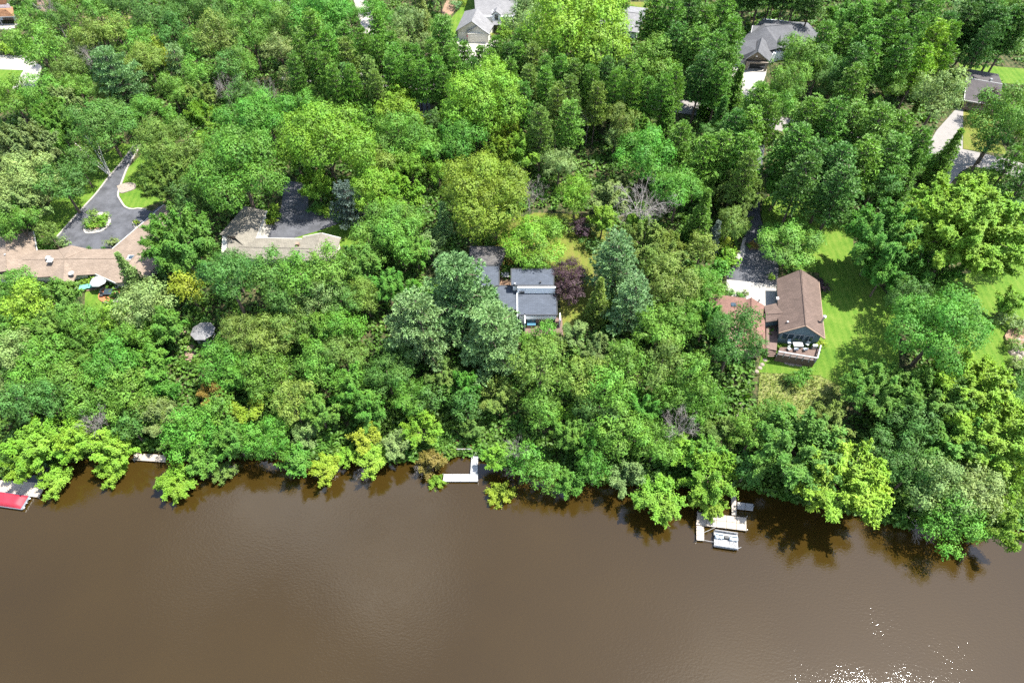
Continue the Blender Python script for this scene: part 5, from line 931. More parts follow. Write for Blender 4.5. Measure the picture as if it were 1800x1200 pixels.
(125.6,160.5,7.50,3.00,9.2,'r','U','small dark purple broadleaf tree in front of the small dark-roofed house'),
(117.9,141.9,7.50,7.57,20.4,'o','G','large mid green oak tree in front of the small dark-roofed house'),
(67.2,150.9,7.50,4.55,14.7,'o','G','mid green oak tree in front of the grey hip-roofed house, second from left'),
(74.1,135.9,7.50,5.10,15.7,'o','D','dark green oak tree in front of the grey hip-roofed house'),
(62.4,125.9,7.50,4.72,22.0,'p','G','tall mid green pine in front of the grey hip-roofed house, seventh from left'),
(103.8,155.4,7.50,1.77,9.4,'s','O','olive green spruce left of the small dark-roofed house'),
(102.8,134.1,7.50,3.51,15.6,'s','G','mid green spruce left of the street lamp, rightmost'),
(117.0,131.7,7.50,3.76,12.1,'w','G','mid green white pine right of the street lamp'),
(115.1,139.1,7.50,3.56,12.8,'o','D','small dark green oak tree behind the street lamp'),
(-110.3,123.0,7.50,6.65,15.6,'r','P','large pale grey-green broadleaf tree left of the circular driveway, leftmost'),
(-108.2,116.6,7.50,5.03,12.8,'r','P','pale grey-green broadleaf tree behind the brown shingled house'),
(-102.2,123.3,7.50,4.92,12.6,'r','D','dark green broadleaf tree left of the circular driveway'),
(-68.5,102.7,7.50,7.71,17.5,'r','G','large mid green broadleaf tree right of the circular driveway'),
(-108.0,112.0,7.50,4.22,11.4,'r','G','mid green broadleaf tree left of the brown shingled house, leftmost'),
(-78.8,97.6,7.46,2.58,12.3,'s','P','pale grey-green spruce right of the brown shingled house'),
(-72.6,88.6,5.68,4.96,12.7,'r','P','pale grey-green broadleaf tree left of the gazebo'),
(-66.0,94.1,7.03,3.47,10.1,'r','Y','small golden yellow green broadleaf tree behind the gazebo'),
(-55.5,91.9,6.75,5.80,17.0,'o','D','large dark green oak tree behind the gazebo'),
(-99.8,93.4,7.49,3.68,10.4,'r','G','mid green broadleaf tree left of the brown shingled house, rightmost'),
(-95.4,88.2,6.91,4.92,12.6,'r','L','lime green broadleaf tree in front of the brown shingled house'),
(-90.0,89.9,6.90,4.74,12.3,'r','G','mid green broadleaf tree in front of the brown shingled house, fourth from left'),
(-97.5,83.4,5.89,3.77,10.6,'r','G','mid green broadleaf tree in front of the brown shingled house, leftmost'),
(-90.5,84.3,5.68,4.00,11.0,'r','G','mid green broadleaf tree in front of the brown shingled house, second from left'),
(-83.9,85.1,5.34,4.03,11.0,'r','G','mid green broadleaf tree in front of the brown shingled house, fifth from left'),
(-79.4,87.2,5.67,2.95,9.2,'r','L','small lime green broadleaf tree in front of the brown shingled house'),
(-73.8,83.9,4.40,3.59,10.3,'r','G','small mid green broadleaf tree left of the gazebo'),
(-68.6,85.6,4.94,3.82,10.7,'r','G','mid green broadleaf tree left of the gazebo'),
(-78.4,123.5,7.50,5.67,13.9,'r','O','large olive green broadleaf tree right of the circular driveway'),
(-72.4,119.0,7.50,4.59,12.0,'r','D','dark green broadleaf tree right of the circular driveway'),
(-101.9,111.2,7.50,2.13,7.7,'r','O','small olive green broadleaf tree behind the brown shingled house'),
(-45.0,125.2,7.50,4.44,11.8,'r','L','lime green broadleaf tree behind the black driveway'),
(-36.6,118.1,7.50,3.94,12.5,'w','S','grey white pine right of the black driveway'),
(-30.5,121.9,7.50,5.39,13.4,'r','L','lime green broadleaf tree right of the black driveway, leftmost'),
(-25.1,119.2,7.50,5.33,13.3,'r','L','lime green broadleaf tree right of the black driveway, second from left'),
(-25.4,110.3,7.50,5.62,13.8,'r','G','large mid green broadleaf tree right of the black driveway'),
(-23.8,105.4,7.50,5.04,12.8,'r','G','mid green broadleaf tree right of the black driveway, rightmost'),
(-30.1,104.8,7.50,4.33,11.6,'r','G','mid green broadleaf tree right of the black driveway, leftmost'),
(-20.3,104.2,7.50,3.38,9.9,'r','G','small mid green broadleaf tree left of the flat-roofed house'),
(-7.1,114.4,7.50,8.79,19.4,'r','K','huge yellow-tipped green broadleaf tree behind the flat-roofed house'),
(-15.2,114.9,7.50,2.03,10.3,'s','B','blue-green spruce left of the flat-roofed house'),
(-17.8,107.9,7.50,3.21,8.2,'f','P','small pale grey-green feathery tree left of the flat-roofed house'),
(-3.5,112.8,7.50,3.25,9.7,'r','L','small lime green broadleaf tree behind the flat-roofed house, second from left'),
(-56.9,97.5,7.46,3.70,13.0,'o','D','dark green oak tree left of the beige roofed house'),
(-47.4,94.2,7.16,4.76,15.0,'o','D','dark green oak tree in front of the beige roofed house, leftmost'),
(-41.3,92.4,6.93,5.16,15.8,'o','G','mid green oak tree in front of the beige roofed house'),
(-35.9,94.3,7.24,5.19,15.9,'o','G','mid green oak tree right of the beige roofed house'),
(-31.4,99.4,7.50,4.69,12.2,'r','G','mid green broadleaf tree in front of the black driveway'),
(-44.5,89.5,6.30,4.25,14.1,'o','D','dark green oak tree in front of the beige roofed house, rightmost'),
(-37.9,89.7,6.41,4.03,13.7,'o','P','pale grey-green oak tree in front of the beige roofed house'),
(-25.2,94.1,7.25,3.81,10.7,'r','E','bright emerald green broadleaf tree in front of the black driveway'),
(-29.6,91.8,6.88,3.44,10.0,'r','O','small olive green broadleaf tree right of the beige roofed house'),
(-33.9,90.1,6.54,3.87,10.8,'r','D','dark green broadleaf tree in front of the beige roofed house'),
(-10.3,88.1,5.84,7.92,20.0,'w','B','blue-green white pine left of the flat-roofed house, rightmost'),
(-17.6,82.3,4.40,6.95,18.2,'w','B','blue-green white pine left of the flat-roofed house, leftmost'),
(-3.9,80.1,3.86,6.70,17.7,'w','B','blue-green white pine in front of the flat-roofed house'),
(-33.3,85.1,5.29,4.03,11.0,'r','E','bright emerald green broadleaf tree in front of the beige roofed house'),
(-37.9,84.0,4.92,4.02,11.0,'r','G','mid green broadleaf tree in front of the beige roofed house'),
(-42.4,85.3,5.25,3.81,10.7,'r','O','olive green broadleaf tree right of the gazebo, rightmost'),
(-46.7,82.9,4.48,4.01,11.0,'r','O','olive green broadleaf tree right of the gazebo, second from left'),
(3.8,118.9,7.50,3.26,14.2,'d','S','grey bare dead tree behind the flat-roofed house'),
(14.4,120.8,7.50,4.12,11.2,'r','L','lime green broadleaf tree behind the purple tree'),
(21.9,120.6,7.50,4.65,10.2,'f','P','pale grey-green feathery tree behind the purple tree'),
(28.0,112.9,7.50,5.08,17.1,'d','S','grey bare dead tree behind the purple tree'),
(20.2,114.6,7.50,3.28,9.7,'r','L','small lime green broadleaf tree behind the purple tree, leftmost'),
(28.1,114.5,7.50,2.78,8.9,'r','L','small lime green broadleaf tree behind the purple tree, rightmost'),
(37.1,119.7,7.50,5.59,13.8,'r','E','bright emerald green broadleaf tree right of the purple tree'),
(44.8,126.5,7.50,4.98,12.7,'r','G','mid green broadleaf tree in front of the grey hip-roofed house, rightmost'),
(51.6,121.9,7.50,5.39,13.4,'r','O','olive green broadleaf tree behind the brown house with deck'),
(50.6,116.8,7.50,3.31,9.8,'r','O','small olive green broadleaf tree behind the brown house with deck, rightmost'),
(41.2,113.1,7.50,3.48,15.5,'s','G','mid green spruce behind the brown house with deck'),
(47.6,112.1,7.50,3.49,10.1,'r','O','small olive green broadleaf tree behind the brown house with deck, leftmost'),
(5.4,106.1,7.50,6.32,10.4,'t','L','large lime green low broadleaf tree behind the flat-roofed house'),
(12.0,99.6,7.50,3.35,6.7,'t','U','small dark purple low broadleaf tree right of the flat-roofed house, leftmost'),
(11.9,94.5,7.50,3.28,6.6,'t','U','small dark purple low broadleaf tree right of the flat-roofed house, rightmost'),
(21.0,97.7,7.50,5.77,16.0,'w','B','blue-green white pine right of the purple tree, leftmost'),
(23.5,87.8,7.04,5.11,14.7,'w','B','blue-green white pine right of the purple tree, rightmost'),
(17.2,90.3,7.33,2.72,12.8,'s','O','olive green spruce right of the purple tree'),
(27.9,105.7,7.50,5.05,12.8,'r','O','olive green broadleaf tree right of the purple tree, leftmost'),
(32.4,102.9,7.50,4.53,11.9,'r','O','olive green broadleaf tree right of the purple tree, second from left'),
(32.1,92.9,7.50,4.78,12.4,'r','O','olive green broadleaf tree right of the purple tree, rightmost'),
(29.7,99.0,7.50,3.54,10.2,'r','O','small olive green broadleaf tree right of the purple tree'),
(40.1,104.2,7.50,3.38,9.9,'r','O','small olive green broadleaf tree left of the brown house with deck'),
(44.2,109.9,7.50,1.74,9.3,'s','S','grey spruce behind the brown house with deck'),
(39.1,94.6,7.50,3.47,10.1,'r','G','small mid green broadleaf tree left of the brown house with deck'),
(28.5,82.6,5.99,4.61,12.1,'r','G','mid green broadleaf tree right of the purple tree'),
(33.6,85.6,6.69,3.79,10.6,'r','G','mid green broadleaf tree left of the brown house with deck'),
(41.6,79.1,5.05,5.73,16.9,'o','D','large dark green oak tree left of the brown house with deck'),
(37.9,85.6,6.69,3.79,10.6,'r','E','bright emerald green broadleaf tree left of the brown house with deck'),
(6.7,83.8,5.83,2.46,8.3,'r','E','small bright emerald green broadleaf tree in front of the flat-roofed house'),
(12.6,84.3,6.23,2.70,7.4,'f','P','small pale grey-green feathery tree in front of the purple tree'),
(61.1,124.1,7.50,3.14,9.5,'r','E','small bright emerald green broadleaf tree behind the brown house with deck'),
(59.6,106.0,7.50,6.08,10.1,'t','G','large mid green low broadleaf tree behind the brown house with deck'),
(60.8,115.2,7.50,4.05,21.1,'p','D','tall dark green pine behind the brown house with deck'),
(68.1,112.5,7.50,4.46,21.9,'p','D','tall dark green pine left of the street lamp, rightmost'),
(81.4,120.6,7.50,4.56,14.7,'o','D','dark green oak tree left of the street lamp'),
(90.6,126.8,7.50,3.41,15.3,'s','G','mid green spruce left of the street lamp, leftmost'),
(76.0,103.1,7.50,7.95,17.9,'r','E','large bright emerald green broadleaf tree left of the street lamp'),
(91.5,103.4,7.50,12.94,22.3,'f','L','huge lime green feathery tree in front of the street lamp'),
(78.8,79.1,7.08,7.57,17.2,'r','E','large bright emerald green broadleaf tree left of the stone garden bed'),
(85.7,97.4,7.50,5.33,13.3,'r','G','mid green broadleaf tree in front of the street lamp'),
(99.5,90.7,7.50,2.97,9.2,'r','L','small lime green broadleaf tree behind the stone garden bed, leftmost'),
(115.7,123.7,7.50,3.90,12.4,'w','D','dark green white pine right of the street lamp'),
(-93.4,77.4,3.96,4.08,13.8,'o','P','pale grey-green oak tree in front of the brown shingled house'),
(-88.3,78.9,3.92,4.37,11.7,'r','G','mid green broadleaf tree in front of the brown shingled house, third from left'),
(-82.4,80.3,3.82,4.40,11.7,'r','G','mid green broadleaf tree in front of the brown shingled house, rightmost'),
(-90.2,74.3,2.72,4.52,11.9,'r','G','mid green broadleaf tree behind the red covered boat'),
(-83.2,74.7,2.25,4.33,11.6,'r','G','mid green broadleaf tree behind the small pale dock, leftmost'),
(-76.2,77.0,2.50,4.58,12.0,'r','E','bright emerald green broadleaf tree left of the hillside stairs, leftmost'),
(-69.9,77.5,2.48,4.38,11.7,'r','E','bright emerald green broadleaf tree left of the hillside stairs, rightmost'),
(-72.8,71.5,1.00,4.51,11.9,'r','G','mid green broadleaf tree left of the hillside stairs'),
(-80.0,70.4,1.06,4.28,11.5,'r','G','mid green broadleaf tree behind the small pale dock, rightmost'),
(-84.9,69.0,1.00,3.99,13.6,'o','D','dark green oak tree left of the small pale dock'),
(-89.6,67.8,1.06,4.17,13.9,'o','D','dark green oak tree behind the red covered boat'),
(-66.2,72.5,1.35,2.83,9.0,'r','E','small bright emerald green broadleaf tree left of the hillside stairs'),
(-67.3,68.9,0.64,3.22,9.6,'r','O','small olive green broadleaf tree left of the hillside stairs'),
(-55.6,77.4,2.80,4.16,11.3,'r','E','bright emerald green broadleaf tree right of the hillside stairs, leftmost'),
(-50.9,75.0,2.12,4.13,11.2,'r','E','bright emerald green broadleaf tree right of the hillside stairs, rightmost'),
(-58.0,73.2,1.66,2.42,7.0,'f','R','small orange tinted feathery tree right of the hillside stairs'),
(-50.5,69.4,0.85,3.24,8.2,'f','Y','small golden yellow green feathery tree right of the hillside stairs'),
(-54.3,68.7,0.73,3.42,10.0,'r','G','small mid green broadleaf tree right of the hillside stairs'),
(-86.6,61.7,0.25,5.17,11.0,'f','L','lime green feathery tree behind the red covered boat, rightmost'),
(-79.2,63.0,0.21,4.39,9.9,'f','L','lime green feathery tree left of the small pale dock, leftmost'),
(-88.3,59.2,-0.67,4.11,9.5,'f','L','lime green feathery tree behind the red covered boat, leftmost'),
(-73.8,61.6,-1.28,3.95,9.2,'f','L','lime green feathery tree left of the small pale dock, rightmost'),
(-59.0,63.5,0.25,4.36,11.6,'r','E','bright emerald green broadleaf tree right of the small pale dock'),
(-65.3,67.0,0.44,3.61,10.3,'r','P','pale grey-green broadleaf tree in front of the hillside stairs'),
(-70.7,65.5,0.28,2.96,9.2,'r','D','small dark green broadleaf tree behind the small pale dock'),
(-50.6,62.6,-0.03,3.94,10.9,'r','G','mid green broadleaf tree in front of the hillside stairs'),
(-56.4,59.8,-1.68,3.09,9.4,'r','G','small mid green broadleaf tree right of the small pale dock'),
(-76.3,65.2,0.29,2.07,12.3,'d','S','grey bare dead tree left of the small pale dock'),
(-90.2,70.3,1.66,1.90,12.0,'d','S','grey bare dead tree behind the red covered boat'),
(-46.6,74.7,2.07,4.55,12.0,'r','G','mid green broadleaf tree right of the hillside stairs, leftmost'),
(-40.8,69.3,0.90,4.00,13.6,'o','O','olive green oak tree right of the hillside stairs'),
(-36.9,77.1,2.88,4.15,11.3,'r','G','mid green broadleaf tree right of the gazebo'),
(-29.9,72.4,1.65,4.51,11.9,'r','G','mid green broadleaf tree left of the L-shaped dock'),
(-32.8,79.4,3.61,3.96,10.9,'r','O','olive green broadleaf tree in front of the beige roofed house'),
(-35.9,68.2,0.76,4.03,11.1,'r','G','mid green broadleaf tree right of the hillside stairs, rightmost'),
(-27.4,68.2,0.79,4.03,11.1,'r','E','bright emerald green broadleaf tree left of the L-shaped dock'),
(-23.7,75.0,2.37,3.91,10.8,'r','D','dark green broadleaf tree behind the L-shaped dock'),
(-22.1,78.7,3.46,3.31,9.8,'r','D','small dark green broadleaf tree behind the L-shaped dock, leftmost'),
(-12.9,75.3,2.19,3.71,10.5,'r','O','olive green broadleaf tree behind the L-shaped dock'),
(-9.5,73.1,1.54,3.69,10.5,'r','E','bright emerald green broadleaf tree behind the L-shaped dock'),
(-3.0,72.3,1.74,3.91,9.2,'f','O','olive green feathery tree behind the L-shaped dock'),
(-19.2,70.8,1.27,3.44,10.0,'r','G','small mid green broadleaf tree behind the L-shaped dock'),
(-15.9,70.6,1.14,3.23,9.7,'r','D','small dark green broadleaf tree behind the L-shaped dock, second from left'),
(-44.8,62.8,0.23,3.54,10.2,'r','E','small bright emerald green broadleaf tree right of the hillside stairs, leftmost'),
(-38.3,65.1,0.36,2.56,7.2,'f','P','small pale grey-green feathery tree right of the hillside stairs'),
(-39.8,59.5,-1.62,3.28,9.7,'r','E','small bright emerald green broadleaf tree right of the hillside stairs, rightmost'),
(-27.5,63.7,0.29,2.96,7.8,'f','Y','small golden yellow green feathery tree left of the L-shaped dock'),
(-21.9,62.6,0.26,2.74,7.5,'f','P','small pale grey-green feathery tree left of the L-shaped dock'),
(-17.0,65.6,0.40,3.82,9.0,'f','L','lime green feathery tree behind the L-shaped dock'),
(-14.8,59.9,-1.48,2.50,7.1,'f','R','small orange tinted feathery tree left of the L-shaped dock'),
(-7.5,66.5,0.38,2.15,6.6,'f','O','small olive green feathery tree behind the L-shaped dock'),
(-2.5,60.5,-0.39,2.71,7.4,'f','L','small lime green feathery tree right of the L-shaped dock, leftmost'),
(0.8,59.8,-0.10,1.72,11.7,'d','S','grey bare dead tree right of the L-shaped dock'),
(-8.6,70.0,0.87,3.23,9.6,'r','D','small dark green broadleaf tree behind the L-shaped dock, rightmost'),
(5.3,74.6,3.04,5.07,15.6,'o','O','olive green oak tree in front of the flat-roofed house'),
(12.8,72.6,2.91,4.42,14.4,'o','O','olive green oak tree in front of the purple tree, leftmost'),
(16.9,70.0,2.23,4.79,15.1,'o','G','mid green oak tree in front of the purple tree, leftmost'),
(21.4,74.7,3.67,4.44,14.4,'o','G','mid green oak tree in front of the purple tree, rightmost'),
(27.7,74.6,3.71,4.44,14.4,'o','O','olive green oak tree in front of the purple tree, rightmost'),
(32.8,72.7,3.16,4.42,14.4,'o','G','mid green oak tree left of the meadow slope'),
(16.0,67.6,1.60,4.21,11.4,'r','D','dark green broadleaf tree in front of the purple tree'),
(23.5,68.7,1.98,4.01,11.0,'r','E','bright emerald green broadleaf tree in front of the purple tree'),
(30.0,70.0,2.37,3.62,10.3,'r','G','mid green broadleaf tree left of the meadow slope, leftmost'),
(35.2,69.9,2.34,3.82,10.7,'r','E','bright emerald green broadleaf tree left of the meadow slope'),
(9.7,69.1,1.84,2.58,7.2,'f','L','small lime green feathery tree right of the L-shaped dock, rightmost'),
(5.3,68.2,1.35,3.61,10.3,'r','G','mid green broadleaf tree behind the L-shaped dock'),
(10.6,63.7,0.73,3.54,10.2,'r','G','small mid green broadleaf tree right of the L-shaped dock, rightmost'),
(14.7,61.5,0.47,3.51,10.1,'r','E','small bright emerald green broadleaf tree right of the L-shaped dock, third from left'),
(19.8,62.9,0.71,4.74,12.3,'r','G','mid green broadleaf tree behind the pontoon boat, leftmost'),
(25.9,61.2,0.50,3.91,10.8,'r','G','mid green broadleaf tree behind the pontoon boat, rightmost'),
(30.0,63.8,0.90,2.85,13.6,'d','W','bleached bare dead tree left of the meadow slope'),
(38.9,64.3,1.00,3.37,8.4,'f','O','small olive green feathery tree left of the meadow slope'),
(43.7,63.1,0.88,3.93,10.9,'r','G','mid green broadleaf tree left of the meadow slope, rightmost'),
(35.1,59.8,0.36,3.71,8.9,'f','G','mid green feathery tree behind the pontoon boat'),
(2.2,58.2,-0.87,3.46,10.1,'r','E','small bright emerald green broadleaf tree right of the L-shaped dock, leftmost'),
(6.3,56.3,-1.41,2.84,9.0,'r','G','small mid green broadleaf tree right of the L-shaped dock, leftmost'),
(10.3,55.4,-1.36,2.82,8.9,'r','E','small bright emerald green broadleaf tree right of the L-shaped dock, second from left'),
(14.8,57.0,-0.21,2.85,9.0,'r','E','small bright emerald green broadleaf tree right of the L-shaped dock, rightmost'),
(20.3,55.7,-0.79,3.22,9.6,'r','P','small pale grey-green broadleaf tree left of the pontoon boat'),
(35.2,55.8,-0.51,5.02,10.8,'f','L','lime green feathery tree behind the pontoon boat'),
(41.9,57.0,0.17,2.85,9.0,'r','D','small dark green broadleaf tree behind the pontoon boat'),
(31.2,61.3,0.53,3.12,8.0,'f','L','small lime green feathery tree behind the pontoon boat'),
(50.1,58.6,0.53,8.38,15.6,'f','G','large mid green feathery tree in front of the meadow slope'),
(56.8,53.0,0.25,7.98,15.1,'f','L','large lime green feathery tree in front of the meadow slope'),
(48.8,65.1,1.70,4.16,11.3,'r','G','mid green broadleaf tree in front of the meadow slope'),
(58.5,65.5,2.49,3.97,9.3,'f','O','olive green feathery tree right of the meadow slope'),
(66.9,70.5,4.64,5.86,12.0,'f','G','large mid green feathery tree right of the meadow slope'),
(76.4,67.8,4.27,6.59,13.1,'f','G','large mid green feathery tree left of the stone garden bed'),
(82.7,69.5,4.78,7.42,14.3,'f','L','large lime green feathery tree in front of the stone garden bed, leftmost'),
(84.2,61.1,2.27,8.20,15.4,'f','L','large lime green feathery tree in front of the stone garden bed, rightmost'),
(78.6,60.0,2.02,6.05,12.3,'f','G','large mid green feathery tree in front of the stone garden bed'),
(71.5,63.1,2.77,4.48,11.8,'r','D','dark green broadleaf tree right of the meadow slope, rightmost'),
(72.0,51.5,0.37,4.61,14.8,'o','P','pale grey-green oak tree right of the meadow slope'),
(78.5,50.5,0.32,4.58,14.7,'o','P','pale grey-green oak tree in front of the stone garden bed'),
(74.2,46.8,-0.87,4.93,12.6,'r','E','bright emerald green broadleaf tree in front of the stone garden bed'),
(81.9,46.6,-0.86,4.56,12.0,'r','L','lime green broadleaf tree in front of the stone garden bed, leftmost'),
(87.7,53.5,0.59,4.34,11.6,'r','L','lime green broadleaf tree in front of the stone garden bed, rightmost'),
(93.1,68.5,4.31,3.55,10.2,'r','D','small dark green broadleaf tree in front of the stone garden bed'),
(66.6,58.6,1.29,4.04,11.1,'r','D','dark green broadleaf tree right of the meadow slope, leftmost'),
(69.7,55.4,0.82,3.98,11.0,'r','D','dark green broadleaf tree right of the meadow slope, second from left'),
(-39.7,155.8,7.50,2.55,18.1,'p','G','tall mid green pine left of the pine belt, ninth from left'),
(-33.9,155.3,7.50,2.55,18.1,'p','O','tall olive green pine in front of the pine belt'),
(-22.2,158.3,7.50,2.57,18.1,'p','G','tall mid green pine right of the pine belt, fifth from left'),
(-17.0,156.3,7.50,2.55,18.1,'p','G','tall mid green pine right of the pine belt, rightmost'),
(-11.4,156.8,7.50,2.56,18.1,'p','G','tall mid green pine in front of the cream garage house, fourth from left'),
(-5.7,157.3,7.50,2.56,18.1,'p','D','tall dark green pine in front of the cream garage house, second from left'),
(-0.3,159.3,7.50,2.58,18.2,'p','G','tall mid green pine in front of the cream garage house, eighth from left'),
(-43.8,154.8,7.50,2.54,18.1,'p','G','tall mid green pine left of the pine belt, seventh from left'),
(78.5,88.9,7.50,4.26,11.5,'r','D','dark green broadleaf tree left of the stone garden bed'),
(76.1,96.9,7.50,4.64,12.1,'r','E','bright emerald green broadleaf tree right of the brown house with deck'),
(3.4,83.5,5.54,2.27,5.3,'t','G','small mid green low broadleaf tree in front of the flat-roofed house'),
(8.6,82.7,5.67,2.48,5.6,'t','O','small olive green low broadleaf tree in front of the purple tree'),
(90.8,86.9,7.50,2.72,5.9,'t','G','small mid green low broadleaf tree left of the stone garden bed'),
(19.7,153.8,7.50,2.53,18.1,'p','G','tall mid green pine in front of the grey gabled roof, fourth from left'),
(25.1,151.9,7.50,2.51,18.0,'p','G','tall mid green pine in front of the grey gabled roof, fifth from left'),
(-54.9,161.4,7.50,2.60,18.2,'p','G','tall mid green pine left of the pine belt, leftmost'),
(-54.5,167.4,7.50,2.80,18.6,'p','G','tall mid green pine left of the pine belt, second from left'),
(-50.2,164.7,7.50,2.77,18.5,'p','G','tall mid green pine left of the pine belt, fourth from left'),
(-47.5,169.7,7.50,2.97,18.9,'p','G','tall mid green pine left of the pine belt, sixth from left'),
(-42.6,167.0,7.50,2.94,18.9,'p','O','tall olive green pine left of the pine belt, leftmost'),
(-38.7,170.7,7.50,2.83,18.7,'p','G','tall mid green pine left of the pine belt, rightmost'),
(-34.6,168.5,7.50,2.81,18.6,'p','G','tall mid green pine behind the pine belt, second from left'),
(-31.3,171.4,7.50,2.98,19.0,'p','G','tall mid green pine behind the pine belt, rightmost'),
(-27.2,168.5,7.50,2.81,18.6,'p','G','tall mid green pine right of the pine belt, second from left'),
(-24.6,165.2,7.50,2.78,18.6,'p','G','tall mid green pine right of the pine belt, fourth from left'),
(-46.6,160.5,7.50,2.73,18.5,'p','G','tall mid green pine left of the pine belt, fifth from left'),
(-41.6,159.3,7.50,2.58,18.2,'p','D','tall dark green pine left of the pine belt'),
(-35.8,159.1,7.50,2.86,18.7,'p','O','tall olive green pine left of the pine belt, rightmost'),
(-30.2,160.5,7.50,2.73,18.5,'p','G','tall mid green pine in front of the pine belt'),
(-25.6,159.9,7.50,2.59,18.2,'p','G','tall mid green pine right of the pine belt, third from left'),
(-20.5,166.5,7.50,2.93,18.9,'p','G','tall mid green pine right of the pine belt, sixth from left'),
(-16.2,166.9,7.50,2.79,18.6,'p','G','tall mid green pine in front of the cream garage house, leftmost'),
(-12.4,167.1,7.50,2.80,18.6,'p','G','tall mid green pine in front of the cream garage house, third from left'),
(-7.9,165.9,7.50,2.93,18.9,'p','G','tall mid green pine in front of the cream garage house, fifth from left'),
(-4.1,167.9,7.50,2.81,18.6,'p','G','tall mid green pine in front of the cream garage house, seventh from left'),
(-0.6,166.5,7.50,2.93,18.9,'p','D','tall dark green pine in front of the cream garage house, rightmost'),
(-18.7,160.5,7.50,2.73,18.5,'p','G','tall mid green pine right of the pine belt, seventh from left'),
(-14.5,162.1,7.50,2.75,18.5,'p','G','tall mid green pine in front of the cream garage house, second from left'),
(-9.8,161.4,7.50,2.60,18.2,'p','D','tall dark green pine in front of the cream garage house, leftmost'),
(-5.5,161.9,7.50,2.61,18.2,'p','G','tall mid green pine in front of the cream garage house, sixth from left'),
(38.8,185.0,7.50,4.03,21.1,'p','G','tall mid green pine right of the grey gabled roof, leftmost'),
(43.0,182.1,7.50,4.14,21.3,'p','G','tall mid green pine right of the grey gabled roof, second from left'),
(48.3,186.2,7.50,4.05,21.1,'p','D','tall dark green pine right of the grey gabled roof, second from left'),
(52.2,182.1,7.50,4.14,21.3,'p','G','tall mid green pine left of the grey hip-roofed house, leftmost'),
(57.4,185.0,7.50,4.03,21.1,'p','G','tall mid green pine left of the grey hip-roofed house, fourth from left'),
(57.9,174.3,7.50,3.75,20.5,'p','G','tall mid green pine left of the grey hip-roofed house, rightmost'),
(43.4,173.9,7.50,3.89,20.8,'p','D','tall dark green pine right of the grey gabled roof, leftmost'),
(48.2,170.7,7.50,3.99,21.0,'p','G','tall mid green pine right of the grey gabled roof, rightmost'),
(51.7,165.3,7.50,3.92,20.8,'p','G','tall mid green pine left of the grey hip-roofed house, second from left'),
(54.9,163.4,7.50,3.61,20.2,'p','G','tall mid green pine left of the grey hip-roofed house, fifth from left'),
(47.6,157.9,7.50,3.68,20.4,'p','D','tall dark green pine left of the grey hip-roofed house'),
(51.9,156.1,7.50,3.38,19.8,'p','G','tall mid green pine left of the grey hip-roofed house, third from left'),
(1.8,167.0,7.50,2.94,18.9,'p','G','tall mid green pine in front of the cream garage house, ninth from left'),
(5.3,165.4,7.50,2.92,18.8,'p','O','tall olive green pine in front of the cream garage house, second from left'),
(8.6,161.2,7.50,2.88,18.8,'p','G','tall mid green pine right of the cream garage house, rightmost'),
(12.3,160.1,7.50,2.87,18.7,'p','G','tall mid green pine left of the grey gabled roof, rightmost'),
(15.7,159.1,7.50,2.86,18.7,'p','O','tall olive green pine in front of the grey gabled roof, third from left'),
(19.4,157.6,7.50,2.85,18.7,'p','G','tall mid green pine in front of the grey gabled roof, second from left'),
(23.7,158.1,7.50,2.85,18.7,'p','D','tall dark green pine in front of the grey gabled roof, leftmost'),
(26.9,156.6,7.50,2.84,18.7,'p','G','tall mid green pine in front of the grey gabled roof, sixth from left'),
(4.3,157.1,7.50,2.84,18.7,'p','O','tall olive green pine in front of the cream garage house, leftmost'),
(8.4,153.6,7.50,2.81,18.6,'p','G','tall mid green pine in front of the cream garage house, rightmost'),
(13.9,150.2,7.50,2.77,18.5,'p','O','tall olive green pine in front of the grey gabled roof, second from left'),
(20.7,149.2,7.50,2.76,18.5,'p','O','tall olive green pine in front of the grey gabled roof, rightmost'),
(29.6,152.3,7.50,2.93,18.9,'p','G','tall mid green pine in front of the grey gabled roof, seventh from left'),
(33.5,152.3,7.50,2.93,18.9,'p','G','tall mid green pine in front of the grey gabled roof, eighth from left'),
(36.9,150.2,7.50,2.77,18.5,'p','G','tall mid green pine in front of the grey gabled roof, ninth from left'),
(40.0,153.1,7.50,2.80,18.6,'p','G','tall mid green pine in front of the grey gabled roof, tenth from left'),
(17.6,157.0,7.50,2.94,11.6,'o','P','small pale grey-green oak tree in front of the grey gabled roof'),
(10.9,146.0,7.50,2.73,18.5,'p','O','tall olive green pine in front of the grey gabled roof, leftmost'),
(2.8,148.3,7.50,2.75,18.5,'p','G','tall mid green pine in front of the cream garage house, tenth from left'),
(57.4,159.0,7.50,3.83,16.8,'s','G','mid green spruce in front of the grey hip-roofed house'),
(57.5,142.9,7.50,3.75,20.5,'p','G','tall mid green pine in front of the grey hip-roofed house, fifth from left'),
(54.6,135.1,7.50,3.64,20.3,'p','G','tall mid green pine in front of the grey hip-roofed house, fourth from left'),
(50.7,134.8,7.50,3.38,19.8,'p','D','tall dark green pine in front of the grey hip-roofed house, leftmost'),
(51.4,147.6,7.50,3.41,15.3,'s','D','dark green spruce in front of the grey hip-roofed house'),
(46.8,128.0,7.50,3.54,20.1,'p','G','tall mid green pine in front of the grey hip-roofed house, second from left'),
(51.2,125.5,7.50,3.75,20.5,'p','G','tall mid green pine in front of the grey hip-roofed house, third from left'),
(58.9,138.7,7.50,3.43,19.9,'p','G','tall mid green pine in front of the grey hip-roofed house, sixth from left'),
(42.9,127.0,7.50,3.28,19.6,'p','G','tall mid green pine in front of the grey hip-roofed house, leftmost'),
(50.6,119.7,7.50,2.95,18.9,'p','O','tall olive green pine in front of the grey hip-roofed house'),
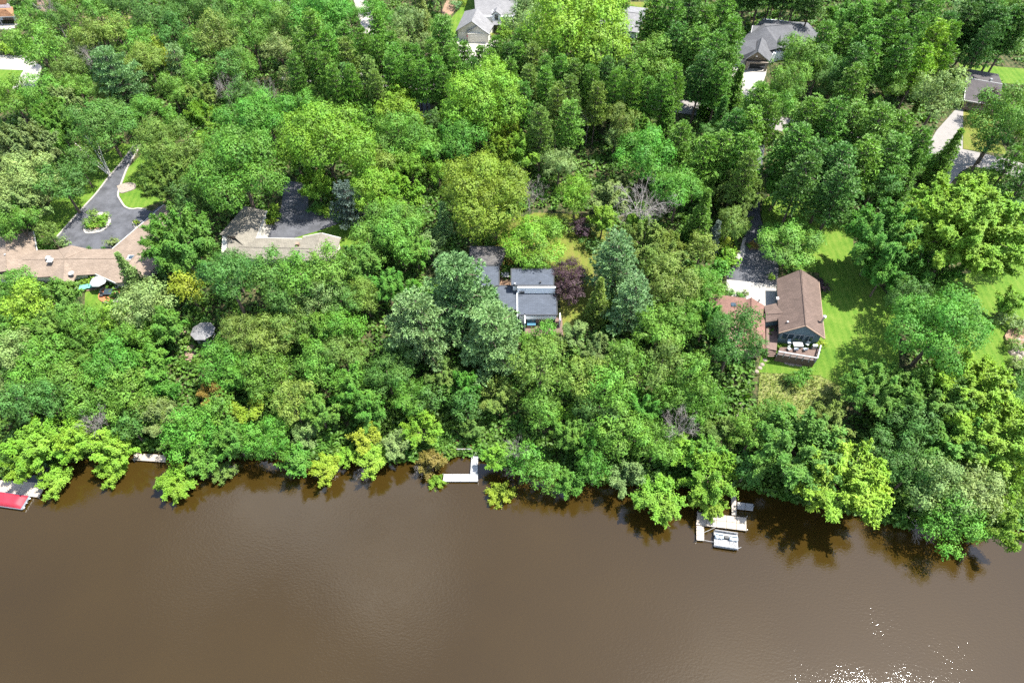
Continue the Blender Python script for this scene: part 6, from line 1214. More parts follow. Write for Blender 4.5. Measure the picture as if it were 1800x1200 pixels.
(51.6,130.1,7.50,3.71,13.0,'o','G','mid green oak tree in front of the grey hip-roofed house, leftmost'),
(95.3,186.2,7.50,4.05,21.1,'p','G','tall mid green pine right of the grey hip-roofed house, fourth from left'),
(100.5,188.0,7.50,4.07,21.1,'p','G','tall mid green pine right of the grey hip-roofed house, seventh from left'),
(104.0,184.4,7.50,4.02,21.0,'p','G','tall mid green pine right of the grey hip-roofed house, rightmost'),
(109.3,186.2,7.50,4.05,21.1,'p','D','tall dark green pine behind the small dark-roofed house, second from left'),
(112.6,182.6,7.50,4.00,21.0,'p','G','tall mid green pine behind the small dark-roofed house'),
(98.8,173.5,7.50,4.03,21.1,'p','G','tall mid green pine right of the grey hip-roofed house, eighth from left'),
(104.3,172.3,7.50,4.01,21.0,'p','G','tall mid green pine left of the small dark-roofed house, rightmost'),
(109.6,171.1,7.50,3.85,20.7,'p','L','tall lime green pine behind the small dark-roofed house, leftmost'),
(98.0,163.0,7.50,3.75,20.5,'p','G','tall mid green pine left of the small dark-roofed house, leftmost'),
(104.6,163.8,7.50,3.48,20.0,'p','L','tall lime green pine left of the small dark-roofed house'),
(92.5,168.4,7.50,3.82,20.6,'p','G','tall mid green pine right of the grey hip-roofed house, sixth from left'),
(94.0,187.1,7.50,4.51,14.6,'o','G','mid green oak tree right of the grey hip-roofed house'),
(82.3,173.9,7.50,3.89,20.8,'p','G','tall mid green pine right of the grey hip-roofed house, leftmost'),
(85.5,160.2,7.50,3.99,21.0,'p','D','tall dark green pine right of the grey hip-roofed house'),
(83.1,152.3,7.50,3.88,20.8,'p','G','tall mid green pine right of the grey hip-roofed house, third from left'),
(68.1,137.3,7.50,4.18,21.4,'p','G','tall mid green pine in front of the grey hip-roofed house, eighth from left'),
(72.7,135.2,7.50,4.14,21.3,'p','G','tall mid green pine in front of the grey hip-roofed house, ninth from left'),
(78.6,137.3,7.50,4.18,21.4,'p','G','tall mid green pine in front of the grey hip-roofed house, rightmost'),
(81.8,132.5,7.50,4.35,21.7,'p','G','tall mid green pine left of the street lamp, second from left'),
(87.3,133.1,7.50,4.11,21.2,'p','G','tall mid green pine left of the street lamp, fourth from left'),
(83.2,124.5,7.50,4.21,21.4,'p','G','tall mid green pine left of the street lamp, third from left'),
(76.5,122.6,7.50,4.18,21.4,'p','G','tall mid green pine left of the street lamp, leftmost'),
(69.6,119.9,7.50,4.13,21.3,'p','D','tall dark green pine left of the street lamp, leftmost'),
(65.3,122.0,7.50,3.69,20.4,'p','D','tall dark green pine in front of the grey hip-roofed house, rightmost'),
(91.9,129.5,7.50,3.06,19.1,'p','G','tall mid green pine left of the street lamp, rightmost'),
(66.2,204.4,7.50,3.64,20.3,'p','D','tall dark green pine behind the grey hip-roofed house, leftmost'),
(70.6,207.8,7.50,3.68,20.4,'p','D','tall dark green pine behind the grey hip-roofed house, second from left'),
(73.9,205.7,7.50,3.65,20.3,'p','D','tall dark green pine behind the grey hip-roofed house, third from left'),
(78.4,208.5,7.50,3.69,20.4,'p','D','tall dark green pine behind the grey hip-roofed house, fourth from left'),
(81.4,205.7,7.50,3.65,20.3,'p','D','tall dark green pine behind the grey hip-roofed house, fifth from left'),
(85.6,207.8,7.50,3.68,20.4,'p','D','tall dark green pine behind the grey hip-roofed house, sixth from left'),
(87.8,201.0,7.50,3.60,20.2,'p','D','tall dark green pine behind the grey hip-roofed house, rightmost'),
(129.2,179.3,7.50,4.25,21.5,'p','D','tall dark green pine behind the small dark-roofed house, ninth from left'),
(134.7,181.6,7.50,4.29,21.6,'p','D','tall dark green pine behind the small dark-roofed house, tenth from left'),
(123.6,183.2,7.50,4.01,21.0,'p','D','tall dark green pine behind the small dark-roofed house, fourth from left'),
(127.9,180.8,7.50,3.98,21.0,'p','D','tall dark green pine behind the small dark-roofed house, eighth from left'),
(136.7,181.4,7.50,3.99,21.0,'p','D','tall dark green pine behind the small dark-roofed house, rightmost'),
(71.6,212.5,7.50,2.65,8.6,'r','D','small dark green broadleaf tree behind the grey hip-roofed house, second from left'),
(76.9,215.0,7.50,2.67,8.7,'r','D','small dark green broadleaf tree behind the grey hip-roofed house, fourth from left'),
(82.7,216.8,7.50,2.68,8.7,'r','D','small dark green broadleaf tree behind the grey hip-roofed house, sixth from left'),
(88.8,216.8,7.50,2.68,8.7,'r','D','small dark green broadleaf tree behind the grey hip-roofed house, seventh from left'),
(92.8,213.5,7.50,2.83,9.0,'r','D','small dark green broadleaf tree behind the grey hip-roofed house, ninth from left'),
(129.2,186.2,7.50,4.05,21.1,'p','D','tall dark green pine behind the small dark-roofed house, seventh from left'),
(115.5,178.2,7.50,3.65,20.3,'p','D','tall dark green pine behind the small dark-roofed house, third from left'),
(-83.3,59.8,-1.22,3.19,5.4,'v','L','lime green leaning sapling right of the red covered boat'),
(-73.4,61.4,-1.43,2.81,5.0,'v','L','lime green leaning sapling left of the small pale dock'),
(-61.8,60.1,-1.49,3.70,6.0,'v','L','lime green leaning sapling right of the small pale dock'),
(-53.3,60.8,-1.09,2.09,4.1,'v','O','olive green leaning sapling right of the small pale dock'),
(-34.1,61.6,-0.23,3.02,5.2,'v','Y','golden yellow green leaning sapling left of the L-shaped dock'),
(-24.9,63.3,0.27,3.35,5.6,'v','L','lime green leaning sapling left of the L-shaped dock, second from left'),
(-1.6,57.2,-2.22,2.46,4.5,'v','Y','golden yellow green leaning sapling right of the L-shaped dock'),
(24.6,56.7,-0.08,4.60,7.1,'v','L','lime green leaning sapling left of the pontoon boat'),
(34.3,55.8,-0.56,3.43,5.7,'v','L','lime green leaning sapling behind the pontoon boat'),
(-13.5,58.9,-2.17,1.66,3.6,'v','L','lime green leaning sapling left of the L-shaped dock, rightmost'),
(-30.5,63.6,0.28,2.12,4.1,'v','L','lime green leaning sapling left of the L-shaped dock, leftmost'),
(55.7,76.3,5.48,1.66,2.6,'h','G','mid green shrub behind the meadow slope, leftmost'),
(54.0,76.2,5.34,1.00,1.7,'h','D','dark green shrub behind the meadow slope'),
(57.5,77.4,5.89,1.00,1.7,'h','G','mid green shrub behind the meadow slope, rightmost'),
(47.3,106.1,7.50,2.37,3.5,'h','L','large lime green shrub left of the brown house with deck'),
(45.2,102.8,7.50,2.21,3.3,'h','E','large bright emerald green shrub left of the brown house with deck'),
(42.6,95.3,7.50,2.62,3.9,'h','G','large mid green shrub left of the brown house with deck'),
(47.1,111.2,7.50,1.78,2.8,'h','Y','golden yellow green shrub behind the brown house with deck, leftmost'),
(100.8,89.3,7.50,2.32,3.5,'h','P','large pale grey-green shrub behind the stone garden bed'),
(102.7,87.6,7.50,1.61,2.5,'h','O','olive green shrub behind the stone garden bed'),
(99.9,83.0,7.44,1.58,2.5,'h','O','olive green shrub in front of the stone garden bed'),
(99.2,78.7,6.92,1.45,2.3,'h','P','pale grey-green shrub in front of the stone garden bed'),
(-97.3,119.9,7.50,1.71,2.7,'h','O','olive green shrub left of the circular driveway'),
(-95.7,120.0,7.50,1.06,1.8,'h','L','lime green shrub in front of the circular driveway'),
(-96.6,117.6,7.50,0.92,1.6,'h','L','tiny lime green shrub in front of the circular driveway, leftmost'),
(-94.5,118.3,7.50,0.92,1.6,'h','L','tiny lime green shrub in front of the circular driveway, second from left'),
(-97.6,118.5,7.50,0.92,1.6,'h','G','tiny mid green shrub in front of the circular driveway'),
(-94.9,121.2,7.50,0.80,1.4,'h','L','tiny lime green shrub in front of the circular driveway, rightmost'),
(-89.8,112.0,7.50,1.15,1.9,'h','P','pale grey-green shrub in front of the circular driveway'),
(-87.1,119.1,7.50,0.66,1.2,'h','Y','tiny golden yellow green shrub right of the circular driveway'),
(-103.3,112.7,7.50,1.16,1.9,'h','P','pale grey-green shrub behind the brown shingled house, leftmost'),
(-106.2,111.7,7.50,1.02,1.7,'h','G','mid green shrub left of the brown shingled house, leftmost'),
(-101.4,112.0,7.50,1.15,1.9,'h','P','pale grey-green shrub behind the brown shingled house, rightmost'),
(-103.3,110.3,7.50,1.02,1.7,'h','G','mid green shrub left of the brown shingled house, rightmost'),
(-95.1,110.9,7.50,0.38,0.9,'h','D','tiny dark green shrub right of the brown shingled house, leftmost'),
(-91.8,110.9,7.50,0.38,0.9,'h','D','tiny dark green shrub right of the brown shingled house, rightmost'),
(-56.2,122.3,7.50,1.60,2.5,'h','L','lime green shrub behind the beige roofed house, leftmost'),
(-55.2,121.1,7.50,1.19,2.0,'h','L','lime green shrub behind the beige roofed house, rightmost'),
(-55.5,119.1,7.50,0.92,1.6,'h','Y','tiny golden yellow green shrub behind the beige roofed house'),
(-57.0,120.0,7.50,0.53,1.1,'h','P','tiny pale grey-green shrub behind the beige roofed house'),
(-42.7,122.2,7.50,1.20,2.0,'h','L','lime green shrub right of the black driveway, rightmost'),
(-44.6,122.7,7.50,1.07,1.8,'h','L','lime green shrub right of the black driveway, leftmost'),
(-41.3,121.7,7.50,0.80,1.4,'h','L','tiny lime green shrub right of the black driveway'),
(-46.0,123.1,7.50,1.60,2.5,'h','G','mid green shrub right of the black driveway, leftmost'),
(-39.7,120.3,7.50,1.19,2.0,'h','G','mid green shrub right of the black driveway, rightmost'),
(-91.5,100.7,7.50,1.10,1.8,'h','L','lime green shrub in front of the brown shingled house, leftmost'),
(-90.0,100.7,7.50,1.10,1.8,'h','L','lime green shrub in front of the brown shingled house, rightmost'),
(-93.2,101.5,7.50,0.61,1.2,'h','L','tiny lime green shrub in front of the brown shingled house'),
(-89.1,101.2,7.50,0.74,1.3,'h','G','tiny mid green shrub right of the brown shingled house'),
(-6.0,203.4,7.50,0.70,1.3,'h','Y','tiny golden yellow green shrub in front of the cream garage house'),
(-5.9,201.6,7.50,0.52,1.1,'h','L','tiny lime green shrub in front of the cream garage house'),
(-1.4,207.4,7.50,2.47,3.7,'h','L','large lime green shrub right of the cream garage house'),
(-2.4,203.5,7.50,1.75,2.7,'h','L','lime green shrub in front of the cream garage house'),
(77.5,206.2,7.50,1.76,2.7,'h','L','lime green shrub behind the grey hip-roofed house'),
(74.7,204.4,7.50,1.58,2.5,'h','L','lime green shrub left of the grey hip-roofed house'),
(-150.6,193.6,7.50,2.71,4.0,'h','L','large lime green shrub in front of the orange-roofed house, leftmost'),
(-147.6,193.8,7.50,2.04,3.1,'h','L','large lime green shrub in front of the orange-roofed house, rightmost'),
(-18.4,222.3,7.50,1.66,2.6,'h','B','blue-green shrub left of the cream garage house'),
(-16.4,224.9,7.50,1.49,2.4,'h','Y','golden yellow green shrub left of the cream garage house'),
(-21.2,213.0,7.50,1.44,2.3,'h','G','mid green shrub left of the cream garage house'),
(-20.4,210.6,7.50,1.07,1.8,'h','D','dark green shrub left of the cream garage house'),
(54.1,112.0,7.50,0.64,1.2,'h','R','tiny orange tinted shrub behind the brown house with deck, leftmost'),
(54.8,111.3,7.50,0.51,1.0,'h','R','tiny orange tinted shrub behind the brown house with deck, rightmost'),
(53.5,111.3,7.50,0.51,1.0,'h','L','tiny lime green shrub behind the brown house with deck, leftmost'),
(53.6,117.2,7.50,1.18,1.9,'h','G','mid green shrub behind the brown house with deck, rightmost'),
(52.0,115.7,7.50,1.17,1.9,'h','G','mid green shrub behind the brown house with deck, leftmost'),
(48.4,113.4,7.50,1.16,1.9,'h','Y','golden yellow green shrub behind the brown house with deck, rightmost'),
(56.1,101.8,7.50,0.62,1.2,'h','L','tiny lime green shrub behind the brown house with deck, rightmost'),
(46.5,97.0,7.50,0.84,1.5,'h','G','tiny mid green shrub left of the brown house with deck'),
(48.1,96.5,7.50,0.72,1.3,'h','E','tiny bright emerald green shrub left of the brown house with deck'),
(49.5,97.2,7.50,0.60,1.2,'h','P','tiny pale grey-green shrub left of the brown house with deck'),
(61.6,83.5,7.26,0.80,1.4,'h','Y','tiny golden yellow green shrub in front of the brown house with deck'),
(53.6,83.1,6.93,0.46,1.0,'h','L','tiny lime green shrub in front of the brown house with deck, leftmost'),
(60.0,83.7,7.23,0.34,0.8,'h','L','tiny lime green shrub in front of the brown house with deck, rightmost'),
(66.2,98.5,7.50,1.09,1.8,'h','U','dark purple shrub behind the brown house with deck'),
(65.9,99.9,7.50,0.98,1.7,'h','U','tiny dark purple shrub behind the brown house with deck'),
(-6.9,113.5,7.50,1.54,2.4,'h','L','lime green shrub behind the flat-roofed house, leftmost'),
(-4.9,112.6,7.50,1.28,2.1,'h','G','mid green shrub behind the flat-roofed house, leftmost'),
(-2.6,113.1,7.50,1.16,1.9,'h','L','lime green shrub behind the flat-roofed house, rightmost'),
(1.6,115.0,7.50,1.55,2.4,'h','G','mid green shrub behind the flat-roofed house, rightmost'),
(15.6,116.3,7.50,2.34,3.5,'h','U','large dark purple shrub behind the flat-roofed house'),
(12.5,117.1,7.50,1.83,2.8,'h','O','olive green shrub behind the purple tree, rightmost'),
(17.8,111.0,7.50,2.03,3.1,'h','D','large dark green shrub behind the purple tree'),
(7.9,118.2,7.50,1.83,2.8,'h','O','olive green shrub behind the purple tree, leftmost'),
(17.9,116.2,7.50,1.56,2.5,'h','P','pale grey-green shrub behind the purple tree'),
(-2.5,105.9,7.50,0.63,1.2,'h','R','tiny orange tinted shrub behind the flat-roofed house, leftmost'),
(-0.6,106.2,7.50,0.75,1.4,'h','R','tiny orange tinted shrub behind the flat-roofed house, rightmost'),
(9.3,101.1,7.50,0.61,1.2,'h','Y','tiny golden yellow green shrub left of the purple tree'),
(29.2,218.8,7.50,1.46,2.3,'h','L','lime green shrub left of the grey gabled roof'),
(33.7,220.1,7.50,1.65,2.6,'h','L','lime green shrub behind the grey gabled roof, leftmost'),
(37.7,219.6,7.50,1.47,2.3,'h','L','lime green shrub behind the grey gabled roof, rightmost'),
(41.0,219.1,7.50,1.28,2.1,'h','L','lime green shrub right of the grey gabled roof'),
(-18.1,172.0,7.50,3.86,20.7,'p','G','tall mid green pine left of the cream garage house'),
(-155.5,226.5,7.50,3.45,12.6,'o','G','small mid green oak tree behind the orange-roofed house, second from left'),
(7.3,189.6,7.50,3.10,11.9,'o','P','small pale grey-green oak tree right of the cream garage house'),
(-96.4,72.0,2.56,2.31,10.4,'o','P','small pale grey-green oak tree behind the red covered boat'),
(-20.0,91.6,6.85,3.52,10.2,'r','E','small bright emerald green broadleaf tree left of the flat-roofed house'),
(103.6,121.7,7.50,2.73,8.8,'r','D','small dark green broadleaf tree in front of the street lamp, leftmost'),
(-97.7,181.1,7.50,2.87,9.0,'r','Y','small golden yellow green broadleaf tree right of the orange-roofed house, rightmost'),
(-92.3,229.6,7.50,3.27,12.2,'o','D','small dark green oak tree left of the pine belt, second from left'),
(-87.7,147.2,7.50,2.31,8.0,'r','O','small olive green broadleaf tree behind the circular driveway'),
(-123.0,130.4,7.50,3.23,9.7,'r','P','small pale grey-green broadleaf tree left of the circular driveway'),
(77.4,222.9,7.50,3.85,10.7,'r','D','dark green broadleaf tree behind the grey hip-roofed house'),
(-44.7,177.0,7.50,3.30,19.6,'p','G','tall mid green pine left of the pine belt, eighth from left'),
(144.3,208.7,7.50,2.90,9.1,'r','G','small mid green broadleaf tree behind the small dark-roofed house, seventh from left'),
(89.3,176.6,7.50,2.99,19.0,'p','G','tall mid green pine right of the grey hip-roofed house, second from left'),
(-102.5,202.2,7.50,3.10,11.9,'o','D','small dark green oak tree right of the orange-roofed house, sixth from left'),
(-26.3,225.7,7.50,3.85,10.7,'r','P','pale grey-green broadleaf tree left of the cream garage house, leftmost'),
(128.1,235.0,7.50,3.48,10.1,'r','G','small mid green broadleaf tree right of the grey hip-roofed house'),
(-32.7,186.4,7.50,3.09,11.9,'o','P','small pale grey-green oak tree behind the pine belt, rightmost'),
(-20.3,187.3,7.50,3.38,12.4,'o','G','small mid green oak tree left of the cream garage house'),
(97.4,135.8,7.50,3.63,10.3,'r','G','mid green broadleaf tree left of the street lamp'),
(53.8,206.5,7.50,2.58,18.2,'p','D','tall dark green pine right of the grey gabled roof, rightmost'),
(14.0,222.4,7.50,2.78,11.3,'o','G','small mid green oak tree left of the grey gabled roof, leftmost'),
(155.8,236.6,7.50,2.83,8.9,'r','G','small mid green broadleaf tree behind the small dark-roofed house, sixth from left'),
(-124.3,123.0,7.50,3.62,10.3,'r','P','pale grey-green broadleaf tree left of the brown shingled house'),
(85.0,233.1,7.50,3.44,10.0,'r','D','small dark green broadleaf tree behind the grey hip-roofed house, fifth from left'),
(-79.7,208.9,7.50,3.35,12.4,'o','G','small mid green oak tree left of the pine belt, leftmost'),
(8.7,233.9,7.50,3.21,12.1,'o','G','small mid green oak tree behind the cream garage house'),
(114.4,172.7,7.50,3.08,19.2,'p','L','tall lime green pine behind the small dark-roofed house, rightmost'),
(-87.7,153.1,7.50,2.43,8.2,'r','G','small mid green broadleaf tree behind the circular driveway, rightmost'),
(-101.6,211.5,7.50,3.66,13.0,'o','D','dark green oak tree right of the orange-roofed house, rightmost'),
(126.2,141.9,7.50,3.62,12.9,'o','G','mid green oak tree in front of the small dark-roofed house'),
(19.6,162.2,7.50,3.22,19.4,'p','G','tall mid green pine in front of the grey gabled roof, third from left'),
(76.4,234.0,7.50,2.53,8.4,'r','D','small dark green broadleaf tree behind the grey hip-roofed house, third from left'),
(-36.3,180.7,7.50,3.11,19.2,'p','G','tall mid green pine behind the pine belt, leftmost'),
(156.3,212.3,7.50,3.60,10.3,'r','G','mid green broadleaf tree behind the small dark-roofed house, fourth from left'),
(144.3,201.5,7.50,3.58,10.3,'r','G','small mid green broadleaf tree behind the small dark-roofed house, ninth from left'),
(26.4,166.2,7.50,2.90,18.8,'p','D','tall dark green pine in front of the grey gabled roof, rightmost'),
(-30.1,164.8,7.50,3.28,19.6,'p','G','tall mid green pine right of the pine belt, leftmost'),
(-130.5,214.5,7.50,2.90,11.5,'o','G','small mid green oak tree right of the orange-roofed house, fifth from left'),
(151.1,213.1,7.50,2.29,8.0,'r','G','small mid green broadleaf tree behind the small dark-roofed house, tenth from left'),
(166.2,207.6,7.50,3.04,9.3,'r','G','small mid green broadleaf tree behind the small dark-roofed house, fifteenth from left'),
(-30.6,219.6,7.50,3.16,9.5,'r','P','small pale grey-green broadleaf tree left of the cream garage house, rightmost'),
(158.0,241.6,7.50,2.27,8.0,'r','G','small mid green broadleaf tree behind the small dark-roofed house, fifth from left'),
(19.2,187.6,7.50,2.87,9.0,'r','L','small lime green broadleaf tree left of the grey gabled roof'),
(93.0,232.8,7.50,2.33,8.1,'r','D','small dark green broadleaf tree behind the grey hip-roofed house, eighth from left'),
(-144.5,226.4,7.50,3.32,12.3,'o','G','small mid green oak tree right of the orange-roofed house, third from left'),
(18.5,212.7,7.50,3.86,13.3,'o','G','mid green oak tree left of the grey gabled roof'),
(-76.4,219.1,7.50,2.34,10.4,'o','G','small mid green oak tree left of the pine belt, third from left'),
(-109.0,194.3,7.50,2.35,10.5,'o','D','small dark green oak tree right of the orange-roofed house, fifth from left'),
(-74.6,208.0,7.50,3.45,12.6,'o','G','small mid green oak tree left of the pine belt, second from left'),
(115.2,116.4,7.50,2.77,8.9,'r','D','small dark green broadleaf tree right of the street lamp, leftmost'),
(-51.9,136.2,7.50,2.90,9.1,'r','L','small lime green broadleaf tree behind the black driveway'),
(15.4,232.3,7.50,3.21,12.1,'o','G','small mid green oak tree left of the grey gabled roof, second from left'),
(-122.9,215.5,7.50,3.79,13.2,'o','D','dark green oak tree right of the orange-roofed house, second from left'),
(-135.3,212.6,7.50,3.37,12.4,'o','G','small mid green oak tree right of the orange-roofed house, fourth from left'),
(8.2,216.7,7.50,2.91,11.5,'o','G','small mid green oak tree right of the cream garage house'),
(124.0,195.3,7.50,3.74,10.5,'r','G','mid green broadleaf tree behind the small dark-roofed house, second from left'),
(116.2,231.8,7.50,3.80,10.6,'r','D','dark green broadleaf tree right of the grey hip-roofed house'),
(-112.3,142.6,7.50,2.73,8.8,'r','G','small mid green broadleaf tree behind the circular driveway, leftmost'),
(-104.9,90.3,7.28,2.71,8.7,'r','G','small mid green broadleaf tree left of the brown shingled house, rightmost'),
(18.3,228.1,7.50,3.06,11.8,'o','G','small mid green oak tree behind the grey gabled roof, leftmost'),
(170.1,224.7,7.50,2.89,9.1,'r','G','small mid green broadleaf tree behind the small dark-roofed house, twelfth from left'),
(112.8,205.5,7.50,3.29,9.8,'r','E','small bright emerald green broadleaf tree right of the grey hip-roofed house'),
(-53.3,199.8,7.50,2.39,8.2,'r','E','small bright emerald green broadleaf tree left of the pine belt'),
(-46.7,204.8,7.50,2.63,11.0,'o','E','small bright emerald green oak tree behind the pine belt, second from left'),
(-114.0,209.5,7.50,2.79,11.3,'o','D','small dark green oak tree right of the orange-roofed house, fourth from left'),
(-64.0,230.3,7.50,2.37,10.5,'o','G','small mid green oak tree behind the pine belt'),
(-103.9,84.2,6.16,2.42,8.2,'r','G','small mid green broadleaf tree in front of the brown shingled house'),
(101.4,229.0,7.50,2.89,9.1,'r','D','small dark green broadleaf tree behind the grey hip-roofed house, rightmost'),
(110.1,193.9,7.50,3.30,19.6,'p','D','tall dark green pine behind the small dark-roofed house, leftmost'),
(3.6,221.9,7.50,3.69,13.0,'o','G','mid green oak tree behind the cream garage house'),
(28.0,231.1,7.50,2.53,10.8,'o','G','small mid green oak tree behind the grey gabled roof, rightmost'),
(93.7,173.6,7.50,3.83,20.7,'p','G','tall mid green pine right of the grey hip-roofed house, fifth from left'),
(-152.5,222.7,7.50,2.42,10.6,'o','G','small mid green oak tree behind the orange-roofed house, third from left'),
(62.5,222.3,7.50,2.87,9.0,'r','D','small dark green broadleaf tree left of the grey hip-roofed house'),
(10.8,165.7,7.50,2.28,17.6,'p','G','tall mid green pine left of the grey gabled roof, leftmost'),
(-22.6,218.5,7.50,3.62,10.3,'r','P','pale grey-green broadleaf tree left of the cream garage house, rightmost'),
(-105.9,176.5,7.50,3.10,11.9,'o','G','small mid green oak tree right of the orange-roofed house, rightmost'),
(-90.1,224.1,7.50,2.33,10.4,'o','D','small dark green oak tree left of the pine belt, rightmost'),
(93.1,58.6,1.49,2.63,8.6,'r','L','small lime green broadleaf tree in front of the stone garden bed'),
(-76.7,142.5,7.50,2.34,8.1,'r','L','small lime green broadleaf tree right of the circular driveway'),
(-36.8,191.7,7.50,2.31,10.4,'o','P','small pale grey-green oak tree behind the pine belt, leftmost'),
(-59.6,201.4,7.50,3.76,13.1,'o','G','mid green oak tree left of the pine belt, rightmost'),
(-40.7,233.8,7.50,2.89,11.5,'o','E','small bright emerald green oak tree behind the pine belt, rightmost'),
(-112.6,96.8,7.50,3.04,9.3,'r','G','small mid green broadleaf tree left of the brown shingled house, leftmost'),
(68.1,238.1,7.50,2.57,8.5,'r','D','small dark green broadleaf tree behind the grey hip-roofed house, leftmost'),
(161.0,205.9,7.50,2.68,8.7,'r','G','small mid green broadleaf tree behind the small dark-roofed house, eleventh from left'),
(-52.8,83.5,4.61,3.89,10.8,'r','O','olive green broadleaf tree right of the gazebo, leftmost'),
(-53.3,216.9,7.50,3.50,12.7,'o','E','small bright emerald green oak tree behind the pine belt, leftmost'),
(-66.4,218.0,7.50,3.13,12.0,'o','G','small mid green oak tree left of the pine belt, rightmost'),
(16.7,79.6,5.07,3.47,10.1,'r','P','small pale grey-green broadleaf tree in front of the purple tree'),
(-91.1,208.2,7.50,3.40,12.5,'o','D','small dark green oak tree left of the pine belt, leftmost'),
(31.4,202.9,7.50,3.20,19.4,'p','G','tall mid green pine behind the grey gabled roof'),
(-52.2,175.6,7.50,3.90,20.8,'p','G','tall mid green pine left of the pine belt, third from left'),
(-33.8,140.6,7.50,2.70,8.7,'r','G','small mid green broadleaf tree behind the black driveway'),
(176.3,229.7,7.50,2.49,8.4,'r','G','small mid green broadleaf tree behind the small dark-roofed house, fourteenth from left'),
(124.8,173.7,7.50,2.96,18.9,'p','D','tall dark green pine behind the small dark-roofed house, sixth from left'),
(-72.5,224.5,7.50,3.71,13.0,'o','G','mid green oak tree left of the pine belt, sixth from left'),
(19.2,193.2,7.50,3.32,12.3,'o','P','small pale grey-green oak tree left of the grey gabled roof'),
(10.4,226.6,7.50,3.63,12.9,'o','G','mid green oak tree right of the cream garage house, leftmost'),
(124.5,217.4,7.50,3.97,11.0,'r','G','mid green broadleaf tree behind the small dark-roofed house, leftmost'),
(17.6,198.3,7.50,2.52,10.8,'o','G','small mid green oak tree left of the grey gabled roof, rightmost'),
(-133.7,188.4,7.50,2.88,11.5,'o','D','small dark green oak tree right of the orange-roofed house, leftmost'),
(147.3,236.7,7.50,3.33,9.8,'r','G','small mid green broadleaf tree behind the small dark-roofed house, fourth from left'),
(1.8,173.8,7.50,2.41,17.8,'p','G','tall mid green pine right of the cream garage house, leftmost'),
(-37.2,239.1,7.50,2.43,8.2,'r','P','small pale grey-green broadleaf tree left of the cream garage house, leftmost'),
(129.3,191.5,7.50,3.89,20.8,'p','D','tall dark green pine behind the small dark-roofed house, fifth from left'),
(125.1,223.9,7.50,3.12,9.5,'r','G','small mid green broadleaf tree behind the small dark-roofed house, leftmost'),
(134.9,218.0,7.50,3.19,9.6,'r','G','small mid green broadleaf tree behind the small dark-roofed house, third from left'),
(154.2,223.7,7.50,2.47,8.3,'r','G','small mid green broadleaf tree behind the small dark-roofed house, eighth from left'),
(-115.1,195.7,7.50,2.98,11.7,'o','D','small dark green oak tree right of the orange-roofed house, third from left'),
(-72.1,139.0,7.50,2.46,8.3,'r','O','small olive green broadleaf tree left of the black driveway'),
(49.9,142.6,7.50,3.68,10.4,'r','D','dark green broadleaf tree in front of the grey hip-roofed house'),
(-42.7,212.0,7.50,3.28,12.2,'o','E','small bright emerald green oak tree behind the pine belt, third from left'),
(-11.7,128.9,7.50,3.04,9.3,'r','L','small lime green broadleaf tree behind the flat-roofed house, leftmost'),
(109.9,115.7,7.50,3.11,9.4,'r','D','small dark green broadleaf tree in front of the street lamp, rightmost'),
(105.4,103.8,7.50,2.95,9.2,'r','L','small lime green broadleaf tree behind the stone garden bed, rightmost'),
(-150.3,235.3,7.50,2.48,10.7,'o','G','small mid green oak tree behind the orange-roofed house, rightmost'),
(-131.6,228.4,7.50,3.52,12.7,'o','G','small mid green oak tree right of the orange-roofed house, sixth from left'),
(-50.2,143.6,7.50,3.06,9.4,'r','E','small bright emerald green broadleaf tree behind the black driveway'),
(-171.2,232.2,7.50,2.31,10.4,'o','G','small mid green oak tree behind the orange-roofed house, leftmost'),
(94.8,156.3,7.50,2.22,10.2,'o','G','small mid green oak tree left of the small dark-roofed house'),
(126.0,121.5,7.50,2.77,8.8,'r','D','small dark green broadleaf tree right of the street lamp, rightmost'),
(-168.4,216.5,7.50,2.29,10.3,'o','G','small mid green oak tree left of the orange-roofed house'),
(165.0,214.1,7.50,3.24,9.7,'r','G','small mid green broadleaf tree behind the small dark-roofed house, thirteenth from left'),
(-42.6,219.7,7.50,2.39,10.5,'o','E','small bright emerald green oak tree behind the pine belt, fourth from left'),
(-57.1,178.9,7.50,3.14,12.0,'o','P','small pale grey-green oak tree left of the pine belt'),
(123.4,132.3,7.50,3.49,10.1,'r','G','small mid green broadleaf tree right of the street lamp'),
(-25.6,184.6,7.50,3.21,12.1,'o','P','small pale grey-green oak tree right of the pine belt'),
(171.3,216.7,7.50,3.65,10.4,'r','G','mid green broadleaf tree behind the small dark-roofed house, rightmost'),
(-144.1,216.7,7.50,3.25,12.2,'o','G','small mid green oak tree right of the orange-roofed house, second from left'),
(136.7,236.3,7.50,3.30,9.8,'r','G','small mid green broadleaf tree behind the small dark-roofed house, second from left'),
(25.1,126.0,7.50,2.62,8.6,'r','P','small pale grey-green broadleaf tree behind the purple tree'),
(30.4,215.1,7.50,3.65,12.9,'o','G','mid green oak tree behind the grey gabled roof'),
(180.7,231.7,7.50,2.93,9.1,'r','G','small mid green broadleaf tree behind the small dark-roofed house, rightmost'),
(-64.8,208.4,7.50,3.41,12.5,'o','G','small mid green oak tree left of the pine belt, fourth from left'),
(-136.1,205.8,7.50,3.90,13.4,'o','G','mid green oak tree right of the orange-roofed house, leftmost'),
(-17.6,131.2,7.50,2.42,8.2,'r','L','small lime green broadleaf tree in front of the pine belt'),
(-119.8,125.8,7.50,2.29,8.0,'r','P','small pale grey-green broadleaf tree behind the brown shingled house'),
(-72.4,215.8,7.50,3.86,13.3,'o','G','mid green oak tree left of the pine belt, fifth from left'),
(131.5,151.4,7.50,2.54,8.5,'r','G','small mid green broadleaf tree right of the small dark-roofed house'),
(-106.5,224.2,7.50,3.10,11.9,'o','D','small dark green oak tree right of the orange-roofed house, seventh from left'),
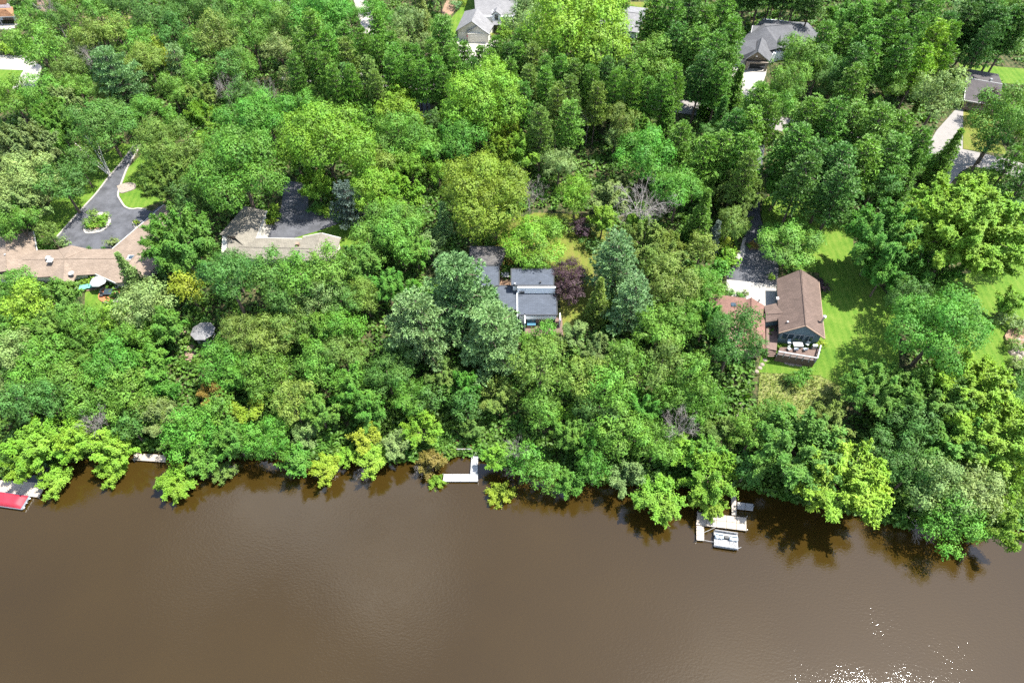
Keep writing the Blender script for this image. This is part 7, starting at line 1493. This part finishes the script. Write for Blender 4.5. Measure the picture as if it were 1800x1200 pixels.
(58.1,151.4,7.50,2.53,8.4,'r','G','small mid green broadleaf tree in front of the grey hip-roofed house'),
(-91.0,184.9,7.50,2.86,11.4,'o','D','small dark green oak tree right of the orange-roofed house, rightmost'),
(165.6,235.9,7.50,3.79,10.6,'r','G','mid green broadleaf tree behind the small dark-roofed house, third from left'),
(1.1,124.7,7.50,2.55,8.5,'r','L','small lime green broadleaf tree behind the flat-roofed house, rightmost'),
(-108.2,231.8,7.50,3.65,12.9,'o','D','dark green oak tree right of the orange-roofed house, sixth from left'),
(-128.8,223.5,7.50,2.61,11.0,'o','D','small dark green oak tree right of the orange-roofed house, second from left'),
(58.4,219.0,7.50,3.45,10.0,'r','D','small dark green broadleaf tree right of the grey gabled roof'),
(-118.8,191.2,7.50,3.44,12.5,'o','O','small olive green oak tree right of the orange-roofed house')]
pr = random.Random(77)
for x, y, z, r, hh, k, c, label in TREES:
    vs_ = VAR['f'] if (k == 'r' and c in 'LPEGO' and r > 2.6 and pr.random() < .36) else VAR[k]; best = min(abs(math.log(r / v[0])) for v in vs_); cand = [v for v in vs_ if abs(math.log(r / v[0])) < best + .08]; v = pr.choice(cand)
    t = thing(CAT[k][0], (x, y, z), label, CAT[k][1], GRP[k])
    if k == 'v': t.rotation_euler.z = pr.uniform(-.25, .25)
    else: t.rotation_euler.z = pr.uniform(0, 6.283)
    if k == 'b': t.rotation_euler.z = .2
    if k in 'rot': r *= .95
    if k == 'p': r *= 1.12; hh *= pr.uniform(.9, 1.08)
    t.scale = (r / v[3], r / v[3], hh / v[4])
    tr = bpy.data.objects.new({'h': 'stems'}.get(k, 'trunk'), v[2]); C.objects.link(tr); tr.parent = t
    cr = bpy.data.objects.new({'h': 'foliage', 'd': 'branches'}.get(k, 'crown'), v[1]); C.objects.link(cr); cr.parent = t
    j = pr.uniform(.86, 1.16) * GAIN.get(k, 1.0); g = pr.uniform(.92, 1.08); b_ = COL[c]; pn = (.95, .98, 1.1) if k == 'p' else (1, 1, 1); cr.color = (b_[0] * j * pr.uniform(.9, 1.12) * pn[0], b_[1] * j * pn[1], b_[2] * j * g * pn[2], 1)
# bare fallen limbs reaching from the bank into the river
for i, (x, y, z_, rot, sc_, lb) in enumerate(FALLEN):
    v = VAR['d'][i % 3]; t = thing('fallen_branch', (x, y, z_), lb, 'fallen branch', 'fallen branches along the bank'); t.rotation_euler = (1.35, 0, rot); t.scale = (sc_, sc_, sc_)
    for nm, me in (('trunk', v[2]), ('branches', v[1])): o = bpy.data.objects.new(nm, me); C.objects.link(o); o.parent = t
# undergrowth: nobody could count it
def open_ground(x, y):
    for P in OPEN:
        c = False; j = len(P) - 1
        for i in range(len(P)):
            if (P[i][1] > y) != (P[j][1] > y) and x < (P[j][0] - P[i][0]) * (y - P[i][1]) / (P[j][1] - P[i][1]) + P[i][0]: c = not c
            j = i
        if c: return True
    return False
OPEN = []
for o in list(C.objects):
    if o.get('kind') == 'structure' and o.name.split('.')[0] in ('lawn', 'meadow', 'driveway', 'street', 'walkway', 'parking_slab', 'mulch_bed'): OPEN.append(o)
from mathutils.bvhtree import BVHTree
bv = []
for o in OPEN:
    me = o.data; bv.append(BVHTree.FromPolygons([v.co for v in me.vertices], [p.vertices for p in me.polygons]))
def is_open(x, y): return any(b.ray_cast(Vector((x + dx, y + dy, 60)), Vector((0, 0, -1)))[0] is not None for dx, dy in ((0, 0), (1.3, .8), (-1.3, .8), (0, -1.4)) for b in bv)
rng = np.random.default_rng(9); P, T = [], []
HB = [(o.location.x, o.location.y) for o in C.objects if o.get('category') == 'house']
n_ok = 0
while n_ok < 26000:
    x = rng.uniform(-165, 165); y = shore(x) + 200 * rng.uniform() ** 1.6
    if abs(x) > .62 * y + 62 or y < shore(x) - .4 or is_open(x, y) or any(abs(x - a) < 6 and abs(y - b) < 5 for a, b in HB): continue
    n_ok += 1; z = max(terrain(x, y), .15); r_ = rng.uniform(.6, 1.7); q = rdir(11, -.1) * np.array([r_, r_, r_ * .75]) * rng.uniform(.6, 1, 11)[:, None]; q += (x, y, z + r_ * .25); P.append(q); T.append(np.full(11, rng.uniform(.15, .85)))
P = np.vstack(P); n = unit(np.array([0, 0, .8]) + rng.normal(size=P.shape) * .5); T = np.concatenate(T) + rng.normal(0, .12, len(P))
ug = bpy.data.objects.new('undergrowth', leaf_mesh('undergrowth', P, n, rng.uniform(.55, 1.05, len(P)), .75, T, M['leaf'])); C.objects.link(ug); ug.color = (.070, .145, .020, 1)
tag(ug, 'low leafy undergrowth covering the forest floor', 'undergrowth', kind='stuff')
# tall grass of the meadow
P = []; md = [o for o in C.objects if o.name == 'meadow'][0]; mb = BVHTree.FromPolygons([v.co for v in md.data.vertices], [p.vertices for p in md.data.polygons]); xs = [v.co.x for v in md.data.vertices]; ys = [v.co.y for v in md.data.vertices]
while len(P) < 2000:
    x, y = rng.uniform(min(xs), max(xs)), rng.uniform(min(ys), max(ys)); hit = mb.ray_cast(Vector((x, y, 60)), Vector((0, 0, -1)))
    if hit[0] is not None: P.append((x, y, hit[0].z + .25))
P = np.array(P); Ax = unit(rng.normal(size=P.shape) * .6 + np.array([-.6, -.4, .35])); up_ = np.array([.2, 0, 1.0]) + rng.normal(size=P.shape) * .3; n = unit(up_ - Ax * np.sum(up_ * Ax, axis=1, keepdims=True))
gr = bpy.data.objects.new('tall_grass', leaf_mesh('tall_grass', P, n, rng.uniform(.5, .9, len(P)), .16, rng.uniform(.2, .8, len(P)), M['leaf'], .2, Ax)); C.objects.link(gr); gr.color = (.22, .28, .08, 1)
tag(gr, 'pale tall grass on the meadow slope', 'grass', kind='stuff')
